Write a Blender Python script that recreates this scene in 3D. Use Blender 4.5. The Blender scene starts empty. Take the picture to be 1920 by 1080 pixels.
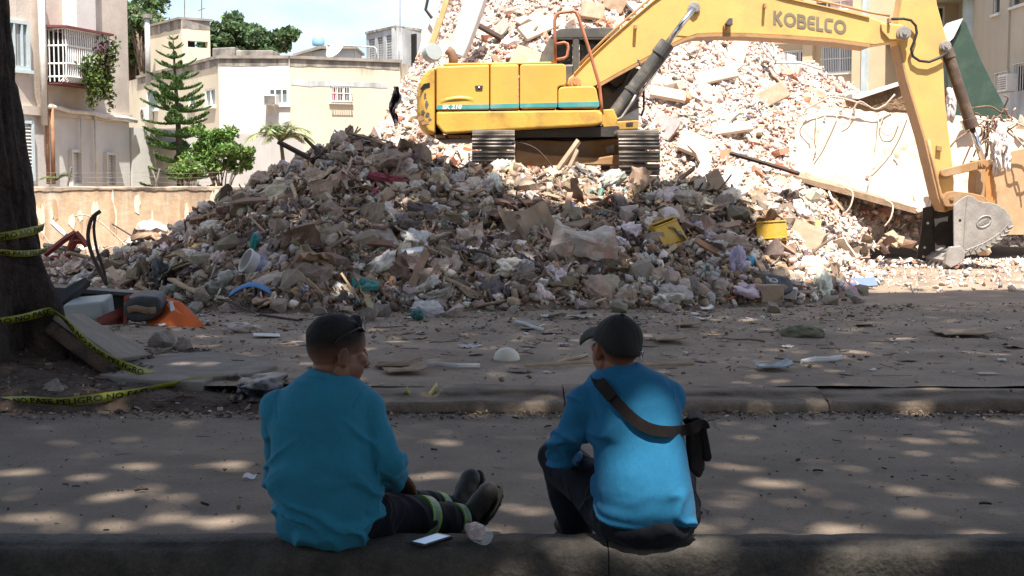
import bpy, bmesh, math, random
import numpy as np
from mathutils import Vector, Matrix, Euler

SC = bpy.context.scene
COL = SC.collection
random.seed(7)
RNG = np.random.default_rng(11)
R = math.radians

# ------------------------------------------------------------------ camera
F = 2500.0                      # focal length in photo pixels (1920 wide)
TH = math.atan(195 / F)         # pitch down
CAMZ = 1.5
cam = bpy.data.cameras.new('camera')
cam.lens = 36.0 * F / 1920
cam.sensor_width = 36.0
cam.clip_end = 3000
co = bpy.data.objects.new('camera', cam)
COL.objects.link(co)
co.location = (0, 0, CAMZ)
co.rotation_euler = (math.pi / 2 - TH, 0, 0)
SC.camera = co

# ------------------------------------------------------------------ light
EXPOSURE = 1.3
SUN_EL, SUN_AZ = R(67), R(8)            # azimuth measured from straight behind the camera towards the right
SUN = Vector((math.sin(SUN_AZ) * math.cos(SUN_EL), -math.cos(SUN_AZ) * math.cos(SUN_EL), math.sin(SUN_EL)))
world = bpy.data.worlds.new('World')
SC.world = world
world.use_nodes = True
nt = world.node_tree
nt.nodes.clear()
wo = nt.nodes.new('ShaderNodeOutputWorld')
bg = nt.nodes.new('ShaderNodeBackground')
sky = nt.nodes.new('ShaderNodeTexSky')
sky.sky_type = 'NISHITA'
sky.sun_disc = False
sky.sun_elevation = SUN_EL
sky.sun_rotation = math.pi - SUN_AZ
sky.dust_density = 2.0
tcw = nt.nodes.new('ShaderNodeTexCoord')
mpw = nt.nodes.new('ShaderNodeMapping')
mpw.inputs['Scale'].default_value = (1, 1, 2.2)
ncl = nt.nodes.new('ShaderNodeTexNoise')
ncl.inputs['Scale'].default_value = 1.7
ncl.inputs['Detail'].default_value = 7
ncl.inputs['Roughness'].default_value = 0.55
rcl = nt.nodes.new('ShaderNodeValToRGB')
rcl.color_ramp.elements[0].position = 0.50
rcl.color_ramp.elements[1].position = 0.70
mixw = nt.nodes.new('ShaderNodeMix')
mixw.data_type = 'RGBA'
mixw.inputs[7].default_value = (7.2, 7.3, 7.5, 1)       # sunlit white cloud
L = nt.links.new
L(tcw.outputs['Generated'], mpw.inputs['Vector'])
L(mpw.outputs[0], ncl.inputs['Vector'])
L(ncl.outputs['Fac'], rcl.inputs['Fac'])
L(rcl.outputs['Color'], mixw.inputs[0])
L(sky.outputs[0], mixw.inputs[6])
L(mixw.outputs[2], bg.inputs['Color'])
bg.inputs['Strength'].default_value = 0.10
L(bg.outputs[0], wo.inputs['Surface'])

sun = bpy.data.lights.new('sun', 'SUN')
sun.energy = 4.9
sun.angle = R(0.53)
sun.color = (1.0, 0.95, 0.87)
so = bpy.data.objects.new('sun', sun)
COL.objects.link(so)
so.rotation_euler = SUN.to_track_quat('Z', 'Y').to_euler()
so.location = (0, -20, 40)

SC.view_settings.view_transform = 'Standard'
SC.view_settings.look = 'None'
SC.view_settings.exposure = EXPOSURE
SC.view_settings.gamma = 1
SC.view_settings.use_curve_mapping = False
SC.render.engine = 'CYCLES'
SC.cycles.max_bounces = 8
SC.cycles.diffuse_bounces = 4
SC.cycles.glossy_bounces = 3
SC.cycles.transmission_bounces = 6
SC.cycles.transparent_max_bounces = 6
SC.cycles.caustics_reflective = False
SC.cycles.caustics_refractive = False

# ------------------------------------------------------------------ photo pixel -> place
def ray(px, py):
 rx, ry = (px - 960) / F, (540 - py) / F
 c, s = math.cos(TH), math.sin(TH)
 return Vector((rx, c + ry * s, -s + ry * c))
def W(px, py, Y):
 d = ray(px, py)
 t = Y / d.y
 return Vector((d.x * t, Y, CAMZ + d.z * t))
def G(px, py, z=0.0):
 d = ray(px, py)
 t = (z - CAMZ) / d.z
 return Vector((d.x * t, d.y * t, z))
def project(P):
 """world (N,3) -> photo pixels"""
 P = np.asarray(P, float)
 c, s = math.cos(TH), math.sin(TH)
 dz = P[..., 2] - CAMZ
 dep = P[..., 1] * c - dz * s
 up = P[..., 1] * s + dz * c
 dep = np.where(np.abs(dep) < 1e-3, 1e-3, dep)
 return 960 + F * P[..., 0] / dep, 540 - F * up / dep, dep

# ------------------------------------------------------------------ noise (numpy)
def _h(ix, iy, iz, seed):
 n = (ix * 374761393 + iy * 668265263 + iz * 2147483647 + seed * 974634777) & 0xFFFFFFFF
 n = ((n ^ (n >> 13)) * 1274126177) & 0xFFFFFFFF
 n = (n ^ (n >> 16)) & 0xFFFFFFFF
 n = (n * 2246822519) & 0xFFFFFFFF
 n ^= n >> 15
 return (n & 0xFFFFFF) / float(0xFFFFFF) * 2 - 1
def vnoise(x, y, z=0.0, seed=0):
 x, y, z = np.broadcast_arrays(np.asarray(x, float), np.asarray(y, float), np.asarray(z, float))
 ix, iy, iz = np.floor(x).astype(np.int64), np.floor(y).astype(np.int64), np.floor(z).astype(np.int64)
 fx, fy, fz = x - ix, y - iy, z - iz
 u, v, w = (t * t * t * (t * (t * 6 - 15) + 10) for t in (fx, fy, fz))
 r = 0
 for a in (0, 1):
  for b in (0, 1):
   for c in (0, 1):
    r = r + _h(ix + a, iy + b, iz + c, seed) * (u if a else 1 - u) * (v if b else 1 - v) * (w if c else 1 - w)
 return r
def fbm(x, y, z=0.0, o=4, seed=0):
 r, a, s = 0, 1.0, 0
 for k in range(o):
  f = 2.03 ** k
  r = r + a * vnoise(np.asarray(x) * f + 13.7 * k, np.asarray(y) * f + 7.1 * k, np.asarray(z) * f, seed + k)
  s += a
  a *= 0.5
 return r / s

# ------------------------------------------------------------------ mesh builder
ORG = {}
def org(o):
 return ORG.get(o.name, Vector((0, 0, 0)))
class MB:
 def __init__(s):
  s.v, s.f, s.m = [], [], []
 def add(s, vs, fs, mi=0):
  n = len(s.v)
  s.v.extend([tuple(p) for p in vs])
  for f in fs:
   s.f.append([i + n for i in f])
   s.m.append(mi)
  return s
 def box(s, c, d, rot=None, mi=0, taper=None):
  hx, hy, hz = d[0] / 2, d[1] / 2, d[2] / 2
  vs = [Vector((x * hx, y * hy, z * hz)) for z in (-1, 1) for y in (-1, 1) for x in (-1, 1)]
  if taper:
   vs = [Vector((p.x * (taper if p.z > 0 else 1), p.y * (taper if p.z > 0 else 1), p.z)) for p in vs]
  if rot is not None:
   m = rot if isinstance(rot, Matrix) else Euler(rot).to_matrix()
   vs = [m @ p for p in vs]
  vs = [p + Vector(c) for p in vs]
  return s.add(vs, [(0, 2, 3, 1), (4, 5, 7, 6), (0, 1, 5, 4), (2, 6, 7, 3), (0, 4, 6, 2), (1, 3, 7, 5)], mi)
 def bb(s, x0, x1, y0, y1, z0, z1, mi=0):
  return s.box(((x0 + x1) / 2, (y0 + y1) / 2, (z0 + z1) / 2), (abs(x1 - x0), abs(y1 - y0), abs(z1 - z0)), mi=mi)
 def prism(s, pts, off, mi=0):
  """pts: 3-D polygon, extruded by vector off"""
  n = len(pts)
  a = [Vector(p) for p in pts]
  b = [p + Vector(off) for p in a]
  fs = [list(range(n))[::-1], list(range(n, 2 * n))]
  for i in range(n):
   j = (i + 1) % n
   fs.append((i, j, n + j, n + i))
  return s.add(a + b, fs, mi)
 def pprism(s, pix, y0, y1, mi=0):
  """photo outline at distance y0, extruded away to y1"""
  return s.prism([W(px, py, y0) for px, py in pix], (0, y1 - y0, 0), mi)
 def tube(s, path, r, n=8, mi=0, caps=True, flat=1.0, up=None):
  path = [Vector(p) for p in path]
  if not hasattr(r, '__len__'):
   r = [r] * len(path)
  rings = []
  prev = None
  for i, p in enumerate(path):
   t = (path[min(i + 1, len(path) - 1)] - path[max(i - 1, 0)])
   if t.length < 1e-9:
    t = Vector((0, 0, 1))
   t.normalize()
   if prev is None:
    ref = Vector(up) if up else (Vector((0, 0, 1)) if abs(t.z) < 0.9 else Vector((1, 0, 0)))
    u = (ref - t * ref.dot(t)).normalized()
   else:
    u = (prev - t * prev.dot(t)).normalized()
   prev = u
   w = t.cross(u)
   rr = r[i]
   ru, rw = (rr if hasattr(rr, '__len__') else (rr, rr * flat))
   rings.append([p + u * (ru * math.cos(a)) + w * (rw * math.sin(a)) for a in [2 * math.pi * k / n for k in range(n)]])
  vs = [q for ring in rings for q in ring]
  fs = []
  for i in range(len(rings) - 1):
   for k in range(n):
    a, b = i * n + k, i * n + (k + 1) % n
    fs.append((a, b, b + n, a + n))
  if caps:
   fs.append(list(range(n))[::-1])
   fs.append([(len(rings) - 1) * n + k for k in range(n)])
  return s.add(vs, fs, mi)
 def cyl(s, a, b, r, n=16, mi=0, r2=None):
  return s.tube([a, b], [r, r if r2 is None else r2], n, mi)
 def ell(s, c, rad, rot=None, n=14, m=9, mi=0):
  if not hasattr(rad, '__len__'):
   rad = (rad,) * 3
  mt = Matrix.Identity(3) if rot is None else (rot if isinstance(rot, Matrix) else Euler(rot).to_matrix())
  vs = [Vector((0, 0, -1))]
  for i in range(1, m):
   ph = -math.pi / 2 + math.pi * i / m
   for k in range(n):
    th = 2 * math.pi * k / n
    vs.append(Vector((math.cos(ph) * math.cos(th), math.cos(ph) * math.sin(th), math.sin(ph))))
  vs.append(Vector((0, 0, 1)))
  fs = [(0, 1 + (k + 1) % n, 1 + k) for k in range(n)]
  for i in range(m - 2):
   for k in range(n):
    a, b = 1 + i * n + k, 1 + i * n + (k + 1) % n
    fs.append((a, b, b + n, a + n))
  e = len(vs) - 1
  fs += [(e, e - n + k, e - n + (k + 1) % n) for k in range(n)]
  vs = [mt @ Vector((p.x * rad[0], p.y * rad[1], p.z * rad[2])) + Vector(c) for p in vs]
  return s.add(vs, fs, mi)
 def lathe(s, prof, c, axis=(0, 0, 1), n=24, mi=0):
  q = Vector((0, 0, 1)).rotation_difference(Vector(axis)).to_matrix()
  vs, fs = [], []
  for r, z in prof:
   for k in range(n):
    a = 2 * math.pi * k / n
    vs.append(q @ Vector((r * math.cos(a), r * math.sin(a), z)) + Vector(c))
  for i in range(len(prof) - 1):
   for k in range(n):
    a, b = i * n + k, i * n + (k + 1) % n
    fs.append((a, b, b + n, a + n))
  fs.append(list(range(n))[::-1])
  fs.append([(len(prof) - 1) * n + k for k in range(n)])
  return s.add(vs, fs, mi)
 def grid(s, fn, nu, nv, mi=0):
  vs = [fn(i / nu, j / nv) for j in range(nv + 1) for i in range(nu + 1)]
  fs = [(j * (nu + 1) + i, j * (nu + 1) + i + 1, (j + 1) * (nu + 1) + i + 1, (j + 1) * (nu + 1) + i) for j in range(nv) for i in range(nu)]
  return s.add(vs, fs, mi)
 def mesh(s, name, mats, o=(0, 0, 0), smooth=False, fix=True):
  me = bpy.data.meshes.new(name)
  ox = Vector(o)
  me.from_pydata([Vector(p) - ox for p in s.v], [], s.f)
  mats = mats if isinstance(mats, (list, tuple)) else [mats]
  for m_ in mats:
   me.materials.append(m_)
  if len(mats) > 1:
   me.polygons.foreach_set('material_index', s.m)
  if fix:
   bm = bmesh.new()
   bm.from_mesh(me)
   bmesh.ops.recalc_face_normals(bm, faces=bm.faces)
   bm.to_mesh(me)
   bm.free()
  if smooth:
   me.polygons.foreach_set('use_smooth', [True] * len(me.polygons))
  me.update()
  return me
 def build(s, name, mats, parent=None, smooth=False, bev=0, seg=2, fix=True, o=None, auto=None):
  if parent is not None:
   ox = org(parent)
  elif o is not None:
   ox = Vector(o)
  else:
   a = np.array(s.v)
   ox = Vector((float((a[:, 0].min() + a[:, 0].max()) / 2), float((a[:, 1].min() + a[:, 1].max()) / 2), float(a[:, 2].min())))
  ob = bpy.data.objects.new(name, s.mesh(name, mats, ox, smooth, fix))
  COL.objects.link(ob)
  if parent is not None:
   ob.parent = parent
   ORG[ob.name] = ox
  else:
   ob.location = ox
   ORG[ob.name] = ox
  if bev:
   m = ob.modifiers.new('bevel', 'BEVEL')
   m.width = bev
   m.segments = seg
   m.limit_method = 'ANGLE'
   m.angle_limit = R(35)
  return ob
def npmesh(name, V, Fq, mats, smooth=False, cols=None):
 """V (N,3), Fq (M,k) numpy -> mesh, quick"""
 me = bpy.data.meshes.new(name)
 k = Fq.shape[1]
 me.vertices.add(len(V))
 me.vertices.foreach_set('co', np.ascontiguousarray(V, dtype=np.float32).ravel())
 me.loops.add(Fq.size)
 me.loops.foreach_set('vertex_index', np.ascontiguousarray(Fq, dtype=np.int32).ravel())
 me.polygons.add(len(Fq))
 me.polygons.foreach_set('loop_start', np.arange(0, Fq.size, k, dtype=np.int32))
 me.polygons.foreach_set('loop_total', np.full(len(Fq), k, dtype=np.int32))
 if smooth:
  me.polygons.foreach_set('use_smooth', np.ones(len(Fq), dtype=bool))
 for m_ in (mats if isinstance(mats, (list, tuple)) else [mats]):
  me.materials.append(m_)
 if cols is not None:
  at = me.color_attributes.new('Col', 'FLOAT_COLOR', 'POINT')
  at.data.foreach_set('color', np.ascontiguousarray(cols, dtype=np.float32).ravel())
 me.update(calc_edges=True)
 me.validate()
 return me
def put(name, me, parent=None, loc=(0, 0, 0)):
 ob = bpy.data.objects.new(name, me)
 COL.objects.link(ob)
 ob.location = loc
 if parent is not None:
  ob.parent = parent
 ORG[ob.name] = Vector(loc) + (org(parent) if parent is not None else Vector((0, 0, 0)))
 return ob
def tag(o, label=None, cat=None, group=None, kind=None):
 for k, v in (('label', label), ('category', cat), ('group', group), ('kind', kind)):
  if v:
   o[k] = v
 return o
def thing(name, label, cat, loc=(0, 0, 0), group=None):
 o = bpy.data.objects.new(name, None)
 COL.objects.link(o)
 o.location = loc
 o.empty_display_size = 0.2
 ORG[o.name] = Vector(loc)
 return tag(o, label, cat, group)
def copy_tree(o, parent=None):
 c = o.copy()
 COL.objects.link(c)
 if parent is not None:
  c.parent = parent
 for ch in [x for x in o.children]:
  copy_tree(ch, c)
 return c

# ------------------------------------------------------------------ materials
def lin(r, g, b):
 f = lambda c: (c / 255 / 12.92) if c / 255 <= 0.04045 else ((c / 255 + 0.055) / 1.055) ** 2.4
 return (f(r), f(g), f(b))
MATS = {}
def M(name, base=(0.3, 0.3, 0.3), rough=0.75, var=0.25, scale=4.0, bump=0.25, bscale=30.0, metal=0.0, spec=0.4,
      objcol=False, attr=False, stain=None, stain_amt=0.0, stain_scale=1.5, streak=False, sss=0.0, bdist=0.02, coat=0.0, fine=0.0, ztop=None):
 """a principled surface: base colour with soft noise, optional stains or vertical streaks, fine relief"""
 m = bpy.data.materials.new(name)
 m.use_nodes = True
 t = m.node_tree
 N, K = t.nodes, t.links.new
 b = N['Principled BSDF']
 b.inputs['Roughness'].default_value = rough
 b.inputs['Metallic'].default_value = metal
 b.inputs['Specular IOR Level'].default_value = spec
 if coat:
  b.inputs['Coat Weight'].default_value = coat
 if sss:
  b.inputs['Subsurface Weight'].default_value = sss
  b.inputs['Subsurface Radius'].default_value = (0.02, 0.008, 0.004)
 tc = N.new('ShaderNodeTexCoord')
 vec = tc.outputs['Object']
 if objcol or attr:
  oi = N.new('ShaderNodeObjectInfo')
  if objcol:
   va = N.new('ShaderNodeVectorMath')
   va.operation = 'ADD'
   mu = N.new('ShaderNodeMath')
   mu.operation = 'MULTIPLY'
   mu.inputs[1].default_value = 57.0
   K(oi.outputs['Random'], mu.inputs[0])
   K(vec, va.inputs[0])
   K(mu.outputs[0], va.inputs[1])
   vec = va.outputs[0]
 n1 = N.new('ShaderNodeTexNoise')
 n1.inputs['Scale'].default_value = scale
 n1.inputs['Detail'].default_value = 5
 n1.inputs['Roughness'].default_value = 0.62
 K(vec, n1.inputs['Vector'])
 mr = N.new('ShaderNodeMapRange')
 mr.inputs['From Min'].default_value = 0.3
 mr.inputs['From Max'].default_value = 0.7
 mr.inputs['To Min'].default_value = 1 - var
 mr.inputs['To Max'].default_value = 1 + var
 K(n1.outputs['Fac'], mr.inputs['Value'])
 mul = N.new('ShaderNodeMix')
 mul.data_type = 'RGBA'
 mul.blend_type = 'MULTIPLY'
 mul.inputs[0].default_value = 1
 if objcol:
  K(oi.outputs['Color'], mul.inputs[6])
 elif attr:
  an = N.new('ShaderNodeAttribute')
  an.attribute_name = 'Col'
  K(an.outputs['Color'], mul.inputs[6])
 else:
  mul.inputs[6].default_value = (*base, 1)
 K(mr.outputs[0], mul.inputs[7])
 col = mul.outputs[2]
 if stain is not None:
  mp = N.new('ShaderNodeMapping')
  mp.inputs['Scale'].default_value = (1, 1, 0.12) if streak else (1, 1, 1)
  K(vec, mp.inputs['Vector'])
  n2 = N.new('ShaderNodeTexNoise')
  n2.inputs['Scale'].default_value = stain_scale
  n2.inputs['Detail'].default_value = 6
  n2.inputs['Roughness'].default_value = 0.65
  K(mp.outputs[0], n2.inputs['Vector'])
  r2 = N.new('ShaderNodeMapRange')
  r2.inputs['From Min'].default_value = 0.48
  r2.inputs['From Max'].default_value = 0.66
  r2.inputs['To Max'].default_value = stain_amt
  K(n2.outputs['Fac'], r2.inputs['Value'])
  mx = N.new('ShaderNodeMix')
  mx.data_type = 'RGBA'
  K(r2.outputs[0], mx.inputs[0])
  K(col, mx.inputs[6])
  mx.inputs[7].default_value = (*stain, 1)
  col = mx.outputs[2]
 if ztop is not None:
  # mould and soot that has run down from the top edge: (z where it ends, z of the edge, colour, streak scale)
  sp = N.new('ShaderNodeSeparateXYZ'); K(vec, sp.inputs[0])
  mq = N.new('ShaderNodeMapping'); mq.inputs['Scale'].default_value = (1, 1, .10); K(vec, mq.inputs['Vector'])
  nq = N.new('ShaderNodeTexNoise'); nq.inputs['Scale'].default_value = ztop[3]; nq.inputs['Detail'].default_value = 6; nq.inputs['Roughness'].default_value = .7; K(mq.outputs[0], nq.inputs['Vector'])
  rq = N.new('ShaderNodeMapRange'); rq.inputs['From Min'].default_value = ztop[0]; rq.inputs['From Max'].default_value = ztop[1]; K(sp.outputs['Z'], rq.inputs['Value'])
  aq = N.new('ShaderNodeMath'); aq.operation = 'MULTIPLY_ADD'; aq.inputs[1].default_value = 3.2; K(nq.outputs['Fac'], aq.inputs[0]); aq.inputs[2].default_value = -2.25
  bq = N.new('ShaderNodeMath'); bq.operation = 'MULTIPLY_ADD'; bq.inputs[1].default_value = 1.25; K(rq.outputs[0], bq.inputs[0]); K(aq.outputs[0], bq.inputs[2]); bq.use_clamp = True
  xq = N.new('ShaderNodeMix'); xq.data_type = 'RGBA'; K(bq.outputs[0], xq.inputs[0]); K(col, xq.inputs[6]); xq.inputs[7].default_value = (*ztop[2], 1)
  col = xq.outputs[2]
 if fine:
  n4 = N.new('ShaderNodeTexNoise')
  n4.inputs['Scale'].default_value = 90
  n4.inputs['Detail'].default_value = 3
  K(vec, n4.inputs['Vector'])
  r4 = N.new('ShaderNodeMapRange')
  r4.inputs['From Min'].default_value = 0.3
  r4.inputs['From Max'].default_value = 0.7
  r4.inputs['To Min'].default_value = 1 - fine
  r4.inputs['To Max'].default_value = 1 + fine
  K(n4.outputs['Fac'], r4.inputs['Value'])
  m4 = N.new('ShaderNodeMix')
  m4.data_type = 'RGBA'
  m4.blend_type = 'MULTIPLY'
  m4.inputs[0].default_value = 1
  K(col, m4.inputs[6])
  K(r4.outputs[0], m4.inputs[7])
  col = m4.outputs[2]
 K(col, b.inputs['Base Color'])
 if bump:
  n3 = N.new('ShaderNodeTexNoise')
  n3.inputs['Scale'].default_value = bscale
  n3.inputs['Detail'].default_value = 4
  K(vec, n3.inputs['Vector'])
  bp = N.new('ShaderNodeBump')
  bp.inputs['Strength'].default_value = bump
  bp.inputs['Distance'].default_value = bdist
  K(n3.outputs['Fac'], bp.inputs['Height'])
  K(bp.outputs[0], b.inputs['Normal'])
 MATS[name] = m
 return m
def glass_mat(name, tint, rough=0.05, alpha=0.35):
 m = bpy.data.materials.new(name)
 m.use_nodes = True
 b = m.node_tree.nodes['Principled BSDF']
 b.inputs['Base Color'].default_value = (*tint, 1)
 b.inputs['Roughness'].default_value = rough
 b.inputs['Alpha'].default_value = alpha
 b.inputs['Specular IOR Level'].default_value = 0.6
 return m
# ================================================================== GROUND
KY0, KY1 = 4.86, 5.09          # near kerb (the one the men sit on)
KZ = 0.15
K2Y = 8.72                     # far kerb face
LOT = 0.10

def sst(a, b, x):
 t = np.clip((np.asarray(x, float) - a) / (b - a), 0, 1)
 return t * t * (3 - 2 * t)
RX = [-9, -7.2, -6.2, -5.6, -4.66, -3.9, -3.2, -2.74, -2.3, -1.8, -1.2, -0.44, 0.3, 1.0, 1.8, 2.5, 3.26, 4.0, 4.7, 5.5, 6.1, 7.5]
RZ = [0.15, 0.2, 0.3, 0.40, 0.90, 1.33, 1.70, 1.98, 2.10, 2.03, 1.84, 1.66, 1.60, 1.56, 1.50, 1.46, 1.33, 1.05, 0.68, 0.3, 0.1, 0.08]
FX = [-9, -6.5, -5.4, -4.5, -3, 0, 2, 3, 4, 5, 6, 7, 9]
FY = [18.5, 17.8, 16.6, 15.6, 14.6, 14.4, 14.7, 15.3, 16.3, 18, 20, 21.5, 22]
BX = [-4.2, -3.3, -2.9, -2.6, -2.0, -1.5, -0.8, 0.5, 3.0, 4.2, 5.2, 6.3, 7.2, 8.6, 10, 12]
BZ = [0.2, 1.3, 2.9, 3.7, 4.6, 5.8, 6.9, 7.7, 7.4, 6.3, 5.0, 4.3, 3.9, 3.3, 3.0, 2.8]
def Hlot(X, Y):
 z = LOT + 0.035 * fbm(X * 0.55, Y * 0.55, 0, 3, 3) + 0.012 * fbm(X * 3, Y * 3, 0, 3, 5)
 tr = np.sin((Y * 0.8 + X * 0.25 + 0.3 * fbm(X * .3, Y * .3, 0, 2, 8)) * 6.0)          # tyre ruts
 z = z + 0.010 * np.clip(tr, -0.4, 1) * sst(9.8, 11, Y)
 return z * 1.0
def Hmound(X, Y):
 Rz = np.interp(X, RX, RZ)
 Yf = np.interp(X, FX, FY) + 0.5 * fbm(X * .9, 0, 0, 3, 21)
 Yr = np.where(X > 4, 18.5 + (X - 4) * 1.6, 18.5)
 Yr = np.maximum(Yr, Yf + 1.2)
 t = (Y - Yf) / (Yr - Yf)
 up = Rz * np.power(np.clip(t, 0, 1), 0.85)
 back = np.where(X < -2.6, np.clip(Rz - 0.75 * (Y - Yr - 0.3), 0, None), np.where(X < 3.4, np.maximum(1.28, Rz - 0.25 * (Y - Yr)), np.clip(Rz - 0.08 * (Y - Yr), 0.02, None)))
 bl = sst(-3.2, -2.4, X)
 back_l = np.clip(Rz - 0.75 * np.clip(Y - Yr, 0, None), 0.15, None)
 back_m = np.maximum(1.28, Rz - 0.25 * (Y - Yr))
 br = sst(3.2, 5.2, X)
 back_r = np.clip(Rz - 0.06 * (Y - Yr), 0.05, None)
 bk = back_l * (1 - bl) + (back_m * (1 - br) + back_r * br) * bl
 z = np.where(t <= 1, up, bk)
 rough = np.clip(z * 1.5, 0, 1)
 z = z + rough * (0.16 * fbm(X * 1.1, Y * 1.1, 0, 3, 31) + 0.10 * fbm(X * 4, Y * 4, 0, 3, 37))
 return z
def Hbig(X, Y):
 Bz = np.interp(X, BX, BZ)
 Y0 = np.interp(X, [-4, 0, 3, 5, 7, 9, 12], [25.2, 24.4, 24.0, 23.4, 25.5, 26.2, 26.5])
 Yr = 31.0
 t = np.clip((Y - Y0) / (Yr - Y0), 0, 1.0)
 z = 0.9 + (Bz - 0.9) * np.power(t, 0.9)
 z = np.where(Y > Yr, Bz - 0.8 * (Y - Yr), z)
 z = np.where(Y < Y0, .9 - 1.1 * (Y0 - Y), z)
 z = z + 0.30 * fbm(X * .6, Y * .6, 0, 3, 41) + 0.16 * fbm(X * 2.6, Y * 2.6, 0, 3, 47)
 return z
def Hall(X, Y):
 X, Y = np.asarray(X, float), np.asarray(Y, float)
 z = np.maximum(Hlot(X, Y), Hmound(X, Y))
 z = np.maximum(z, np.where(Y > 23, Hbig(X, Y), -1))
 z = np.where(Y < K2Y + .2, np.where(Y < KY1 + .02, KZ, 0.0), z)
 return z
_GX, _GY, _GS = np.arange(-14, 14, .06), np.arange(8.4, 34, .06), .06
_GZ = Hall(*np.meshgrid(_GX, _GY)).tolist()
def _bil(G_, x, y, x0, y0, nx, ny):
 fx, fy = (x - x0) / _GS, (y - y0) / _GS
 i, j = int(fx), int(fy)
 if i < 0 or j < 0 or i >= nx - 1 or j >= ny - 1: return None
 fx -= i; fy -= j
 return (G_[j][i] * (1 - fx) + G_[j][i + 1] * fx) * (1 - fy) + (G_[j + 1][i] * (1 - fx) + G_[j + 1][i + 1] * fx) * fy
def h1(x, y):
 if y < K2Y: return KZ if y < KY1 + .02 else 0.0
 z = _bil(_GZ, x, y, -14, 8.4, len(_GX), len(_GY))
 return z if z is not None else float(Hall(np.array([x]), np.array([y]))[0])

m_dirt = M('dry_dirt', (0.222, 0.166, 0.118), .92, .28, 1.4, .5, 22, stain=(0.30, 0.235, 0.175), stain_amt=.7, stain_scale=.8, bdist=.03, fine=.18)
m_road = M('dusty_asphalt', (0.180, 0.138, 0.102), .9, .24, 1.5, .35, 55, stain=(0.125, 0.093, 0.068), stain_amt=.8, stain_scale=.8, bdist=.012, fine=.16)
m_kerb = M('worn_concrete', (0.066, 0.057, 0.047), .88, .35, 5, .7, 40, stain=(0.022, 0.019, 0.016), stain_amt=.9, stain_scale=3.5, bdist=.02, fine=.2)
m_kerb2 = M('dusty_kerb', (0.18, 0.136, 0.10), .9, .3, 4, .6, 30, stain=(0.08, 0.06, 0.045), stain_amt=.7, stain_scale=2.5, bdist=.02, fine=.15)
m_pave = M('pavement_concrete', (0.20, 0.17, 0.142), .9, .25, 3, .5, 35, stain=(0.14, 0.11, 0.085), stain_amt=.8, stain_scale=2, bdist=.015, fine=.12)
m_soil = M('dark_soil', (0.075, 0.050, 0.036), .95, .4, 6, .9, 18, bdist=.05, fine=.25)
m_mound = M('rubble_dust', (0.17, 0.125, 0.092), .95, .35, 3, .9, 14, bdist=.06, fine=.25)
m_bigmound = M('plaster_dust', (0.40, 0.32, 0.265), .95, .3, 3, .9, 12, bdist=.08, fine=.25)

def sheet(name, fn, x0, x1, y0, y1, dx, dy, mat, smooth=True, mask=None):
 nx, ny = int(round((x1 - x0) / dx)), int(round((y1 - y0) / dy))
 xs, ys = np.linspace(x0, x1, nx + 1), np.linspace(y0, y1, ny + 1)
 X, Y = np.meshgrid(xs, ys)
 Z = fn(X, Y)
 V = np.stack([X, Y, Z], -1).reshape(-1, 3)
 i = np.arange(nx)[None, :] + (nx + 1) * np.arange(ny)[:, None]
 Q = np.stack([i, i + 1, i + nx + 2, i + nx + 1], -1).reshape(-1, 4)
 if mask is not None:
  c = V[Q].mean(1)
  Q = Q[mask(c)]
 return tag(put(name, npmesh(name, V, Q, mat, smooth)), kind='structure')

# far ground, reaching the horizon
g = MB(); g.add([(-1500, -1500, -.03), (1500, -1500, -.03), (1500, 1500, -.03), (-1500, 1500, -.03)], [(0, 1, 2, 3)])
tag(g.build('ground', m_dirt, o=(0, 0, -.03)), kind='structure')
sheet('road', lambda X, Y: 0.010 * fbm(X * .8, Y * .8, 0, 3, 51) + 0.004 * fbm(X * 6, Y * 6, 0, 2, 52) - 0.004, -11, 11, KY1 - .05, K2Y + .02, .05, .05, m_road)
sheet('building_lot', lambda X, Y: Hlot(X, Y), -12, 13, K2Y + .42, 30, .07, .07, m_dirt)
sheet('rubble_mound', Hmound, -8.5, 8.2, 14, 26.5, .07, .07, m_mound, mask=lambda c: c[:, 2] > Hlot(c[:, 0], c[:, 1]) - .06)
sheet('rubble_hill', Hbig, -4.6, 12, 23.2, 33, .12, .12, m_bigmound, mask=lambda c: c[:, 2] > .3)
tag(MB().bb(-14, 14, -6, KY0 + .03, -.05, 0.02).build('footpath', m_pave), kind='structure')

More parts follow.
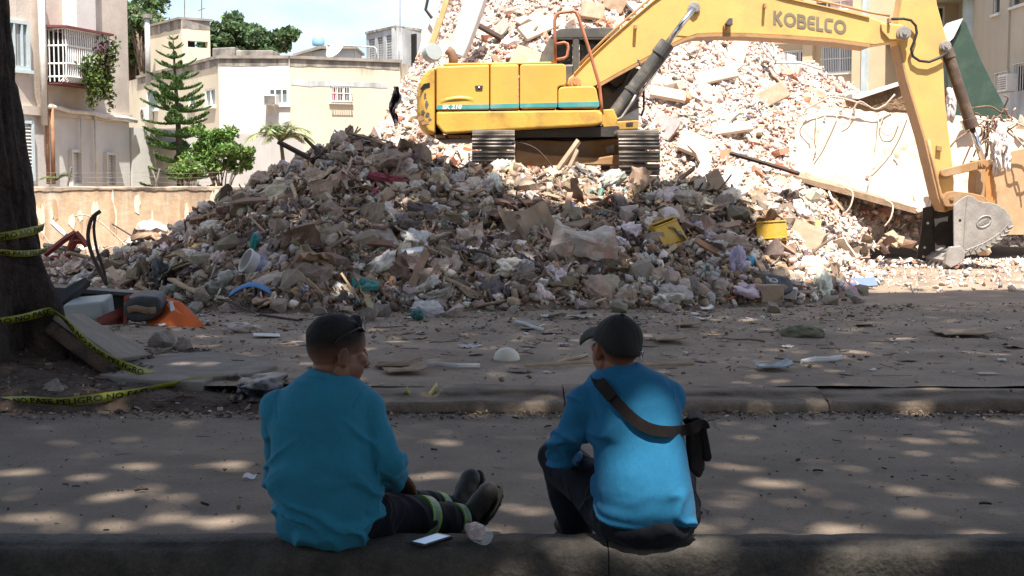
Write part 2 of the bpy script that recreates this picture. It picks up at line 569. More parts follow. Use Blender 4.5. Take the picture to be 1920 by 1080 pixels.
# the low kerb that the men sit on: long cast lengths with worn arrises, stepped lip along the near edge
def kerb_piece(x0, x1, seed):
 n = max(2, int((x1 - x0) / .02))
 prof = [(KY1, -.03), (KY1, KZ - .02), (KY1 - .018, KZ), (KY0 + .085, KZ + .002), (KY0 + .072, KZ - .008), (KY0 + .03, KZ - .010), (KY0 + .008, KZ - .022), (KY0 - .002, KZ - .05), (KY0 - .006, 0.06), (KY0 - .01, -.03)]
 xs = np.linspace(x0, x1, n + 1)
 P = np.array(prof)
 V = np.zeros((n + 1, len(P), 3))
 V[..., 0] = xs[:, None]
 V[..., 1] = P[None, :, 0]
 V[..., 2] = P[None, :, 1]
 w = np.array([0, .6, 1, 1, 1, 1, 1, 1, .7, 0])
 V[..., 2] += w[None] * (0.006 * fbm(xs[:, None] * 3, P[None, :, 0] * 20, seed, 3, 61) + .004 * fbm(xs[:, None] * 22, P[None, :, 0] * 60, seed, 2, 62))
 V[..., 1] += w[None] * 0.008 * fbm(xs[:, None] * 9, P[None, :, 1] * 30, seed + 4, 3, 63)
 chip = np.clip(fbm(xs * 5, 3.3, seed, 3, 64) - .25, 0, 1)
 V[:, 5:8, 2] -= .05 * chip[:, None]
 V[:, 6:8, 1] += .05 * chip[:, None]
 k = len(P)
 i = np.arange(k - 1)[None] + k * np.arange(n)[:, None]
 Q = np.stack([i, i + 1, i + k + 1, i + k], -1).reshape(-1, 4)
 return npmesh('kerb_stone', V.reshape(-1, 3), Q[:, ::-1], m_kerb, True)
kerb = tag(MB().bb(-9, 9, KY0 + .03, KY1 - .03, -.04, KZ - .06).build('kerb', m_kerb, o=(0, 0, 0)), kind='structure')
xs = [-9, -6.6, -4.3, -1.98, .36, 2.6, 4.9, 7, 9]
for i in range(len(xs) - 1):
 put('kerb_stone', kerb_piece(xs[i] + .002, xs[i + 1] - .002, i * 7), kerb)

# far kerb: two low worn steps, broken off on the left where the tree stands
def kerb2_piece(x0, x1, seed, zt):
 n = max(2, int((x1 - x0) / .03))
 prof = [(K2Y - .01, -.03), (K2Y - .004, zt - .035), (K2Y + .02, zt - .012), (K2Y + .05, zt - .004), (K2Y + .22, zt), (K2Y + .235, zt + .012), (K2Y + .28, zt + .020), (K2Y + .5, zt + .026), (K2Y + .52, .02)]
 xs = np.linspace(x0, x1, n + 1)
 P = np.array(prof)
 V = np.zeros((n + 1, len(P), 3))
 V[..., 0], V[..., 1], V[..., 2] = xs[:, None], P[None, :, 0], P[None, :, 1]
 w = np.array([0, 1, 1, 1, 1, 1, 1, 1, 0])
 V[..., 2] += w[None] * (.032 * fbm(xs[:, None] * 1.3, P[None, :, 0] * 6, seed, 4, 71))
 V[..., 1] += w[None] * (.055 * fbm(xs[:, None] * 2.2, P[None, :, 1] * 14, seed, 4, 73))
 k = len(P)
 i = np.arange(k - 1)[None] + k * np.arange(n)[:, None]
 Q = np.stack([i, i + 1, i + k + 1, i + k], -1).reshape(-1, 4)
 return npmesh('kerb_stone', V.reshape(-1, 3), Q[:, ::-1], m_kerb2, True)
kerb_far = tag(MB().bb(-1.3, 8, K2Y + .05, K2Y + .48, -.04, .05).build('far_kerb', m_kerb2, o=(0, 0, 0)), kind='structure')
xs = [-1.32, .35, 2.1, 3.9, 5.6, 8]
for i in range(len(xs) - 1):
 put('kerb_stone', kerb2_piece(xs[i] + .004, xs[i + 1] - .004, i * 5, LOT - .026), kerb_far)
# bare soil strip round the tree, left of the broken kerb
def Hsoil(X, Y):
 z = .07 + .06 * fbm(X * 1.5, Y * 1.5, 0, 4, 81) + .02 * fbm(X * 9, Y * 9, 0, 2, 82)
 z = z + .28 * np.exp(-((X + 4.1) ** 2 + (Y - 9.9) ** 2) / .9)
 e = np.minimum(sst(K2Y - .12, K2Y + .25, Y + .12 * fbm(X * 2, 0, 0, 2, 83)), 1 - sst(-1.6, -1.2, X))
 return z * e - .03 * (1 - e)
sheet('tree_soil', Hsoil, -7.5, -1.2, K2Y - .15, 12.2, .04, .04, m_soil, mask=lambda c: c[:, 2] > -.02)

_SX, _SY = np.arange(-7.6, -1.1, .06), np.arange(8.4, 12.3, .06)
_SZ = Hsoil(*np.meshgrid(_SX, _SY)).tolist()
# surface under a point, for placing things
def hsurf(x, y):
 z = h1(x, y)
 if -7.5 < x < -1.25 and K2Y - .1 < y < 12.1:
  z = max(z if y > K2Y + .42 else 0, _bil(_SZ, x, y, -7.6, 8.4, len(_SX), len(_SY)) or 0)
 elif K2Y < y < K2Y + .5:
  z = LOT + .015
 return z
# ================================================================== BUILDINGS
m_plasterL = M('stained_plaster', (0.59, 0.515, 0.445), .9, .14, 1.2, .25, 20, stain=(0.42, 0.35, 0.30), stain_amt=.55, stain_scale=.8, fine=.05)
m_white = M('white_paint_plaster', (0.64, 0.62, 0.59), .9, .08, 1.5, .15, 18, stain=(0.5, 0.45, 0.4), stain_amt=.4, stain_scale=1.3, streak=True)
m_cream = M('cream_plaster', (0.62, 0.545, 0.405), .9, .08, .7, .12, 18, stain=(0.57, 0.49, 0.37), stain_amt=.6, stain_scale=1.1, streak=True, ztop=(4.3, 5.35, (.22, .19, .16), 1.6))
m_soot = M('sooty_concrete', (0.20, 0.18, 0.16), .95, .5, 3, .4, 12, stain=(0.6, 0.53, 0.42), stain_amt=.6, stain_scale=2.5, streak=True)
m_greyc = M('grey_concrete', (0.44, 0.45, 0.45), .92, .2, 1.5, .3, 10, stain=(0.22, 0.22, 0.22), stain_amt=.7, stain_scale=1.5, streak=True)
m_tan = M('tan_plaster', (0.60, 0.46, 0.30), .9, .1, .8, .15, 15)
m_tan2 = M('ochre_plaster', (0.52, 0.40, 0.26), .9, .1, .8, .15, 15)
m_beige = M('beige_grey_plaster', (0.44, 0.39, 0.31), .9, .1, .8, .15, 15, stain=(.36, .32, .26), stain_amt=.5, stain_scale=.9, streak=True)
m_wallw = M('peeling_wall', (0.47, 0.335, 0.22), .92, .22, 2.2, .5, 10, stain=(0.64, 0.56, 0.46), stain_amt=.9, stain_scale=2.6, streak=True, fine=.08, ztop=(.75, 1.50, (.12, .095, .075), 3.2))
m_wallcap = M('mould_stained_coping', (0.34, 0.27, 0.20), .95, .5, 4, .5, 12, stain=(0.09, 0.075, 0.06), stain_amt=.95, stain_scale=1.6, streak=False)
m_wmetal = M('white_metal', (0.78, 0.78, 0.76), .5, .06, 6, 0)
m_frame = M('pale_window_frame', (0.62, 0.60, 0.56), .6, .1, 6, 0)
m_bluegrey = M('pale_blue_paint', (0.47, 0.54, 0.56), .7, .12, 3, .1, 20)
m_glassd = M('dark_window_glass', (0.045, 0.05, 0.055), .12, .2, 2, 0, spec=.6)
m_glassb = M('dusty_window_glass', (0.20, 0.23, 0.24), .25, .25, 2, 0, spec=.6)
m_dark = M('dark_interior', (0.015, 0.013, 0.012), .95, .2, 3, 0)
m_redcloth = M('red_curtain', (0.25, 0.035, 0.05), .85, .3, 9, 0)
m_pinkcloth = M('pink_curtain', (0.55, 0.38, 0.42), .85, .3, 9, 0)
m_maroon = M('maroon_sheet_metal', (0.16, 0.05, 0.05), .7, .2, 5, .1)
m_pipe = M('pvc_pipe', (0.66, 0.63, 0.58), .6, .15, 6, 0)
m_copper = M('rusty_pipe', (0.33, 0.17, 0.09), .7, .3, 8, .2)
m_ac = M('air_conditioner_shell', (0.66, 0.66, 0.63), .5, .1, 6, 0)
m_roofslab = M('weathered_roof_slab', (0.26, 0.23, 0.20), .95, .4, 2, .3, 10)

class Face:
 """a vertical wall face between two plan points; u along it in metres, z up, d outwards (towards the viewer)"""
 def __init__(s, a, b):
  s.a, s.b = Vector((a[0], a[1], 0)), Vector((b[0], b[1], 0))
  s.t = (s.b - s.a).normalized()
  s.n = Vector((s.t.y, -s.t.x, 0))
  s.len = (s.b - s.a).length
 def p(s, u, z, d=0.0):
  q = s.a + s.t * u + s.n * d
  return Vector((q.x, q.y, z))
 def pix(s, px, py):
  """(u, z) where the photo ray meets this face"""
  r = ray(px, py)
  o = Vector((0, 0, CAMZ))
  k = (s.a - o).dot(s.n) / r.dot(s.n)
  q = o + r * k
  return (q - s.a).dot(s.t), q.z
 def box(s, mb, u0, u1, z0, z1, d0, d1, mi=0):
  pts = [s.p(u0, z0, d0), s.p(u1, z0, d0), s.p(u1, z1, d0), s.p(u0, z1, d0)]
  return mb.prism(pts, s.n * (d1 - d0), mi)
 def rect(s, x0, y0, x1, y1):
  u0, za = s.pix(x0, y0); u1, zb = s.pix(x1, y1)
  _, zc = s.pix((x0 + x1) / 2, y0); _, zd = s.pix((x0 + x1) / 2, y1)
  return u0, u1, zd, zc
def wall_with_holes(mb, fc, u0, u1, z0, z1, holes, th=.25, mi=0):
 """solid wall between z0 and z1 with rectangular openings, made of blocks butted end to end"""
 us = sorted({u0, u1, *[h[0] for h in holes], *[h[1] for h in holes]})
 us = [u for u in us if u0 - 1e-6 <= u <= u1 + 1e-6]
 for i in range(len(us) - 1):
  a, b = us[i], us[i + 1]
  if b - a < 1e-5:
   continue
  mid = (a + b) / 2
  zs = [(z0, z1)]
  for h in holes:
   if h[0] - 1e-6 <= mid <= h[1] + 1e-6:
    nz = []
    for (p, q) in zs:
     lo, hi = max(p, h[2]), min(q, h[3])
     if lo < hi:
      if p < lo: nz.append((p, lo))
      if hi < q: nz.append((hi, q))
     else:
      nz.append((p, q))
    zs = nz
  for p, q in zs:
   fc.box(mb, a, b, p, q, -th, 0, mi)
def window(fc, r, parent, glass=m_glassb, frame=m_frame, deep=.12, mull=1, bars=0, barmat=m_wmetal, sill=True, hbar=0, fw=.05, bard=.05):
 u0, u1, z0, z1 = r
 fb = MB()
 for (a, b, c, d) in ((u0, u1, z0, z0 + fw), (u0, u1, z1 - fw, z1), (u0, u0 + fw, z0 + fw, z1 - fw), (u1 - fw, u1, z0 + fw, z1 - fw)):
  fc.box(fb, a, b, c, d, -deep - .02, -deep + .05)
 for k in range(mull):
  um = u0 + (u1 - u0) * (k + 1) / (mull + 1)
  fc.box(fb, um - .02, um + .02, z0 + fw, z1 - fw, -deep - .02, -deep + .045)
 w = fb.build('window', frame, parent)
 n = mull + 1
 for k in range(n):
  a, b = u0 + fw + (u1 - u0 - 2 * fw) * k / n, u0 + fw + (u1 - u0 - 2 * fw) * (k + 1) / n
  g_ = MB(); fc.box(g_, a + .002, b - .002, z0 + fw, z1 - fw, -deep - .012, -deep - .002)
  g_.build('pane', glass, w)
 if sill:
  sb = MB(); fc.box(sb, u0 - .06, u1 + .06, z0 - .07, z0 - .002, -.1, .07); sb.build('sill', frame, w)
 if bars:
  bb = MB()
  for k in range(bars):
   u = u0 + .03 + (u1 - u0 - .06) * k / (bars - 1)
   bb.tube([fc.p(u, z0 - .02, bard), fc.p(u, z1 + .02, bard)], .013, 5)
  for k in range(hbar + 2):
   z = z0 + (z1 - z0) * k / (hbar + 1)
   bb.tube([fc.p(u0 - .02, z, bard + .014), fc.p(u1 + .02, z, bard + .014)], .014, 5)
  for (uu, zz) in ((u0, z0), (u1, z0), (u0, z1), (u1, z1)):
   bb.tube([fc.p(uu, zz, bard), fc.p(uu, zz, -.01)], .012, 5)
  bb.build('window_grille', barmat, w)
 return w
def ac_unit(fc, u, z, label, w=.62, h=.42, d=.38, round_fan=False):
 t = thing('air_conditioner', label, 'air conditioner', fc.p(u, z, .02), 'air conditioners on the apartment walls')
 b = MB(); fc.box(b, u - w / 2, u + w / 2, z, z + h, .02, d); b.build('casing', m_ac, t, bev=.015)
 f = MB()
 if round_fan:
  f.lathe([(h * .40, 0), (h * .40, .02), (h * .33, .02), (h * .33, 0)], fc.p(u - w * .08, z + h / 2, d + .001), fc.n, 20)
  f.lathe([(.05, 0), (.05, .025)], fc.p(u - w * .08, z + h / 2, d + .001), fc.n, 10)
  f.build('fan_guard', m_soot, t)
 else:
  for k in range(6):
   zz = z + h * (.15 + .13 * k)
   fc.box(f, u - w * .42, u + w * .42, zz, zz + .02, d + .001, d + .012)
  f.build('vent_grille', m_soot, t)
 s_ = MB()
 for uu in (u - w * .3, u + w * .3):
  s_.tube([fc.p(uu, z - .015, .0), fc.p(uu, z - .015, d)], .015, 5)
  s_.tube([fc.p(uu, z - .25, .0), fc.p(uu, z - .02, d - .04)], .012, 5)
 s_.build('bracket', m_frame, t)
 return t

# ---------------------------------------------------------------- left building
fA = Face((-11.6, 24.3), (-9.98, 27.2))           # window bay, left of the pipes
fB = Face((-9.98, 27.2), (-8.83, 31.0))           # flank with the plant cage
fC = Face((-8.83, 31.0), (-4.0, 41.0))            # low white wall running back
bl = thing('apartment_building', 'pale stained apartment block with plant filled window cage', 'building', (-10.5, 28, 0), )
rw = fA.rect(9, 38, 55, 130)
rl = fA.rect(30, 226, 66, 345)
mb = MB(); wall_with_holes(mb, fA, 0, fA.len, -.2, 9, [rw, rl], .3)
mb.build('front_wall', m_plasterL, bl)
rc = fB.rect(82, 62, 160, 158)
v1, v2 = fB.rect(131, 286, 147, 344), fB.rect(196, 291, 211, 347)
zb = fB.pix(160, 215)[1]
mb = MB(); wall_with_holes(mb, fB, 0, fB.len, zb, 9, [rc], .3)
mb.build('upper_wall', m_plasterL, bl)
mb = MB(); wall_with_holes(mb, fB, 0.004, fB.len - .03, -.2, zb - .004, [v1, v2], .3)
mb.build('lower_wall', m_white, bl)
mb = MB(); fB.box(mb, .3, fB.len, -.2, 9, -4, -3.7); fA.box(mb, 0, fA.len, -.2, 9, -2, -1.7); mb.build('inner_wall', m_dark, bl)
# sunlit strip above the cage, its light put in as a raised white block
u0 = fB.pix(118, 60)[0]; u1 = fB.pix(154, 60)[0]
mb = MB(); fB.box(mb, u0, u1, fB.pix(136, 70)[1], 9, .0, .35); mb.build('sunlit_strip', m_white, bl)
u0, u1 = fB.pix(75, 60)[0], fB.pix(245, 60)[0]
mb = MB(); fB.box(mb, .02, fB.len + .02, zb - .1, zb + .08, .002, .07); mb.build('ledge', m_plasterL, bl)
window(fA, rw, bl, m_glassb, m_bluegrey, .0, 2, 0, sill=True, fw=.07)
# louvred window lower left
w = MB()
u0, u1, z0, z1 = rl
for (a, b, c, d) in ((u0, u1, z0, z0 + .06), (u0, u1, z1 - .06, z1), (u0, u0 + .06, z0, z1), (u1 - .06, u1, z0, z1)):
 fA.box(w, a, b, c, d, -.08, .02)
w = w.build('window', m_bluegrey, bl)
for k in range(16):
 s_ = MB(); zz = z0 + .08 + (z1 - z0 - .16) * k / 16
 s_.prism([fA.p(u0 + .07, zz, 0), fA.p(u1 - .07, zz, 0), fA.p(u1 - .07, zz + .055, -.06), fA.p(u0 + .07, zz + .055, -.06)], (0, 0, .01))
 s_.build('slat', m_frame, w)
for r in (v1, v2):
 u0, u1, z0, z1 = r
 w = MB()
 for (a, b, c, d) in ((u0 - .06, u1 + .06, z0 - .06, z0), (u0 - .06, u1 + .06, z1, z1 + .06), (u0 - .06, u0, z0, z1), (u1, u1 + .06, z0, z1)):
  fB.box(w, a, b, c, d, -.02, .10)
 w = w.build('window', m_white, bl)
 gb = MB()
 for k in range(5):
  u = u0 + (u1 - u0) * (k + .5) / 5
  fB.box(gb, u - .03, u + .03, z0, z1, -.10, -.02)
 gb.build('window_grille', m_white, w)
 for k in range(10):
  zz = z0 + (z1 - z0) * k / 10
  s_ = MB(); fB.box(s_, u0, u1, zz, zz + .03, -.13, -.005); s_.build('slat', m_white, w)
# pipes
def pipe(name, pts, r, mat, parent):
 return MB().tube(pts, r, 8).build(name, mat, parent, smooth=True)
for (x0, y0, x1, y1, r, m_) in ((62, -40, 79, 235, .07, m_pipe), (69, -40, 84, 150, .04, m_frame), (74, 130, 80, 345, .04, m_copper), (86, 195, 89, 345, .045, m_copper), (169, 215, 171, 345, .03, m_pipe), (143, 220, 143, 285, .02, m_frame)):
 f_ = fB
 a, b = f_.pix(x0, y0), f_.pix((x0 + x1) / 2 if abs(x1 - x0) > 8 else x1, y1)
 u = (a[0] + b[0]) / 2
 pipe('drain_pipe', [fB.p(u, a[1], .1 + r), fB.p(u + .02, (a[1] + b[1]) / 2, .09 + r), fB.p(u, max(b[1], 0), .1 + r)], r, m_, bl)
a = fB.pix(75, 200); b = fB.pix(246, 226)
pipe('drain_pipe', [fB.p(a[0] + (b[0] - a[0]) * k / 8, a[1] + (b[1] - a[1]) * k / 8 + .02 * math.sin(k * 2.1), .13) for k in range(9)], .05, m_pipe, bl)
# window cage with plants
cage = thing('window_cage', 'white bar window cage hung with trailing plants on pale wall', 'window cage', fB.p(rc[0], rc[2], 0))
u0, u1, z0, z1 = rc
u0 -= .05; u1 += .1
cg = MB(); dd = .55
nb = 22
for k in range(nb):
 u = u0 + (u1 - u0) * k / (nb - 1)
 MBp = MB().tube([fB.p(u, z1, dd), fB.p(u, (z0 + z1) / 2, dd + .02), fB.p(u, z0 + .12, dd), fB.p(u, z0, dd - .14)], .016, 5)
 MBp.build('bar', m_wmetal, cage)
for k in range(5):
 d_ = .05 + dd * k / 5
 for u in (u0, u1):
  cg.tube([fB.p(u, z1, d_), fB.p(u, z0, d_)], .013, 5)
for z in (z1, z0 + (z1 - z0) * .68, z0 + (z1 - z0) * .34, z0 + .1):
 cg.tube([fB.p(u0, z, 0), fB.p(u0, z, dd + .02), fB.p(u1, z, dd + .02), fB.p(u1, z, 0)], .02, 5)
cg.build('frame', m_wmetal, cage)
mb = MB(); mb.prism([fB.p(u0 - .1, z1 + .03, 0), fB.p(u1 + .05, z1 + .03, 0), fB.p(u1 + .05, z1 + .0, dd + .1), fB.p(u0 - .1, z1 + .0, dd + .1)], (0, 0, .05)); mb.build('roof_sheet', m_maroon, cage)
mb = MB(); fB.box(mb, u0, u1, z0 - .05, z0 - .02, 0, dd - .1); mb.build('shelf', m_maroon, cage)
mb = MB(); fB.box(mb, rc[0], rc[1], rc[2], rc[3], -.12, -.08); mb.build('inner_window', m_glassd, cage)
CAGE = (u0, u1, z0, z1, dd)
# low white wall and lean-to between the buildings
mb = MB(); fC.box(mb, .05, 7, -.2, fC.pix(265, 240)[1], -.25, 0); mb.box(fC.p(1.6, fC.pix(265, 240)[1] + .05, -.1), (.01, .01, .01))
tag(mb.build('garden_wall', m_white), 'low white wall running back beside the tall pine', 'wall')

# ---------------------------------------------------------------- boundary wall
fW = Face((-13.5, 23.4), (-4.6, 24.15))
mb = MB()
n = 60
bw = thing('boundary_wall', 'long tan boundary wall with peeling stained plaster behind the debris', 'wall', fW.p(4, 0))
fW.box(mb, 0, fW.len, -.1, 1.405, -.2, 0)
mb.build('wall_face', m_wallw, bw)
def strip(u, v):
 uu = fW.len * u
 return None
# peeled plaster sheets, standing proud with ragged lower edges, mould dark at the top
nu = 240
V, Q = [], []
for k in range(nu + 1):
 u = fW.len * k / nu
 lo = 1.395 - .03 * max(0, float(fbm(u * 1.7, 0, 0, 3, 91))) - .025 * float(fbm(u * 9, 0, 0, 3, 92))
 for z, d in ((lo, .004), (lo, .016), (1.44 + .015 * float(fbm(u * 4, 0, 0, 2, 93)), .018), (1.46 + .015 * float(fbm(u * 4, 0, 0, 2, 93)), -.1), (1.44, -.22), (1.40, -.22)):
  V.append(fW.p(u, z, d))
for k in range(nu):
 for j in range(5):
  Q.append((k * 6 + j, (k + 1) * 6 + j, (k + 1) * 6 + j + 1, k * 6 + j + 1))
MB().add(V, Q).build('coping', m_wallcap, bw)
def flake(u, z, w, h, seed, d):
 pts = []
 for k in range(11):
  a = 2 * math.pi * k / 11
  rr = 1 + .35 * float(vnoise(k * 1.3, seed, 0, 95))
  pts.append(fW.p(u + w * math.cos(a) * rr, z + h * math.sin(a) * rr, .001))
 return MB().prism(pts, fW.n * d)
m_patchA = M('pale_plaster_patch', (0.66, 0.56, 0.45), .9, .15, 3, .3, 15, stain=(.5, .37, .25), stain_amt=.8, stain_scale=3, streak=True)
m_patchB = M('brown_plaster_patch', (0.40, 0.27, 0.165), .9, .25, 3, .3, 15)
for k in range(26):
 u = 4.6 + 4.2 * random.random()
 z = .75 + .45 * random.random()
 flake(u, z, .02 + .07 * random.random() ** 2, .10 + .25 * random.random(), k * 3.1, .006 + .001 * k * .4).build('plaster_flake', random.choice([m_patchA, m_patchA, m_patchB]), bw)
# thin fence wire on iron stubs above the wall
fw_ = thing('wire_fence', 'thin wires on leaning iron stubs along the top of the tan wall', 'fence', fW.p(6, 1.46, -.1))
for u, l in ((5.55, .35), (7.1, .32), (8.4, .3)):
 MB().tube([fW.p(u, 1.4, -.1), fW.p(u + .1, 1.45 + l, -.05)], .02, 6).build('post', m_soot, fw_)
for z in (1.55, 1.64, 1.72):
 MB().tube([fW.p(4 + .5 * k, z + .01 * math.sin(k * 1.7) - (.03 if k % 3 else 0), -.06) for k in range(10)], .0022, 4).build('wire', m_soot, fw_)

# ---------------------------------------------------------------- cream apartment block
P0, P1, P2, P3 = (-13.2, 47.5), (-8.72, 40), (-6.62, 40.0), (-3.45, 41.4)
f1, f2, f3 = Face(P0, P1), Face(P1, P2), Face(P2, P3)
zr = W(415, 110, 40).z
cb = thing('cream_apartment_block', 'cream apartment block with sooty parapet and roof tower', 'building', (-7.5, 42, 0))
h1a, h1b, h1c = f1.rect(384, 166, 404, 200), f1.rect(274, 168, 296, 206), f1.rect(353, 172, 366, 200)
h2a = f2.rect(503, 165, 541, 196)
h2b = f2.rect(515, 246, 541, 280)
h3a, h3b = f3.rect(620, 161, 658, 191), f3.rect(625, 246, 660, 270)
mb = MB(); wall_with_holes(mb, f1, -3.5, f1.len, -.2, zr, [h1a, h1b, h1c], .3); mb.build('left_wall', m_cream, cb)
mb = MB(); wall_with_holes(mb, f2, .002, f2.len, -.2, zr, [h2a, h2b], .3); mb.build('middle_wall', m_white, cb)
mb = MB(); wall_with_holes(mb, f3, .002, f3.len, -.2, zr, [h3a, h3b], .3); mb.build('right_wall', m_cream, cb)
fe = Face(P3, (-2.2, 46))
mb = MB(); fe.box(mb, 0.002, fe.len, -.2, zr, -.3, 0); mb.build('end_wall', m_cream, cb)
# wavy repaired plaster band below the parapet, parapet coping
def band(fc, parent, mat, u0, u1, za, zb, d, seed, name):
 nn = 40; V, Q = [], []
 for k in range(nn + 1):
  u = u0 + (u1 - u0) * k / nn
  lo = zb + .05 * float(fbm(u * 1.8, seed, 0, 3, 97))
  for z, dd_ in ((lo, .002), (lo, d), (za, d), (za, .002)):
   V.append(fc.p(u, z, dd_))
 for k in range(nn):
  for j in range(3):
   Q.append((k * 4 + j, (k + 1) * 4 + j, (k + 1) * 4 + j + 1, k * 4 + j + 1))
 MB().add(V, Q).build(name, mat, parent)
for fc, s in ((f1, 1), (f2, 2), (f3, 3)):
 band(fc, cb, m_soot, 0.01, fc.len - .01, zr - .004, zr - .20, .012, s, 'parapet_stain')
 mb = MB(); fc.box(mb, -.04 if s == 1 else .003, fc.len + (.06 if s == 3 else -.003), zr + .002, zr + .09, -.3, .07); mb.build('parapet', m_roofslab, cb)
band(f3, cb, m_greyc, .05, f3.len - .4, zr - .62, zr - .78, .010, 9, 'repair_band')
mb = MB(); mb.prism([(P0[0], P0[1], zr - .25), (P1[0], P1[1] + .3, zr - .25), (P2[0], P2[1] + .3, zr - .25), (P3[0] - .2, P3[1] + .3, zr - .25), (-2.6, 46, zr - .25), (-6, 52, zr - .25)], (0, 0, .1)); mb.build('roof', m_roofslab, cb)
mb = MB()
for fc in (f1, f2, f3):
 fc.box(mb, .1, fc.len - .1, .2, zr - .4, -.9, -.8)
mb.build('inner_wall', m_dark, cb)
window(f1, h1a, cb, m_glassb, m_wmetal, .06, 1)
window(f1, h1b, cb, m_glassd, m_wmetal, .06, 0, hbar=0)
window(f1, h1c, cb, m_glassd, m_wmetal, .06, 0)
window(f2, h2a, cb, m_glassb, m_wmetal, .06, 2)
window(f2, h2b, cb, m_glassd, m_frame, .06, 1, 8)
w3 = window(f3, h3a, cb, m_glassd, m_wmetal, .06, 2, 9, m_frame, True, 1, bard=.16)
mb = MB(); u0, u1, z0, z1 = h3a; f3.box(mb, u0 + .04, u0 + .25, z0 + .05, z1 - .05, -.055, -.045); mb.build('curtain', m_redcloth, w3)
window(f3, h3b, cb, m_glassd, m_wmetal, .06, 2, 9, m_frame, True, 1, bard=.12)
u, z = f2.pix(512, 197); ac_unit(f2, u, z - .02, 'boxy window air conditioner jutting from the white part of the cream block', .38, .30, .55)
u, z = f1.pix(284, 226); ac_unit(f1, u, z, 'white air conditioner under the window beside the pine', .6, .42, .3, True)
# dark lean-to beneath the left windows, behind the pine
r = f1.rect(306, 250, 352, 300)
mb = MB(); f1.box(mb, r[0], r[1], r[2], r[3], .01, .5); mb.build('shed_opening', m_dark, cb)
mb = MB(); f1.box(mb, r[0] - .2, r[1] + .2, r[3] + .003, r[3] + .1, .0, .9); mb.build('shed_roof', m_roofslab, cb)
# roof tower, chimney pipe, plinths
def roofbox(pix, Y, depth, name, mat, parent):
 return MB().pprism(pix, Y, Y + depth).build(name, mat, parent)
tw = thing('roof_tower', 'cream roof tower with one wide dark slot on the apartment roof', 'roof tower', W(340, 110, 44))
tl, tc_, tr_ = W(276, 128, 46.5), W(342, 128, 44.0), W(395, 128, 44.6)
ft1, ft2 = Face((tl.x, tl.y), (tc_.x, tc_.y)), Face((tc_.x, tc_.y), (tr_.x, tr_.y))
zt = W(342, 36, 44).z; zbm = zr - .2
mb = MB(); wall_with_holes(mb, ft1, 0, ft1.len, zbm, zt, [], .2); mb.build('side_wall', m_cream, tw)
sl = ft2.rect(348, 77, 390, 89)
mb = MB(); wall_with_holes(mb, ft2, .002, ft2.len, zbm, zt, [sl], .2); mb.build('front_wall', m_cream, tw)
mb = MB(); ft2.box(mb, .05, ft2.len - .05, zbm, zt - .1, -1.2, -1.1); mb.build('inner_wall', m_dark, tw)
mb = MB(); mb.prism([ft1.p(-.08, zt + .002, .08), ft1.p(ft1.len, zt + .002, .09), ft2.p(ft2.len + .08, zt + .002, .08), ft2.p(ft2.len + .08, zt + .002, -2.0), ft1.p(-.08, zt + .002, -1.5)], (0, 0, .07)); mb.build('roof', m_roofslab, tw)
for fc, s in ((ft1, 5), (ft2, 6)):
 band(fc, tw, m_soot, .01, fc.len - .01, zt - .003, zt - .28, .01, s, 'rain_stain')
ch = thing('chimney_pipe', 'pale chimney pipe with dark cap beside the roof tower', 'chimney', W(277, 150, 45.2))
MB().tube([W(278, 160, 45.2), W(276, 34, 45.2)], .09, 10).build('pipe', m_greyc, ch, smooth=True)
MB().tube([W(276, 34, 45.2), W(276, 27, 45.2)], .16, 10).build('cap', m_soot, ch)
for pix, Y, nm, lb in (([(398, 90), (441, 88), (441, 108), (398, 108)], 42.4, 'roof_plinth', 'low sooty plinth on the roof next to the cream tower'), ([(442, 94), (512, 94), (512, 108), (442, 108)], 41.8, 'roof_tank', 'long stained concrete trough on the white part of the roof')):
 tag(MB().pprism(pix, Y, Y + 1.2).build(nm, m_soot, bev=.03), lb, 'roof plinth')
sh = thing('roof_shack', 'low dark roofed shack on the apartment roof under a satellite dish', 'shack', W(610, 110, 43))
MB().pprism([(552, 103), (640, 88), (665, 88), (665, 112), (552, 112)], 43.0, 45).build('wall', m_greyc, sh)
MB().pprism([(548, 101), (598, 86), (668, 87), (668, 91), (600, 91), (550, 105)], 42.8, 45.2).build('roof', m_roofslab, sh)
tk = MB(); c = W(597, 86, 43.6); tk.lathe([(.18, 0), (.2, .05), (.2, .22), (.14, .3), (.05, .32)], c, n=18)
tag(tk.build('water_tank', M('blue_plastic', (.22, .42, .62), .5, .1, 4, 0), smooth=True), 'round pale blue water tank on the roof shack', 'water tank')
ds = thing('satellite_dish', 'white satellite dish on the roof edge by the shack', 'satellite dish', W(632, 112, 41.5))
dsh = MB(); c = W(632, 96, 41.5)
dsh.lathe([(.02, 0), (.15, .02), (.27, .06), (.34, .11), (.34, .12), (.27, .075), (.15, .035), (.02, .015)], c, (-.55, -.6, .6), 24)
dsh.build('dish', m_wmetal, ds, smooth=True)
MB().tube([W(634, 110, 41.5), c], .025, 6).build('stand', m_greyc, ds)
MB().tube([c, c + Vector((-.55, -.6, .6)) * .3], .012, 5).build('feed_arm', m_greyc, ds)
for px, top, Y, lb in ((346, -10, 46, 'thin tall antenna mast on the cream roof tower'), (378, -6, 45, 'antenna mast with short crossbar over the tower'), (750, -20, 58, 'lone thin antenna mast above the grey tower')):
 an = thing('antenna', lb, 'antenna', W(px, 40 if px < 500 else 60, Y), 'roof antennas')
 MB().tube([W(px, 45 if px < 500 else 60, Y), W(px, top, Y)], .02, 5).build('mast', m_soot, an)
 if px == 378:
  MB().tube([W(371, 20, Y), W(385, 15, Y)], .015, 5).build('crossbar', m_soot, an)
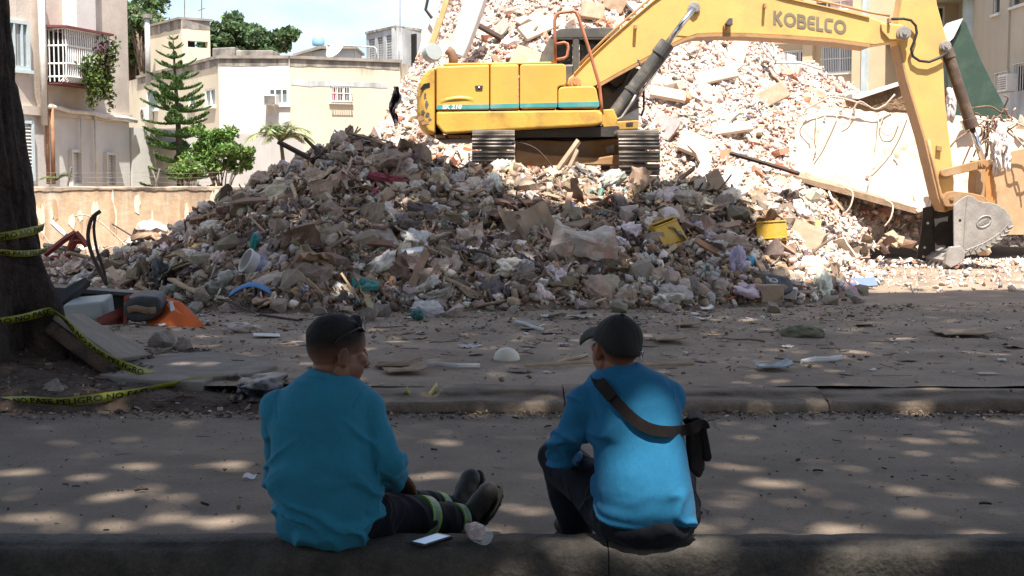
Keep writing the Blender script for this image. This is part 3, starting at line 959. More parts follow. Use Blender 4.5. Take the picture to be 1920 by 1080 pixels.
# roof railing
rl_ = MB();
rl_.tube([W(612, 84, 42), W(700, 88, 42), W(706, 92, 42), W(706, 110, 42)], .025, 6).tube([W(613, 84, 42), W(613, 104, 42)], .025, 6)
tag(rl_.build('roof_rail', m_greyc, smooth=True), 'thin pipe railing running along the cream block roof', 'railing')

# ---------------------------------------------------------------- grey tower behind
gt = thing('grey_tower', 'grey concrete stair tower with pierced block vents', 'tower', W(745, 110, 60))
gl, gc, gr = W(687, 100, 61.5), W(744, 100, 59), W(812, 100, 61)
fg1, fg2 = Face((gl.x, gl.y), (gc.x, gc.y)), Face((gc.x, gc.y), (gr.x, gr.y))
zt = W(744, 52, 59).z
hs = [fg1.rect(691, 73, 703, 112), fg1.rect(708, 70, 718, 112), fg1.rect(724, 66, 738, 112)]
mb = MB(); wall_with_holes(mb, fg1, 0, fg1.len, 3, zt, hs, .3); mb.build('vent_wall', m_greyc, gt)
mb = MB(); fg2.box(mb, .002, fg2.len, 3, zt, -.3, 0); mb.build('side_wall', m_greyc, gt)
mb = MB(); mb.prism([fg1.p(-.05, zt, .05), fg1.p(fg1.len, zt, .05), fg2.p(fg2.len, zt, .05), fg2.p(fg2.len, zt, -3)], (0, 0, .1)); mb.build('roof', m_soot, gt)
mb = MB(); fg1.box(mb, 0, fg1.len, 3, zt - .2, -1, -.9); mb.build('inner_wall', m_dark, gt)
for h in hs:
 vb = MB()
 for k in range(9):
  zz = h[2] + (h[3] - h[2]) * k / 9
  fg1.box(vb, h[0], h[1], zz, zz + .05, -.15, -.05)
 for k in range(1, 4):
  uu = h[0] + (h[1] - h[0]) * k / 4
  fg1.box(vb, uu - .03, uu + .03, h[2], h[3], -.152, -.048)
 vb.build('vent_grille', m_greyc, gt)

# ---------------------------------------------------------------- tan building at the right
tb = thing('tan_apartment_building', 'tan apartment block with white barred windows behind the boom', 'building', (11, 45, 0))
fT = Face((8.2, 47.0), (12.0, 44.0)); fT2 = Face((12.0, 44.0), (15.6, 44.6))
zt = W(1650, -60, 44).z
hA, hB, hC = fT.rect(1466, 96, 1514, 140), fT.rect(1541, 84, 1605, 136), fT.rect(1500, 1, 1600, 22)
hD = fT2.rect(1757, 12, 1772, 50); hE = fT2.rect(1680, 4, 1690, 24)
mb = MB(); wall_with_holes(mb, fT, -2, fT.len, -.2, zt, [hA, hB, hC], .3); mb.build('left_wall', m_tan, tb)
mb = MB(); wall_with_holes(mb, fT2, .002, fT2.len, -.2, zt, [hD, hE], .3); mb.build('right_wall', m_tan2, tb)
mb = MB(); fT.box(mb, 0, fT.len, 0, zt, -1, -.9); fT2.box(mb, 0, fT2.len, 0, zt, -1, -.9); mb.build('inner_wall', m_dark, tb)
window(fT, hA, tb, m_glassd, m_wmetal, .1, 2, 14, m_wmetal, True, 1)
window(fT, hB, tb, m_glassb, m_wmetal, .1, 1, 20, m_wmetal, True, 1)
wc = window(fT, hC, tb, m_glassd, m_wmetal, .1, 3)
mb = MB(); u0, u1, z0, z1 = hC; fT.box(mb, u0 + (u1 - u0) * .55, u1 - .05, z0 + .05, z1 - .05, -.095, -.085); mb.build('curtain', m_pinkcloth, wc)
window(fT2, hD, tb, m_glassd, m_wmetal, .1, 0)
window(fT2, hE, tb, m_glassb, m_bluegrey, .1, 0)
for px in (1520, 1613):
 u = fT.pix(px, 100)[0]; mb = MB(); fT.box(mb, u - .18, u + .18, -.2, zt, .003, .25); mb.build('pilaster', m_tan, tb)
u = fT.pix(1626, 100)[0]; mb = MB(); fT.box(mb, u - .07, u + .07, -.2, zt, .003, .30); mb.build('downpipe', m_bluegrey, tb)
z = fT.pix(1580, 28)[1]; mb = MB(); fT.box(mb, -.3, fT.len - .5, z - .12, z + .08, .26, .6); mb.build('cornice', m_tan, tb)
z = fT2.pix(1720, 86)[1]; mb = MB(); fT2.box(mb, 0.2, 2.2, z, z + .1, .0, 1.2); mb.build('canopy_roof', M('green_canopy', (.15, .19, .13), .7, .2, 3, 0), tb)
u, z = fT.pix(1507, 140); ac_unit(fT, u, z - .1, 'white air conditioner beside the barred window of the tan block', .6, .5, .3, True)
z = fT2.pix(1790, 8)[1]; mb = MB(); fT2.box(mb, fT2.len - 2.6, fT2.len + .6, z, z + .25, -.5, 1.6); mb.build('roof', m_beige, tb)
p_ = W(1817, 90, 43); mb = MB(); mb.bb(p_.x - .14, p_.x + .14, 43, 43.3, 1, W(0, -40, 43).z); tag(mb.build('canopy_post', m_bluegrey), 'pale blue post standing beyond the green panel', 'post')
cp = thing('carport', 'dark carport roof beyond the green panel', 'carport', W(1840, 90, 52))
MB().pprism([(1800, 56), (1860, 56), (1860, 64), (1800, 68)], 50, 56).build('roof', m_greyc, cp)
MB().pprism([(1822, 66), (1860, 64), (1860, 120), (1822, 120)], 53, 54).build('wall', m_maroon, cp)

# ---------------------------------------------------------------- far right building
rb = thing('beige_apartment_building', 'beige grey apartment block at the edge beyond the green panel', 'building', (15, 40, 0))
fR = Face((W(1843, 100, 42).x, 42), (W(2040, 100, 35).x, 35))
zt = 14
hF = fR.rect(1868, 136, 1892, 182); hG = fR.rect(1903, 118, 1935, 176); hH = fR.rect(1896, -12, 1935, 8); hI = fR.rect(1862, -6, 1874, 26)
mb = MB(); wall_with_holes(mb, fR, 0, fR.len, -.2, zt, [hF, hG, hH, hI], .3); mb.build('wall', m_beige, rb)
fR2 = Face((fR.a.x - .0, 50), (fR.a.x, 42)); mb = MB(); fR2.box(mb, 0, fR2.len - .005, -.2, zt, -.3, 0); mb.build('side_wall', m_beige, rb)
mb = MB(); fR.box(mb, .4, fR.len, 0, zt, -1, -.9); mb.build('inner_wall', m_dark, rb)
for h in (hF, hG): window(fR, h, rb, m_glassd, m_frame, .1, 1, 8, m_frame)
for h in (hH, hI): window(fR, h, rb, m_glassd, m_frame, .1, 0)
u = fR.pix(1893, 60)[0]; mb = MB(); fR.box(mb, u - .03, u + .03, 0, zt, .002, .06); mb.build('downpipe', m_beige, rb)
u, z = fR.pix(1900, 172); ac_unit(fR, u, z, 'white air conditioner under the barred window of the beige block', .7, .5, .35)
fq = Face((W(1868, 200, 36).x, 36), (W(2060, 200, 31).x, 31))
tag((lambda m_: (fq.box(m_, 0, fq.len, -.2, fq.pix(1900, 172)[1], -.25, 0), m_)[1])(MB()).build('side_wall', m_greyc), 'low grey wall below the beige apartment block', 'wall')
# ================================================================== EXCAVATOR
m_yel = M('faded_yellow_paint', (0.65, 0.37, 0.078), .5, .12, 1.2, .08, 25, spec=.4, stain=(0.48, 0.30, 0.10), stain_amt=.4, stain_scale=1.4, fine=.05)
m_yel2 = M('dirty_yellow_paint', (0.60, 0.35, 0.065), .6, .2, 1.6, .12, 25, stain=(0.20, 0.12, 0.055), stain_amt=.65, stain_scale=2.2, fine=.05)
m_boom = M('boom_yellow_paint', (0.65, 0.415, 0.135), .5, .10, .9, .08, 20, stain=(0.46, 0.30, 0.14), stain_amt=.45, stain_scale=1.7, fine=.06)
m_edge = M('worn_boom_edge', (0.42, 0.25, 0.12), .65, .3, 3, .2, 25, stain=(0.25, 0.15, 0.08), stain_amt=.6, stain_scale=3)
m_teal = M('teal_stripe', (0.06, 0.30, 0.30), .5, .15, 3, 0, stain=(0.3, 0.45, 0.42), stain_amt=.5, stain_scale=2)
m_cab = M('cab_grey_paint', (0.075, 0.078, 0.08), .5, .15, 2, .05, 25, stain=(.2, .19, .17), stain_amt=.4, stain_scale=2)
m_cyl = M('hydraulic_barrel', (0.075, 0.073, 0.07), .5, .3, 3, .1, 25, stain=(.26, .22, .17), stain_amt=.5, stain_scale=3)
m_brcyl = M('brown_barrel', (0.085, 0.055, 0.04), .6, .3, 3, .1, 25, stain=(.22, .16, .11), stain_amt=.5, stain_scale=3)
m_rod = M('chrome_rod', (0.6, 0.6, 0.6), .18, .05, 3, 0, metal=1.0)
m_steel = M('worn_steel', (0.34, 0.315, 0.29), .5, .25, 3, .25, 30, metal=.25, stain=(.22, .18, .15), stain_amt=.5, stain_scale=4, fine=.08)
m_steeld = M('dark_steel', (0.045, 0.04, 0.037), .6, .3, 4, .2, 25)
m_track = M('track_steel', (0.20, 0.17, 0.145), .6, .3, 5, .25, 25, metal=.2, stain=(.34, .29, .24), stain_amt=.7, stain_scale=4)
m_frameo = M('dusty_ochre_steel', (0.36, 0.20, 0.09), .75, .3, 2, .2, 20, stain=(.36, .27, .18), stain_amt=.7, stain_scale=2)
m_hose = M('black_hose', (0.02, 0.02, 0.02), .55, .2, 6, 0)
m_orail = M('orange_handrail', (0.40, 0.15, 0.085), .55, .2, 5, 0)
m_logo = M('grey_brown_lettering', (0.20, 0.17, 0.12), .6, .15, 4, 0)
m_letw = M('white_lettering', (0.7, 0.72, 0.7), .6, .05, 4, 0)
m_exh = M('rusty_exhaust', (0.17, 0.105, 0.07), .8, .3, 5, .2)
m_cabglass = glass_mat('cab_glass', (0.012, 0.014, 0.015), .04, .72)
m_seat = M('seat_fabric', (0.03, 0.03, 0.03), .9, .2, 8, 0)

YN, YF = 20.65, 23.35                  # near and far side of the house
EX = thing('excavator', 'big yellow tracked excavator standing on the rubble with its boom stretched right', 'excavator', (W(1070, 300, 22).x, 22, 1.3))
def rounded(pts, r, seg=4):
 """round the corners of a 2-D outline"""
 out = []
 n = len(pts)
 for i in range(n):
  p = Vector(pts[i]); a = (Vector(pts[i - 1]) - p); b = (Vector(pts[(i + 1) % n]) - p)
  rr = min(r, a.length * .45, b.length * .45)
  A, B = p + a.normalized() * rr, p + b.normalized() * rr
  for k in range(seg + 1):
   t = k / seg
   out.append(tuple(A * (1 - t) ** 2 + p * 2 * t * (1 - t) + B * t * t))
 return out
# counterweight, rounded in plan as well
cwp = [(815, 124), (803, 128), (791, 138), (783, 154), (780, 178), (780, 212), (785, 236), (797, 250), (815, 253)]
mb = MB()
ys = [(YN - .005, 16), (YN + .06, 7), (YN + .2, 1), (YN + .6, -4), (22, -8), (YF - .6, -4), (YF - .2, 1), (YF - .06, 7), (YF, 16)]
rings = []
for y, ins in ys:
 ring = []
 for px, py in cwp:
  p = W(px, py, YN)
  f_ = (815 - px) / 35
  ring.append(Vector((p.x + ins * .0072 * f_, y, p.z + (-.0015 * ins if py < 180 else .0015 * ins) * 1.0)))
 rings.append(ring)
n = len(cwp)
vs = [q for r_ in rings for q in r_]
fs = [[i * n + k, i * n + (k + 1) % n, (i + 1) * n + (k + 1) % n, (i + 1) * n + k] for i in range(len(rings) - 1) for k in range(n)]
fs += [list(range(n)), [(len(rings) - 1) * n + k for k in range(n)]]
mb.add(vs, fs)
cw = mb.build('counterweight', m_yel2, EX, bev=.03)
mb = MB(); mb.pprism([(788, 166), (795, 157), (806, 155), (806, 163), (788, 168)], YN - .012, YN + .03); mb.build('lifting_slot', m_dark, cw)
for sx, sy, sw, sh in ((789, 222, 7, 5), (797, 230, 8, 4), (802, 216, 4, 5), (793, 210, 3, 4), (800, 196, 3, 9), (797, 180, 2.5, 6), (806, 224, 3, 3)):
 MB().pprism([(sx + sw * (1 + .35 * math.sin(k * 2.7 + sx)) * math.cos(k * .7), sy + sh * (1 + .3 * math.cos(k * 3.1 + sy)) * math.sin(k * .7)) for k in range(9)], YN - .0085, YN + .02).build('scuff', m_frameo if sw > 5 else m_cyl, cw)
# doors and panels
def panel(name, pix, y0=YN, y1=YF, mat=m_yel, bev=.03):
 return MB().pprism(pix, y0, y1).build(name, mat, EX, bev=bev, seg=3)
d1 = panel('engine_door', [(818, 124), (917.3, 121), (917.3, 206), (818, 207.5)])
d2 = panel('engine_door', [(919, 121), (972.5, 120.5), (972.5, 205), (919, 206)])
d3 = panel('pump_door', rounded([(974.5, 120.5), (1061, 119.5), (1062, 161), (1045.3, 161.5), (1045.3, 203.5), (974.5, 205)], 8), bev=.02)
d4 = panel('tool_box', rounded([(1046.5, 163), (1117, 161), (1125, 203), (1046.5, 203.4)], 10), YN, YN + 1.0, bev=.02)
tp = MB().pprism([(830, 118.5), (1040, 115.5), (1040, 119.5), (830, 122.5)], YN + .25, YF - .3).build('hood', m_yel, EX, bev=.02)
for d_, a, b, c0, c1 in ((d1, 819, 916.8, 197, 204.8), (d2, 919.5, 972, 195.6, 203.4), (d3, 975, 1044.8, 194, 201.8), (d4, 1047, 1123.5, 192, 201)):
 MB().pprism([(a, c0), (b, c0 - 1.4), (b, c1 - 1.4), (a, c1)], YN - .006, YN + .02).build('stripe', m_teal, d_)
mb = MB(); mb.pprism([(890.5, 160.5), (905.5, 160.5), (904.5, 169), (892, 169)], YN - .010, YN + .02); h_ = mb.build('door_latch', m_steeld, d1)
MB().ell(W(898.5, 164.5, YN - .014), (.016, .012, .016)).build('lock', m_rod, d1)
# dent: a shallow pressed crease on the first door
mb = MB(); mb.grid(lambda u, v: W(826 + 62 * u, 186 + 8 * v - 6 * math.sin(u * 2.6), YN - .002 - .018 * math.sin(math.pi * v) * math.sin(math.pi * u)), 14, 6); mb.build('dent', m_yel, d1, smooth=True)
sk = MB().pprism([(818, 208.5), (1120, 206), (1130, 212), (1130, 231), (1118, 235), (832, 251), (818, 234)], YN + .0, YN + .35).build('side_skirt', m_yel2, EX, bev=.035, seg=3)
sk2 = MB().pprism([(818, 208.5), (1130, 206), (1130, 232), (830, 246), (818, 238)], YN + .352, YF).build('deck_frame', m_yel2, EX)
MB().pprism([(800, 250), (830, 253), (1118, 238), (1160, 236), (1160, 256), (940, 258), (820, 262)], YN + .25, YF - .2).build('belly_plate', m_steeld, EX)
for i, x in enumerate((812, 838, 860, 884)):
 MB().pprism([(x, 253), (x + 22, 253.5), (x + 24, 259), (x + 4, 259)], YN + .18, YN + .24).build('belly_slat', m_frameo, EX)
# exhaust, handrail
MB().tube([W(850, 124, 21.6), W(850, 108, 21.6), W(846, 99, 21.6), W(839, 93, 21.6)], [.075, .075, .073, .07], 12).build('exhaust', m_exh, EX, smooth=True)
yr = YN + .08
MB().tube([W(x, y, yr) for x, y in ((1041, 119), (1040, 60), (1040, 38), (1043, 28), (1050, 24), (1074, 21), (1080, 23), (1085, 33), (1103, 88), (1124, 160), (1127, 190), (1129, 215))], .026, 8).build('handrail', m_orail, EX, smooth=True)
MB().tube([W(x, y, yr) for x, y in ((1041, 83), (1058, 79.5), (1064, 82), (1065.5, 90), (1063.5, 105), (1058, 109), (1041, 112))], .022, 8).build('grab_handle', m_orail, EX, smooth=True)
# turntable and undercarriage
xc = W(1070, 260, 22).x
zt_ = W(1070, 250, 22).z
MB().lathe([(.72, -.22), (.76, -.2), (.76, -.1), (.70, -.09), (.70, .0), (.80, .0), (.80, .12), (.6, .12)], (xc, 22, zt_ - .02), n=40).build('slew_ring', m_steeld, EX)
mb = MB()
mb.pprism([(966, 264), (1010, 262), (1065, 265), (1120, 262), (1168, 258), (1168, 296), (1120, 300), (1080, 304), (966, 298)], 21.2, 22.8)
mb.pprism([(966, 280), (1020, 290), (1120, 296), (1168, 288), (1168, 310), (966, 310)], 20.9, 21.19)
mb.build('undercarriage', m_frameo, EX, bev=.02)
MB().pprism([(1136, 276), (1152, 270), (1152, 286), (1138, 288)], 21.17, 21.2).build('access_plate', m_steel, EX)
zt0, zt1 = 1.42, 2.31
for (px0, px1, nm) in ((885, 965, 'l'), (1160, 1237, 'r')):
 xa, xb = W(px0, 300, 20.0).x, W(px1, 300, 20.0).x
 xm, wid = (xa + xb) / 2, (xb - xa)
 tr = thing('track', None, None, (xm, 22, zt0))
 tr.parent = EX
 tr.location = Vector((xm, 22, zt0)) - org(EX)
 mb = MB()
 mb.bb(xm - wid * .3, xm + wid * .3, 20.55, 23.45, zt0 + .22, zt1 - .2)
 mb.build('track_frame', m_frameo, tr, bev=.03)
 for y in (20.38, 23.62):
  MB().lathe([(.30, -.1), (.34, -.09), (.34, .09), (.30, .1)], (xm, y, (zt0 + zt1) / 2), (1, 0, 0), 20).build('sprocket', m_steeld, tr)
 for k in range(7):
  MB().lathe([(.12, -.14), (.14, -.12), (.14, .12), (.12, .14)], (xm, 20.9 + k * .36, zt0 + .17), (1, 0, 0), 12).build('roller', m_steeld, tr)
 # loop of shoes
 rr = (zt1 - zt0) / 2 - .045
 ya, yb = 20.38, 23.62
 per = 2 * (yb - ya) + 2 * math.pi * rr
 N_ = 46
 sb = MB()
 for j in (-1, 0, 1):
  sb.box((0, j * .062, .028), (wid, .022, .052))
 sb.box((0, 0, 0), (wid, .172, .018))
 for sx in (-.16, .16):
  for sy in (-.03, .03):
   sb.box((sx * wid, sy, .014), (.035, .026, .02))
 me = sb.mesh('track_shoe', m_track)
 zc = (zt0 + zt1) / 2
 for k in range(N_):
  s_ = per * k / N_
  if s_ < yb - ya:
   y, z, a = ya + s_, zc + rr, 0
  elif s_ < yb - ya + math.pi * rr:
   a = (s_ - (yb - ya)) / rr
   y, z = yb + rr * math.sin(a), zc + rr * math.cos(a)
  elif s_ < 2 * (yb - ya) + math.pi * rr:
   y, z, a = yb - (s_ - (yb - ya) - math.pi * rr), zc - rr, math.pi
  else:
   a2 = (s_ - 2 * (yb - ya) - math.pi * rr) / rr
   y, z, a = ya - rr * math.sin(a2), zc - rr * math.cos(a2), math.pi + a2
  o = put('track_shoe', me, tr, Vector((xm, y, z)) - Vector((xm, 22, zt0)))
  o.rotation_euler = (-a, 0, 0)
# cab on the far side
cy0, cy1 = 22.15, 23.25
cabm = MB()
def cpp(pix, y0, y1, m_=None): (m_ or cabm).pprism(pix, y0, y1)
for (y0, y1) in ((cy0, cy0 + .07), (cy1 - .07, cy1)):
 cpp([(1010, 122), (1018, 96), (1031, 70), (1040, 62), (1047, 70), (1041, 90), (1042, 122)], y0, y1)          # rear quarter
 cpp([(1074, 70), (1086, 70), (1086, 215), (1074, 215)], y0, y1)                                             # mid post
 cpp([(1152, 62), (1166, 64), (1190, 120), (1198, 150), (1188, 150), (1172, 110)], y0, y1)                     # front post
 cpp([(1042, 122), (1074, 122), (1074, 215), (1042, 215)], y0, y1)
 cpp([(1086, 150), (1198, 150), (1198, 215), (1086, 215)], y0, y1)                                           # door panel
cb_ = cabm.build('cab_frame', m_cab, EX, bev=.02)
MB().pprism(rounded([(1030, 71), (1046, 55), (1060, 52.5), (1146, 51.5), (1168, 57), (1176, 70)], 6), cy0 - .01, cy1 + .01).build('cab_roof', m_cab, EX, bev=.05, seg=3)
for (y, q) in ((cy0 + .03, 1), (cy1 - .03, 0)):
 MB().pprism([(1043, 72), (1073.5, 72), (1073.5, 121.5), (1043, 121.5)], y, y + .006).build('cab_window', m_cabglass, EX)
 MB().pprism([(1086.5, 72), (1153, 72), (1188, 149.5), (1086.5, 149.5)], y, y + .006).build('cab_window', m_cabglass, EX)
MB().pprism([(1042, 71), (1074, 71), (1074, 74), (1042, 74)], cy0 - .006, cy0 - .001).build('window_seal', m_steeld, EX)
MB().pprism([(1086, 71), (1156, 71), (1157, 74), (1086, 74)], cy0 - .006, cy0 - .001).build('window_seal', m_steeld, EX)
MB().pprism([(1010, 120), (1016, 98), (1032, 78), (1032, 120)], cy0 + .2, cy1 - .2).build('rear_window', m_cabglass, EX)
mb = MB(); mb.pprism([(1072, 128), (1086, 128), (1080, 168), (1070, 172)], 22.5, 22.95); mb.pprism([(1070, 168), (1112, 166), (1112, 178), (1070, 180)], 22.45, 23.0); mb.build('driver_seat', m_seat, EX, bev=.04)
MB().pprism([(1130, 130), (1198, 128), (1198, 226), (1130, 228)], cy0 - .16, cy0 - .1).build('front_panel', m_cab, EX, bev=.015)
MB().pprism([(1146, 228), (1197, 225), (1197, 243), (1146, 245)], cy0 - .18, cy1).build('step_frame', m_yel2, EX, bev=.02)
MB().pprism([(1174, 230), (1187, 229), (1187, 235), (1174, 236)], cy0 - .19, cy0 - .17).build('step_light', m_steeld, EX)

# boom
YB0, YB1 = 21.72, 22.28
boompix = [(1064, 158), (1066, 147), (1076, 139), (1100, 113), (1142, 74), (1185, 36), (1225, 2), (1262, -24), (1300, -38), (1345, -40), (1400, -27), (1470, -4), (1560, 16), (1632, 33), (1660, 43),
           (1690, 46), (1703, 53), (1706, 65), (1698, 76), (1670, 79), (1640, 84), (1560, 73), (1480, 67), (1400, 63), (1340, 62), (1305, 64), (1285, 70), (1262, 81), (1215, 106), (1160, 136), (1118, 160), (1095, 169), (1072, 168)]
bm_ = MB().pprism(boompix, YB0, YB1).build('boom', m_boom, EX, bev=.012)
# flange strips along the lower and the upper edges, a few mm proud
def edge_strip(pix, name, th=.03, mat=m_edge, y0=YB0 - .03, y1=YB1 + .03):
 n = len(pix)
 V, Q = [], []
 for (px, py) in pix:
  p = W(px, py, YB0)
  for dz in (0, -th):
   for y in (y0, y1):
    V.append((p.x, y, p.z + dz))
 for k in range(n - 1):
  a, b = 4 * k, 4 * k + 4
  Q += [(a, a + 1, b + 1, b), (a + 2, b + 2, b + 3, a + 3), (a, b, b + 2, a + 2), (a + 1, a + 3, b + 3, b + 1)]
 Q += [(0, 2, 3, 1), (4 * n - 4, 4 * n - 3, 4 * n - 1, 4 * n - 2)]
 return MB().add(V, Q).build(name, mat, bm_)
edge_strip([(1630, 83), (1560, 73.4), (1480, 67.4), (1400, 63.4), (1340, 62.4), (1305, 64.4), (1285, 70.4), (1262, 81.4), (1215, 106.4), (1160, 136.4), (1120, 159.4)], 'lower_flange', .05)
edge_strip([(1076, 137), (1100, 111.5), (1142, 72.5), (1185, 34.5), (1225, .5), (1262, -25.5), (1300, -39.5), (1345, -41.5), (1400, -28.5), (1470, -5.5), (1560, 14.5), (1630, 31.5)], 'upper_flange', .02, m_boom)
def pin(px, py, y, r, name, parent, mat=m_steel, depth=.07):
 p = W(px, py, y)
 return MB().lathe([(r * 1.35, 0), (r * 1.35, depth * .5), (r, depth * .55), (r, depth), (r * .45, depth), (r * .4, depth * 1.35), (.001, depth * 1.35)], p, (0, -1, 0), 18).build(name, mat, parent, smooth=False)
pin(1078, 156, YB0, .075, 'boom_foot_pin', bm_, m_frameo)
pin(1301, 15, YB0, .075, 'cylinder_pin', bm_)
pin(1694, 62, YB0 - .05, .085, 'arm_pin', bm_)
MB().pprism([(1268, 66), (1278, 30), (1296, 2), (1308, 4), (1310, 20), (1308, 62), (1290, 68)], YB0 - .012, YB0).build('gusset_plate', m_boom, bm_)
MB().pprism([(1652, 44), (1694, 48), (1704, 56), (1704, 68), (1696, 74), (1668, 74), (1654, 58)], YB0 - .05, YB0 - .001).build('boom_tip', m_boom, bm_, bev=.008)
for px, py, w_, h_ in ((1192, 50, 6, 9), (1435, 10, 5, 10), (1669, 38, 5, 10)):
 MB().pprism([(px - w_ / 2, py - h_ / 2), (px + w_ / 2, py - h_ / 2), (px + w_ / 2, py + h_ / 2), (px - w_ / 2, py + h_ / 2)], YB0 - .12, YB0 - .002).build('hose_bracket', m_edge, bm_, bev=.008)
MB().pprism([(1360, 44), (1368, 33), (1374, 33), (1374, 47), (1364, 48)], YB0 - .16, YB0 - .03).build('work_light', m_cyl, bm_, bev=.01)
MB().pprism([(1357, 47), (1366, 46), (1363, 57), (1359, 57)], YB0 - .1, YB0 - .002).build('light_bracket', m_edge, bm_)
for k, dy in enumerate((.06, .12, .19)):
 MB().tube([W(x, y, YB0 + dy) + Vector((0, 0, .055)) for x, y in ((1085, 128), (1142, 71), (1185, 33), (1225, -1), (1262, -27), (1300, -41), (1345, -43), (1400, -30), (1470, -7), (1560, 13), (1632, 30), (1668, 36))], .02, 6).build('hydraulic_pipe', m_edge, bm_, smooth=True)
# lettering: KOBELCO in thick strokes
def stroke2d(pts, w):
 """flat ribbon polygon along pts (2-D), mitred"""
 P = [Vector(p) for p in pts]
 Lf, Rt = [], []
 for i, p in enumerate(P):
  a = (P[i] - P[i - 1]).normalized() if i > 0 else None
  b = (P[i + 1] - P[i]).normalized() if i < len(P) - 1 else None
  if a is None: a = b
  if b is None: b = a
  na, nb = Vector((-a.y, a.x)), Vector((-b.y, b.x))
  m = (na + nb).normalized()
  k = 1 / max(.5, m.dot(na))
  Lf.append(p + m * w / 2 * k); Rt.append(p - m * w / 2 * k)
 return Lf, Rt
def arc(cx, cy, rx, ry, a0, a1, n=12):
 return [(cx + rx * math.cos(R(a0 + (a1 - a0) * k / n)), cy + ry * math.sin(R(a0 + (a1 - a0) * k / n))) for k in range(n + 1)]
LET = {'K': (.80, [[(.12, 0), (.12, 1)], [(.22, .47), (.62, 1.0)], [(.24, .56), (.68, 0)]], .22),
       'O': (.98, [arc(.48, .5, .38, .39, 0, 360, 24)], .22),
       'B': (.78, [[(.12, 0), (.12, 1)], [(.12, .89), *arc(.42, .72, .17, .17, 90, -90, 8), (.12, .55)], [(.12, .55), *arc(.46, .33, .2, .22, 90, -90, 8), (.12, .11)]], .21),
       'E': (.66, [[(.62, .89), *arc(.30, .70, .19, .19, 90, 180, 5), *arc(.30, .30, .19, .19, 180, 270, 5), (.62, .11)], [(.12, .5), (.58, .5)]], .21),
       'L': (.62, [[(.12, 1), (.12, .11)], [(.02, .11), (.58, .11)]], .22),
       'C': (.72, [[(.68, .89), *arc(.30, .70, .19, .19, 90, 180, 5), *arc(.30, .30, .19, .19, 180, 270, 5), (.60, .11)]], .22)}
def letters(text, origin, ux, uz, h, name, mat, parent, thick, gap=.06, wide=1.0):
 x = 0
 for ch in text:
  wd, strokes, w = LET[ch]
  mb = MB()
  for si, s_ in enumerate(strokes):
   A, B = stroke2d(s_, w)
   th = thick + .0012 * si
   n = len(A)
   V, Q = [], []
   for k in range(n):
    for q in (A[k], B[k]):
     p = origin + ux * ((x + q.x) * h * wide) + uz * (q.y * h)
     V.append(p + Vector((0, -th, 0))); V.append(p + Vector((0, .004, 0)))
   for k in range(n - 1):
    a, b = 4 * k, 4 * k + 4
    Q += [(a, a + 2, b + 2, b), (a, b, b + 1, a + 1), (a + 2, a + 3, b + 3, b + 2)]
   Q += [(0, 1, 3, 2), (4 * n - 4, 4 * n - 2, 4 * n - 1, 4 * n - 3)]
   mb.add(V, Q)
  mb.build(name, mat, parent)
  x += wd + gap
 return x
o = W(1449.5, 46, YB0); e = W(1587, 65.5, YB0)
ux = (e - o).normalized(); uz = Vector((-ux.z * .9 - .12, 0, ux.x)).normalized()
tot = sum(LET[c][0] for c in 'KOBELCO') + 6 * .03
hh = .225
letters('KOBELCO', o, ux, uz, hh, 'letter', m_logo, bm_, .006, .03, (e - o).length / (tot * hh))
def text_mesh(name, s, size, loc, rot, mat, parent, depth=.002, bold=0.0, shear=0.0, sx=1.0):
 cu = bpy.data.curves.new(name, 'FONT')
 cu.body = s
 cu.size = size
 cu.extrude = depth
 cu.offset = bold
 cu.shear = shear
 cu.resolution_u = 3
 tmp = bpy.data.objects.new(name + '_src', cu)
 me = bpy.data.meshes.new_from_object(tmp)
 bpy.data.objects.remove(tmp)
 bpy.data.curves.remove(cu)
 me.materials.clear()
 me.materials.append(mat)
 ob = bpy.data.objects.new(name, me)
 COL.objects.link(ob)
 lo = Vector(loc)
 if parent is not None:
  ob.parent = parent
  lo = lo - org(parent)
 ob.location = lo
 ob.rotation_euler = rot
 ob.scale = (sx, 1, 1)
 return ob
text_mesh('letter', 'SK 210', .085, W(829, 204, YN - .008), (R(90), 0, 0), m_letw, d1, .002, .004, .15, 1.2)

# boom cylinder
def cyl_between(parent, a, b, rb, rr, frac, names, mats, y):
 A, B = W(*a, y), W(*b, y)
 m_ = A.lerp(B, frac)
 d = (B - A).normalized()
 o1 = MB()
 o1.tube([A - d * .05, m_], rb, 16)
 o1.tube([m_ - d * .22, m_ + d * .02], rb * 1.2, 16).tube([A + d * .55, A + d * .60], rb * 1.15, 16)
 o1.lathe([(rb * 1.1, -rb), (rb * 1.1, rb)], A, (0, 1, 0), 16)
 o1.build(names[0], mats[0], parent, bev=.006)
 o2 = MB(); o2.tube([m_ + d * .021, B], rr, 14); o2.build(names[1], mats[1], parent, smooth=True)
 o3 = MB(); o3.tube([A + d * .2 + Vector((.11, -.02, -.05)), A.lerp(B, frac * .5) + Vector((.12, -.02, -.07)), m_ - d * .1 + Vector((.09, -.02, -.08))], .018, 6); o3.build('cylinder_pipe', m_steel, parent, smooth=True)
for y in (21.40, 22.60):
 cyl_between(EX, (1143, 226), (1301, 15), .108, .05, .68, ('boom_cylinder', 'cylinder_rod'), (m_cyl, m_rod), y)
MB().pprism([(1126, 206), (1150, 204), (1158, 222), (1154, 246), (1140, 252), (1128, 232)], 21.2, 21.32).build('cylinder_bracket', m_yel2, EX, bev=.015)
MB().tube([W(x, y, 21.3) for x, y in ((1138, 222), (1150, 228), (1166, 220), (1182, 196), (1192, 178))], .02, 6).build('hose', m_steel, EX, smooth=True)
MB().tube([W(x, y, 21.5) for x, y in ((1196, 112), (1205, 130), (1207, 170), (1207, 205), (1202, 218))], .018, 6).build('hose', m_hose, EX, smooth=True)
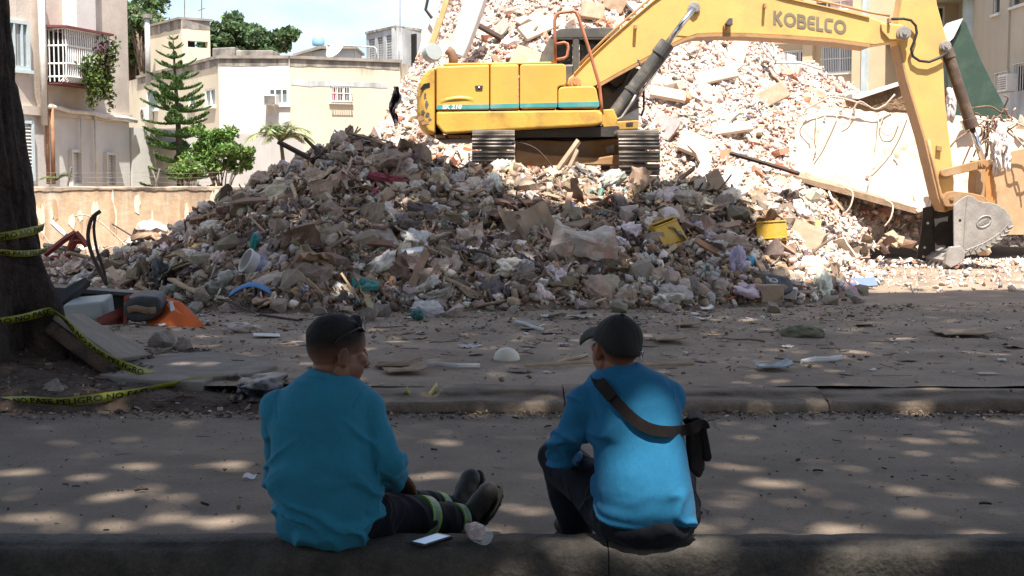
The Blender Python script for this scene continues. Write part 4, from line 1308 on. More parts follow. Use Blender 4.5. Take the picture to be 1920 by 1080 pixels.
for k in range(4):
 MB().tube([W(x + 3 * k, y - 3 * k, 21.85 + .07 * k) for x, y in ((1130, 160), (1150, 172), (1168, 160), (1178, 138), (1196, 116))], .024, 6).build('hose', m_hose, EX, smooth=True)
# arm
YA0, YA1 = 21.80, 22.20
arm = MB().pprism([(1681, 78), (1684, 40), (1692, -6), (1704, -60), (1724, -88), (1742, -80), (1752, -40), (1757, 8), (1773, 66), (1779, 82), (1777, 94), (1768, 101), (1772, 190), (1783, 282), (1789, 340), (1788, 392), (1772, 398), (1760, 372), (1733, 258), (1700, 150)], YA0, YA1).build('arm', m_boom, EX, bev=.012)
es = MB()
V, Q = [], []
pl = [(1684, 84), (1699, 149), (1732, 259), (1759, 372), (1770, 396)]
for px, py in pl:
 p = W(px - 1.5, py, YA0)
 for dx in (0, .035):
  for y in (YA0 - .03, YA1 + .03):
   V.append((p.x + dx, y, p.z))
n = len(pl)
for k in range(n - 1):
 a, b = 4 * k, 4 * k + 4
 Q += [(a, a + 1, b + 1, b), (a + 2, b + 2, b + 3, a + 3), (a, b, b + 2, a + 2), (a + 1, a + 3, b + 3, b + 1)]
Q += [(0, 2, 3, 1), (4 * n - 4, 4 * n - 3, 4 * n - 1, 4 * n - 2)]
es.add(V, Q).build('arm_flange', m_edge, arm)
MB().pprism([(1757, 272), (1767, 274), (1766, 284), (1756, 282)], YA0 - .06, YA0 - .001).build('arm_lug', m_edge, arm, bev=.008)
MB().tube([W(x, y, YA0 - .03) for x, y in ((1740, 262), (1752, 316), (1764, 368), (1772, 396))], .03, 6).build('guard_bar', m_edge, arm, smooth=True)
pin(1772, 87, YA0, .07, 'bucket_cylinder_pin', arm)
pin(1771, 325, YA0, .07, 'link_pin', arm, m_frameo)
pin(1779, 372, YA0, .085, 'bucket_pin', arm, m_frameo, .12)
MB().tube([W(x, y, YA0 - .07) for x, y in ((1668, 36), (1694, 35), (1708, 38), (1717, 48), (1719, 62), (1714, 78), (1708, 92), (1712, 106), (1724, 114), (1742, 116), (1760, 109), (1778, 98))], .022, 8).build('hose', m_hose, EX, smooth=True)
A, B = W(1400, -34, 22), W(1722, -78, 22)
MB().tube([A, A.lerp(B, .6)], .09, 12).build('arm_cylinder', m_cyl, EX)
MB().tube([A.lerp(B, .6), B], .045, 10).build('cylinder_rod', m_rod, EX)
# bucket cylinder and linkage
A, B = W(1774, 92, 22), W(1843, 302, 22)
d = (B - A).normalized(); m_ = A + d * ((W(1823, 240, 22) - A).length)
b1 = MB(); b1.tube([A, m_], .095, 16).tube([m_ - d * .17, m_], .115, 16).tube([A + d * .0, A + d * .16], .11, 16); b1.build('bucket_cylinder', m_brcyl, EX, bev=.006)
MB().tube([m_, B], .05, 12).build('cylinder_rod', m_rod, EX, smooth=True)
for y0 in (21.68, 22.24):
 MB().pprism(rounded([(1766, 318), (1840, 300), (1848, 308), (1844, 316), (1772, 332), (1764, 328)], 4), y0, y0 + .08).build('link_bar', m_frameo, EX, bev=.01)
MB().pprism(rounded([(1832, 300), (1850, 300), (1848, 330), (1846, 372), (1852, 384), (1830, 384), (1828, 350)], 4), 21.82, 22.18).build('link', m_frameo, EX, bev=.01)
pin(1843, 308, 21.68, .06, 'link_pin', EX, m_frameo)
# bucket
bk = MB()
side = [(1788, 384), (1797, 377), (1808, 369), (1816, 366), (1824, 368), (1834, 376), (1843, 379), (1856, 379.5), (1870, 383), (1884, 392), (1894, 404), (1899, 417), (1898, 424), (1885, 440), (1868, 454), (1848, 466), (1826, 474), (1806, 479), (1789, 480)]
YK0, YK1 = 21.42, 22.58
bucket = thing('bucket', None, None, W(1820, 480, 22))
bucket.parent = EX
bucket.location = W(1820, 480, 22) - org(EX)
MB().pprism(side, YK0, YK0 + .04).build('side_plate', m_steel, bucket, bev=.008)
def at_y(px, py, y):
 p = W(px, py, YK0)
 return Vector((p.x, y, p.z))
far = [at_y(px, py, YK1 - .04) for px, py in side]
MB().prism(far, (0, .04, 0)).build('side_plate', m_steeld, bucket)  # far plate: shade inside the bucket put in as darker steel
shell = side[4:]
V, Q = [], []
for px, py in shell:
 c = Vector((1830, 425))
 q = Vector((px, py)); q2 = q + (c - q).normalized() * 4
 for (u, v) in ((px, py), (q2.x, q2.y)):
  for y in (YK0 + .041, YK1 - .041):
   V.append(at_y(u, v, y))
n = len(shell)
for k in range(n - 1):
 a, b = 4 * k, 4 * k + 4
 Q += [(a, a + 1, b + 1, b), (a + 2, b + 2, b + 3, a + 3)]
Q += [(0, 2, 3, 1), (4 * n - 4, 4 * n - 3, 4 * n - 1, 4 * n - 2)]
MB().add(V, Q).build('shell', m_steel, bucket)
# welded wear strip with raised chevron ribs along the bottom edge
ws = [(1897, 421), (1884, 437.5), (1867, 451.5), (1847, 463.5), (1825, 471.5), (1808, 476)]
V, Q = [], []
for px, py in ws:
 c = Vector((1830, 425)); q = Vector((px, py)); dr = (c - q).normalized()
 for s_ in (-5, 8):
  u = q + dr * s_
  for y in (YK0 - .016, YK0 - .001):
   V.append(at_y(u.x, u.y, y))
n = len(ws)
for k in range(n - 1):
 a, b = 4 * k, 4 * k + 4
 Q += [(a, a + 2, b + 2, b), (a, b, b + 1, a + 1), (a + 2, a + 3, b + 3, b + 2)]
MB().add(V, Q).build('wear_strip', m_steel, bucket)
for k in range(10):
 t = (k + .3) / 10 * (len(ws) - 1)
 i = int(t); f_ = t - i
 q = Vector(ws[i]).lerp(Vector(ws[min(i + 1, n - 1)]), f_)
 tg = (Vector(ws[min(i + 1, n - 1)]) - Vector(ws[i])).normalized()
 c = (Vector((1830, 425)) - q).normalized()
 MB().tube([at_y(*(q - c * 5 + tg * 0), YK0 - .018), at_y(*(q + c * 2 + tg * 5), YK0 - .024), at_y(*(q + c * 8 - tg * 2), YK0 - .018)], .011, 5).build('rib', m_steel, bucket)
MB().tube([at_y(*(Vector(p) + (Vector((1830, 425)) - Vector(p)).normalized() * 8), YK0 - .012) for p in ws], .012, 6).build('weld_bead', m_steel, bucket)
MB().tube([at_y(x, y, YK0 - .006) for x, y in ((1814, 369), (1810, 410), (1806, 470))], .009, 5).build('weld_bead', m_steel, bucket)
ec = at_y(1845, 415.5, YK0 - .004)
rot = Matrix.Rotation(R(-28), 3, 'Y')
ring = [ec + rot @ Vector((.125 * math.cos(a), 0, .082 * math.sin(a))) for a in [2 * math.pi * k / 24 for k in range(25)]]
MB().tube(ring, .012, 6, caps=False).build('emblem_rim', m_steel, bucket, smooth=True)
text_mesh('emblem_letter', 'esco', .10, ec + rot @ Vector((-.095, -.002, -.028)), (R(90), R(-28), 0), m_steel, bucket, .006, .003)
MB().lathe([(.022, 0), (.022, .004)], at_y(1800, 413, YK0 - .001), (0, -1, 0), 12).build('bolt_hole', m_dark, bucket)
# cutter on the far lip, corner shroud and teeth
MB().prism([at_y(x, y, YK1 - .09) for x, y in ((1788, 388), (1770, 392), (1766, 440), (1757, 492), (1772, 497), (1789, 480))], (0, .05, 0)).build('side_cutter', m_steeld, bucket)  # shade on the far cutter put in as darker steel
for y, py in ((422, 422), (470, 470), (488, 488)):
 p = at_y(1778 - (py - 422) * .13, py, YK1 - .095)
 MB().lathe([(.022, 0), (.022, .012)], p, (0, -1, 0), 10).build('bolt', m_letw, bucket)
MB().prism([at_y(x, y, YK0 - .03) for x, y in ((1781, 463), (1800, 461), (1810, 472), (1806, 490), (1782, 502), (1770, 494), (1775, 476))], (0, .12, 0)).build('corner_shroud', m_steel, bucket, bev=.01)
for k in range(5):
 y = YK0 + .06 + (YK1 - YK0 - .22) * k / 4
 MB().prism([at_y(1808, 478, y), at_y(1796, 492, y), at_y(1770, 508, y), at_y(1768, 502, y), at_y(1786, 478, y)], (0, .1, 0)).build('tooth', m_steel, bucket, bev=.008)
MB().prism([at_y(x, y, YK0 + .02) for x, y in ((1806, 470), (1806, 480), (1776, 494), (1772, 488))], (0, YK1 - YK0 - .05, 0)).build('lip', m_steel, bucket)
# bucket ears
for y in (21.66, 22.26):
 MB().pprism(rounded([(1766, 372), (1776, 360), (1790, 358), (1822, 362), (1846, 368), (1858, 380), (1812, 388), (1772, 388)], 5), y, y + .07).build('bucket_ear', m_frameo, bucket, bev=.01)
# ================================================================== TREES AND PLANTS
def leaf_mat(name, trans=.35, rough=.55):
 m = bpy.data.materials.new(name)
 m.use_nodes = True
 t = m.node_tree
 N, K = t.nodes, t.links.new
 b = N['Principled BSDF']
 out = N['Material Output']
 an = N.new('ShaderNodeAttribute'); an.attribute_name = 'Col'
 K(an.outputs['Color'], b.inputs['Base Color'])
 b.inputs['Roughness'].default_value = rough
 b.inputs['Specular IOR Level'].default_value = .3
 tr = N.new('ShaderNodeBsdfTranslucent')
 K(an.outputs['Color'], tr.inputs['Color'])
 mx = N.new('ShaderNodeMixShader'); mx.inputs[0].default_value = trans
 K(b.outputs[0], mx.inputs[1]); K(tr.outputs[0], mx.inputs[2]); K(mx.outputs[0], out.inputs['Surface'])
 return m
m_leaf = leaf_mat('leaf')
m_leafd = leaf_mat('canopy_leaf', .12)
m_bark = M('dark_bark', (0.030, 0.021, 0.017), .95, .5, 5, 1.0, 16, bdist=.05, stain=(.055, .040, .030), stain_amt=.6, stain_scale=3, fine=.3)
m_bark2 = M('grey_bark', (0.16, 0.12, 0.09), .95, .4, 6, .8, 20, bdist=.03)
def leaves(P, size, cols, asp=.5, rng=RNG, droop=None, dirs=None, fold=.25):
 """diamond leaves, one folded quad pair each, at points P with random directions"""
 n = len(P)
 d = rng.normal(size=(n, 3)) if dirs is None else dirs + rng.normal(size=(n, 3)) * .35
 if droop is not None:
  d[:, 2] -= droop
 d /= np.linalg.norm(d, axis=1, keepdims=True) + 1e-9
 r_ = rng.normal(size=(n, 3))
 w = np.cross(d, r_); w /= np.linalg.norm(w, axis=1, keepdims=True) + 1e-9
 nn = np.cross(d, w)
 s = (size if hasattr(size, '__len__') else np.full(n, size))[:, None]
 a = P - d * s * .5
 t = P + d * s * .5
 l = P + w * s * asp * .5 + nn * s * asp * fold * .5
 r = P - w * s * asp * .5 + nn * s * asp * fold * .5
 V = np.stack([a, l, t, r], 1).reshape(-1, 3)
 i = np.arange(n)[:, None] * 4
 T = np.concatenate([i + [0, 3, 2], i + [0, 2, 1]], 1).reshape(-1, 3)
 C4 = np.repeat(np.concatenate([cols, np.ones((n, 1))], 1), 4, 0)
 return V, T, C4
def leafcols(n, base, var=.35, rng=RNG):
 f = 1 + var * rng.normal(size=(n, 1))
 c = np.array(base)[None] * np.clip(f, .35, 2)
 c = c * (1 + .12 * rng.normal(size=(n, 3)))
 return np.clip(c, .004, .8)
def clump_points(centres, radii, per, rng=RNG):
 out = []
 for c, r in zip(centres, radii):
  q = rng.normal(size=(per, 3))
  q /= np.linalg.norm(q, axis=1, keepdims=True)
  q *= (rng.random((per, 1)) ** .45) * r
  q[:, 2] *= .75
  out.append(q + c)
 return np.concatenate(out)
def limb_tree(root, base, top, r0, ends, mat, rng, name='trunk', twist=.25):
 """tapered trunk with limbs running to crown points"""
 b, t = Vector(base), Vector(top)
 path = []
 for k in range(9):
  f_ = k / 8
  p = b.lerp(t, f_) + Vector((math.sin(f_ * 5) * twist * f_, math.cos(f_ * 4) * twist * f_, 0))
  path.append(p)
 MB().tube(path, [r0 * (1 - .6 * k / 8) * (1.35 if k == 0 else 1) for k in range(9)], 10).build(name, mat, root, smooth=True)
 lb = MB()
 for e in ends:
  e = Vector(e)
  s_ = path[4 + int(rng.integers(0, 4))]
  m1 = s_.lerp(e, .4) + Vector((0, 0, .10 * (e - s_).length))
  lb.tube([s_, m1, s_.lerp(e, .75) + Vector((0, 0, .05)), e], [r0 * .33, r0 * .24, r0 * .14, r0 * .05], 6)
 o = lb.build('limb', mat, root, smooth=True)
 o['kind'] = 'stuff'
 return path

def crown_tree(name, label, cat, base, height, crown_c, crown_r, nclump, per, leaf, col, trunk_r, group=None, seed=1, flat=.8, mat=None, var=.35, clump_r=.28, asp=.5):
 rng = np.random.default_rng(seed)
 root = thing(name, label, cat, base, group)
 cs, rs = [], []
 for k in range(nclump):
  q = rng.normal(size=3); q /= np.linalg.norm(q)
  if q[2] < -.45: q[2] *= -.6
  q *= .55 + .45 * rng.random()
  bump_ = 1 + .18 * rng.normal()
  cs.append(np.array(crown_c) + q * np.array(crown_r) * bump_)
  rs.append(clump_r * max(crown_r) * (.7 + .6 * rng.random()))
 P = clump_points(cs, rs, per, rng)
 V, T, C4 = leaves(P, leaf * (.7 + .6 * rng.random(len(P))), leafcols(len(P), col, var, rng), asp, rng)
 V -= np.array(base)
 put('crown', npmesh('crown', V, T, mat or m_leaf, False, C4), root)
 limb_tree(root, base, (crown_c[0], crown_c[1], crown_c[2]), trunk_r, [tuple(c) for c in cs[::max(1, nclump // 14)]], m_bark2, rng)
 return root

# background trees
def wp(px, py, Y):
 p = W(px, py, Y); return (p.x, p.y, p.z)
c = wp(258, 120, 62); crown_tree('leafy_tree', 'tall green tree behind the cream block, next to the stained apartment wall', 'tree', (c[0], 62, 0), 9, c, (2.0, 2, 3.0), 46, 260, .30, (.10, .15, .06), .25, 'trees beyond the roofs', 3, clump_r=.24)
c = wp(268, 55, 60); crown_tree('leafy_tree', 'small pale tree top showing right behind the chimney pipe', 'tree', (c[0] + .3, 60, 0), 9, c, (1.0, 1.2, .8), 16, 200, .26, (.13, .18, .08), .2, 'trees beyond the roofs', 4)
c = wp(462, 95, 58); crown_tree('leafy_tree', 'broad dome shaped green tree rising over the roof troughs', 'tree', (c[0], 58, 0), 9, c, (2.0, 1.8, 1.25), 70, 260, .30, (.095, .15, .065), .3, 'trees beyond the roofs', 5, clump_r=.20)
c = wp(1834, 40, 70); crown_tree('leafy_tree', 'bit of bright green tree in the sky gap by the beige block', 'tree', (c[0], 70, 0), 9, c, (.8, .8, .8), 14, 120, .26, (.09, .16, .035), .12, None, 6)
c = wp(412, 300, 30); crown_tree('bushy_tree', 'round bright green bushy tree behind the tan wall', 'tree', (c[0], 30, 0), 3, c, (.74, .7, .72), 44, 170, .11, (.14, .24, .06), .06, None, 8, clump_r=.27)
c = wp(360, 325, 29); crown_tree('shrub', 'low light green shrub at the foot of the pine', 'shrub', (c[0], 29, 0), 2, c, (.5, .5, .28), 18, 110, .09, (.17, .25, .07), .03, None, 9, clump_r=.3)

# norfolk pine with whorled branches
PY = 31.5
pb = W(338, 345, PY)
pine = thing('norfolk_pine', 'tall layered norfolk pine standing behind the tan wall', 'tree', (pb.x, PY, 0))
tip = W(324, 64, PY)
tp_ = [Vector((pb.x, PY, 0)), Vector((pb.x, PY, pb.z)), W(334, 230, PY), W(328, 140, PY), tip]
MB().tube(tp_, [.09, .085, .06, .035, .008], 8).build('trunk', m_bark2, pine, smooth=True)
rng = np.random.default_rng(21)
def branch_mesh(n, seed):
 rng = np.random.default_rng(seed)
 t = rng.random(n * 26) ** .8
 x = t; z = -.10 * t + .32 * t ** 2.2 - .05
 ph = rng.random(len(t)) * 2 * math.pi
 side = (rng.random(len(t)) - .5) * .46 * (np.sin(np.pi * np.clip(t * .9 + .1, 0, 1)) ** .7)
 P = np.stack([x + np.abs(side) * .15, side, z + np.abs(side) * .22], 1)
 dirs = np.stack([.6 + 0 * t, np.sign(side) * .5, .75 + 0 * t], 1)
 cols = leafcols(len(t), (.13, .22, .075), .4, rng)
 V, T, C4 = leaves(P, .13 * (.7 + .6 * rng.random(len(t))), cols, .30, rng, dirs=dirs, fold=.3)
 s_ = MB().tube([(0, 0, -.05), (.3, 0, -.055), (.6, 0, -.01), (1, 0, .2)], [.012, .010, .007, .003], 4)
 n0 = len(V)
 V2 = np.array(s_.v)
 Tq = []
 for f in s_.f:
  for k in range(1, len(f) - 1):
   Tq.append([f[0] + n0, f[k] + n0, f[k + 1] + n0])
 C2 = np.tile([.10, .07, .045, 1], (len(V2), 1))
 return npmesh('branch', np.concatenate([V, V2]), np.concatenate([T, np.array(Tq)]), m_leaf, False, np.concatenate([C4, C2]))
bms = [branch_mesh(17, s) for s in (1, 2, 3)]
def on_trunk(z):
 for a, b in zip(tp_[:-1], tp_[1:]):
  if a.z <= z <= b.z:
   return a.lerp(b, (z - a.z) / (b.z - a.z))
 return tp_[-1]
zs = []
z = tip.z - .12
step = .205
while z > 1.2:
 zs.append(z); z -= step; step = min(step * 1.045, .34)
for i, z in enumerate(zs):
 f_ = i / len(zs)
 ln = .16 + 1.0 * min(1, f_ * 1.25) ** .85
 if f_ > .78: ln *= .75
 k0 = rng.random() * 6
 nb = 5
 for k in range(nb):
  o = put('branch', bms[int(rng.integers(0, 3))], pine, on_trunk(z) - Vector((pb.x, PY, 0)))
  s_ = ln * (.85 + .3 * rng.random())
  o.scale = (s_, s_ * .9, s_ * (1.0 if f_ < .5 else .75))
  o.rotation_euler = (0, R(-12 + 16 * f_ + 6 * rng.normal()), k0 + k * 2 * math.pi / nb + .15 * rng.normal())

def palm(name, label, base, top, nf, ln, seed, col, up=.9, droop=1.0, tr=.05):
 rng = np.random.default_rng(seed)
 root = thing(name, label, 'palm', base)
 if (Vector(top) - Vector(base)).length > .3:
  MB().tube([base, Vector(base).lerp(Vector(top), .5) + Vector((.03, 0, 0)), top], [tr * 1.2, tr, tr * .9], 8).build('trunk', m_bark2, root, smooth=True)
 for k in range(nf):
  a = 2 * math.pi * k / nf + .3 * rng.normal()
  el = up * (.55 + .6 * rng.random())
  l = ln * (.75 + .4 * rng.random())
  mid = MB()
  pts = []
  for j in range(8):
   t = j / 7
   hx = l * (t * math.cos(el * .9)) * (1 - .12 * t)
   hz = l * (t * math.sin(el) - droop * .62 * t * t)
   pts.append(Vector(top) + Vector((hx * math.cos(a), hx * math.sin(a), hz)))
  V, T, Cc = [], [], []
  nl = 26
  P, D, S = [], [], []
  for j in range(2, nl):
   t = j / nl
   q = t * 7; i = min(int(q), 6); p = pts[i].lerp(pts[i + 1], q - i)
   tg = (pts[i + 1] - pts[i]).normalized()
   sd = tg.cross(Vector((0, 0, 1))).normalized()
   for sg in (-1, 1):
    dv = (tg * .7 + sd * sg * .8 + Vector((0, 0, -.25))).normalized()
    s_ = l * .34 * math.sin(math.pi * (t * .85 + .12))
    P.append(p + dv * s_ * .5); D.append(dv); S.append(s_)
  P, D, S = np.array([list(p) for p in P]), np.array([list(p) for p in D]), np.array(S)
  rr = np.random.default_rng(seed + k)
  c_ = col if rng.random() > .2 else (.22, .19, .05)
  n = len(P)
  nv = np.array([0, 0, 1.0]) + 0 * D
  w = np.cross(D, nv); w /= np.linalg.norm(w, axis=1, keepdims=True) + 1e-9
  hw = (S * .055)[:, None]
  A_, B_ = P - D * S[:, None] * .5, P + D * S[:, None] * .5
  V = np.stack([A_, P + w * hw, B_, P - w * hw], 1).reshape(-1, 3)
  i_ = np.arange(n)[:, None] * 4
  T = np.concatenate([i_ + [0, 3, 2], i_ + [0, 2, 1]], 1).reshape(-1, 3)
  C4 = np.repeat(np.concatenate([leafcols(n, c_, .2, rr), np.ones((n, 1))], 1), 4, 0)
  st = MB().tube(pts, [.016 * (1 - .8 * j / 7) for j in range(8)], 4)
  V2 = np.array(st.v); Tq = []
  for f in st.f:
   for q in range(1, len(f) - 1):
    Tq.append([f[0] + len(V), f[q] + len(V), f[q + 1] + len(V)])
  me = npmesh('frond', np.concatenate([V, V2]) - np.array(list(base)), np.concatenate([T, np.array(Tq)]), m_leaf, False, np.concatenate([C4, np.tile([.16, .17, .06, 1], (len(V2), 1))]))
  put('frond', me, root)
palm('palm_tree', 'small feathery palm against the cream block wall', W(530, 345, 27), W(527, 266, 27), 19, 1.0, 31, (.27, .32, .15), 1.25, 1.15, .04)
palm('palm_seedling', 'low arching palm just above the tan wall beside the vents', W(105, 352, 25.5), W(105, 338, 25.5), 10, .42, 33, (.16, .22, .09), .9, .8)

# trailing plants in the window cage
rng = np.random.default_rng(41)
vines = [((.52, .55), .8, (.10, .16, .035)), ((.63, .62), 1.05, (.12, .17, .04)), ((.72, .66), .95, (.11, .15, .035)), ((.80, .72), 1.15, (.14, .18, .05)), ((.86, .6), .9, (.10, .14, .03)), ((.92, .75), 1.3, (.13, .17, .05)), ((.40, .5), .55, (.09, .14, .03)), ((.45, .25), .75, (.11, .16, .04)), ((.97, .95), .5, (.07, .12, .03)), ((.78, .85), .55, (.10, .05, .06))]
for k, ((fu, fz), ln, col) in enumerate(vines):
 u = CAGE[0] + (CAGE[1] - CAGE[0]) * fu
 z0_ = CAGE[2] + (CAGE[3] - CAGE[2]) * fz
 P = []
 for j in range(150):
  t = rng.random() ** .8
  P.append(fB.p(u + (.06 + .10 * (1 - t)) * rng.normal(), z0_ - t * ln + .05 * rng.normal(), CAGE[4] + .03 + .07 * abs(rng.normal())))
 P = np.array([list(p) for p in P])
 V, T, C4 = leaves(P, .10 * (.6 + .7 * rng.random(len(P))), leafcols(len(P), col, .4, rng), .6, rng, droop=.6)
 b = P.mean(0)
 t = thing('trailing_plant', ['leafy vine trailing from the white window cage, %s' % s for s in ('second strand from the pipes side', 'long strand at mid cage', 'strand right of mid cage', 'thick pale strand', 'dark strand near the far corner', 'longest pale strand at the far corner', 'short strand nearest the pipes', 'strand low at the cage bottom', 'green tuft at the top far corner', 'purplish one near the cage top')][k], 'hanging plant', tuple(b), 'plants trailing from the window cage')
 put('leaf_mass', npmesh('leaf_mass', V - b, T, m_leaf, False, C4), t)['kind'] = 'stuff'
 MB().tube([fB.p(u, z0_ + .05, CAGE[4] - .1), fB.p(u + .02, z0_ - ln * .4, CAGE[4] + .05), fB.p(u, z0_ - ln * .95, CAGE[4] + .06)], .006, 4).build('stem', m_bark2, t)

# ------------------------------------------------------------------ the shade trees of the street
# (one trunk stands in the picture; their crowns are above the frame and throw the shade)
def boundary(px):
 return np.interp(px, [-400, 60, 250, 330, 345, 400, 820, 880, 940, 1000, 1080, 1170, 1230, 1330, 1370, 1405, 1440, 1475, 1500, 1640, 2400],
                     [452, 452, 468, 446, 386, 250, 250, 306, 356, 388, 402, 394, 340, 334, 366, 420, 492, 535, 543, 548, 542])
def landing(P):
 s = np.array(SUN)
 z = np.zeros(len(P))
 for _ in range(4):
  k = (P[:, 2] - z) / s[2]
  q = P - s[None] * k[:, None]
  z = Hall(q[:, 0], q[:, 1])
 q = P - s[None] * ((P[:, 2] - z) / s[2])[:, None]
 return q
def to_plane(P):
 P = np.asarray(P, float)
 s = np.array(SUN)
 return P[..., :2] - s[:2] * (P[..., 2:3] / s[2])
rng = np.random.default_rng(77)
CZ0, CZ1 = 13.0, 17.5
NL = 120000
sy = -SUN.y / SUN.z * 15
P = np.stack([rng.uniform(-12, 12, NL), rng.uniform(-7.5 - sy + 4, 20 - sy + 0.5, NL), CZ0 + (CZ1 - CZ0) * rng.random(NL)], 1)
q = landing(P)
px, py, dep = project(q)
px = px + 34 * fbm(q[:, 0] * 1.2, q[:, 1] * 1.2, 0, 4, 99)
py2 = py + np.where(px > 820, 26, 9) * fbm(q[:, 0] * 1.1, q[:, 1] * 1.1, 0, 4, 98) * np.where((px > 1480) & (py > 500), .4, 1)
keep = (py2 > boundary(px)) & (q[:, 1] < 20.6)
q2 = landing(P + np.array([[0, .26, 0]]))
q3 = landing(P + np.array([[-.2, .1, 0]]))
keep &= (px > 800) | ((q2[:, 1] < 20.4) & (q3[:, 1] < 20.4))
keep |= q[:, 1] < 7
# sun flecks: small openings between the leaves (targets: places on the ground, the kerb and the man's back)
flecks = []
def fleck(px, py, r, z=0.0):
 p = G(px, py, z); flecks.append((p, r))
for (x, y, r) in ((160, 892, .075), (255, 875, .05), (90, 972, .08), (205, 930, .07), (310, 970, .045), (345, 795, .05), (215, 985, .06), (40, 885, .06), (395, 972, .055), (430, 880, .045), (460, 865, .045), (460, 968, .065), (20, 935, .06), (300, 930, .05), (420, 985, .05),
                  (790, 890, .06), (775, 820, .05), (960, 950, .06), (965, 880, .045), (940, 1000, .05), (1010, 770, .045), (845, 830, .04),
                  (1405, 822, .055), (1375, 878, .06), (1440, 904, .065), (1385, 952, .075), (1475, 942, .07), (1520, 920, .075), (1510, 848, .055), (1575, 945, .07), (1610, 992, .085), (1655, 908, .085), (1700, 918, .07), (1480, 1012, .085), (1850, 998, .11), (1820, 930, .055), (1735, 770, .06), (1545, 1010, .05), (1800, 860, .05), (1890, 790, .07), (1720, 968, .05), (1870, 900, .05), (1600, 880, .05)):
 fleck(x, y, r)
for (x, y, r) in ((1345, 628, .08), (1290, 640, .05), (1690, 634, .10), (1480, 655, .07), (1380, 655, .06), (1720, 748, .08), (740, 640, .07), (1090, 640, .06), (1080, 640, .04), (560, 640, .06), (880, 690, .06), (320, 672, .07), (400, 690, .08), (350, 690, .05), (260, 715, .05), (1590, 660, .08), (1820, 660, .06), (1560, 700, .05), (620, 655, .05), (960, 640, .06), (1240, 700, .05), (1780, 600, .07), (1400, 600, .05)):
 fleck(x, y, r, LOT)
for (x, y, r) in ((1690, 1030, .09), (1620, 1035, .08), (1040, 1018, .07), (1090, 1020, .07), (960, 1015, .05), (905, 1052, .10), (945, 1046, .09), (1800, 1022, .08), (1560, 1042, .07), (1330, 1018, .06), (300, 1022, .05)):
 fleck(x, y, r, KZ)
for (x, y, Y, r) in ((1215, 745, 4.86, .055), (1190, 735, 4.88, .045), (1240, 765, 4.85, .05), (1250, 800, 4.84, .045), (1255, 850, 4.83, .05), (1258, 900, 4.83, .05), (1270, 945, 4.83, .055), (1200, 960, 4.83, .045), (1150, 945, 4.85, .035), (1140, 905, 4.85, .035), (1225, 985, 4.83, .04), (1220, 880, 4.83, .035), (1285, 900, 4.86, .04), (1085, 755, 4.95, .03),):
 flecks.append((W(x, y, Y), r))
for (x, y, r) in ((645, 553, .12), (640, 560, .08), (800, 440, .06), (890, 480, .07), (760, 385, .06), (1130, 430, .06), (560, 410, .05), (1330, 400, .06), (1000, 470, .05), (430, 500, .06), (735, 500, .05)):
 d = ray(x, y); t = 14.0
 for _ in range(200):
  p = Vector((0, 0, CAMZ)) + d * (t / d.y)
  if p.z < h1(p.x, p.y): break
  t += .03
 flecks.append((p, r))
_f = []
for k, (p, r) in enumerate(flecks):
 q_ = to_plane(np.array([list(p)]))[0]
 on_back = 4.70 < p.y < 4.99
 # a gap whose beam would fall on the man at the left is left closed; on the right man only the back's own patches
 if -1.12 < q_[0] < -.30 and 4.72 < q_[1] < 5.72: continue
 if not on_back and .29 < q_[0] < .84 and 4.72 < q_[1] < 5.72: continue
 _f.append((p, r * (.40 if on_back else 1)))
flecks = _f
FT = to_plane(np.array([list(p) for p, r in flecks]))
FRr = np.array([r for p, r in flecks])
PT = to_plane(P)
ndir = rng.random(NL)
for t_, r_ in zip(FT, FRr):
 dd = np.hypot(PT[:, 0] - t_[0], (PT[:, 1] - t_[1]) )
 keep &= ~(dd < r_ * .38 + .09)
P = P[keep]
ex = np.stack([rng.uniform(-1.15, -.30, 700), rng.uniform(4.74, 5.75, 700), np.zeros(700)], 1)  # extra leaves added to keep sun off the left man's back
ez = rng.uniform(CZ0, CZ1, 700)
ex += np.array(SUN)[None] * (ez / SUN.z)[:, None]
P = np.concatenate([P, ex])
cols = leafcols(len(P), (.045, .075, .022), .35, rng)
V, T, C4 = leaves(P, .34 * (.8 + .4 * rng.random(len(P))), cols, .62, rng, dirs=np.cross(rng.normal(size=(len(P), 3)), np.array(SUN)[None]))
# trees: the one in the picture and two behind the camera
edge = [(W(4, -60, 9.9), .24), (W(8, 0, 9.9), .25), (W(20, 150, 9.9), .28), (W(50, 350, 9.9), .33), (W(75, 500, 9.9), .37), (W(92, 590, 9.85), .41), (W(112, 660, 9.8), .50), (W(132, 705, 9.7), .60)]
cpts = [Vector((p.x - r, 9.95, p.z)) for p, r in edge][::-1]
crs = [r for p, r in edge][::-1]
T_LEFT = thing('shade_tree', 'dark rough tree trunk with yellow tape round it beside the lifted paving', 'tree', (cpts[0].x, 9.95, 0))
top = cpts[-1]
path = [Vector((cpts[0].x, 9.95, -.1))] + cpts + [top + Vector((-.2, -.2, 2.5)), top + Vector((-.1, -.6, 5.5)), top + Vector((.3, -1.4, 9))]
rad = [.72] + crs + [.22, .17, .10]
n = 110
fine_p, fine_r = [], []
for i in range(len(path) - 1):
 for k in range(12):
  t = k / 12
  fine_p.append(path[i].lerp(path[i + 1], t)); fine_r.append(rad[i] * (1 - t) + rad[i + 1] * t)
fine_p.append(path[-1]); fine_r.append(rad[-1])
mb = MB(); mb.tube(fine_p, fine_r, n)
V_ = np.array(mb.v)
cen = np.repeat(np.array([list(p) for p in fine_p]), n, 0)
dirn = V_ - cen
ang = np.tile(np.arange(n) * 2 * math.pi / n, len(fine_p))
zz = V_[:, 2]
fl = np.clip(1 - zz / 1.2, 0, 1)
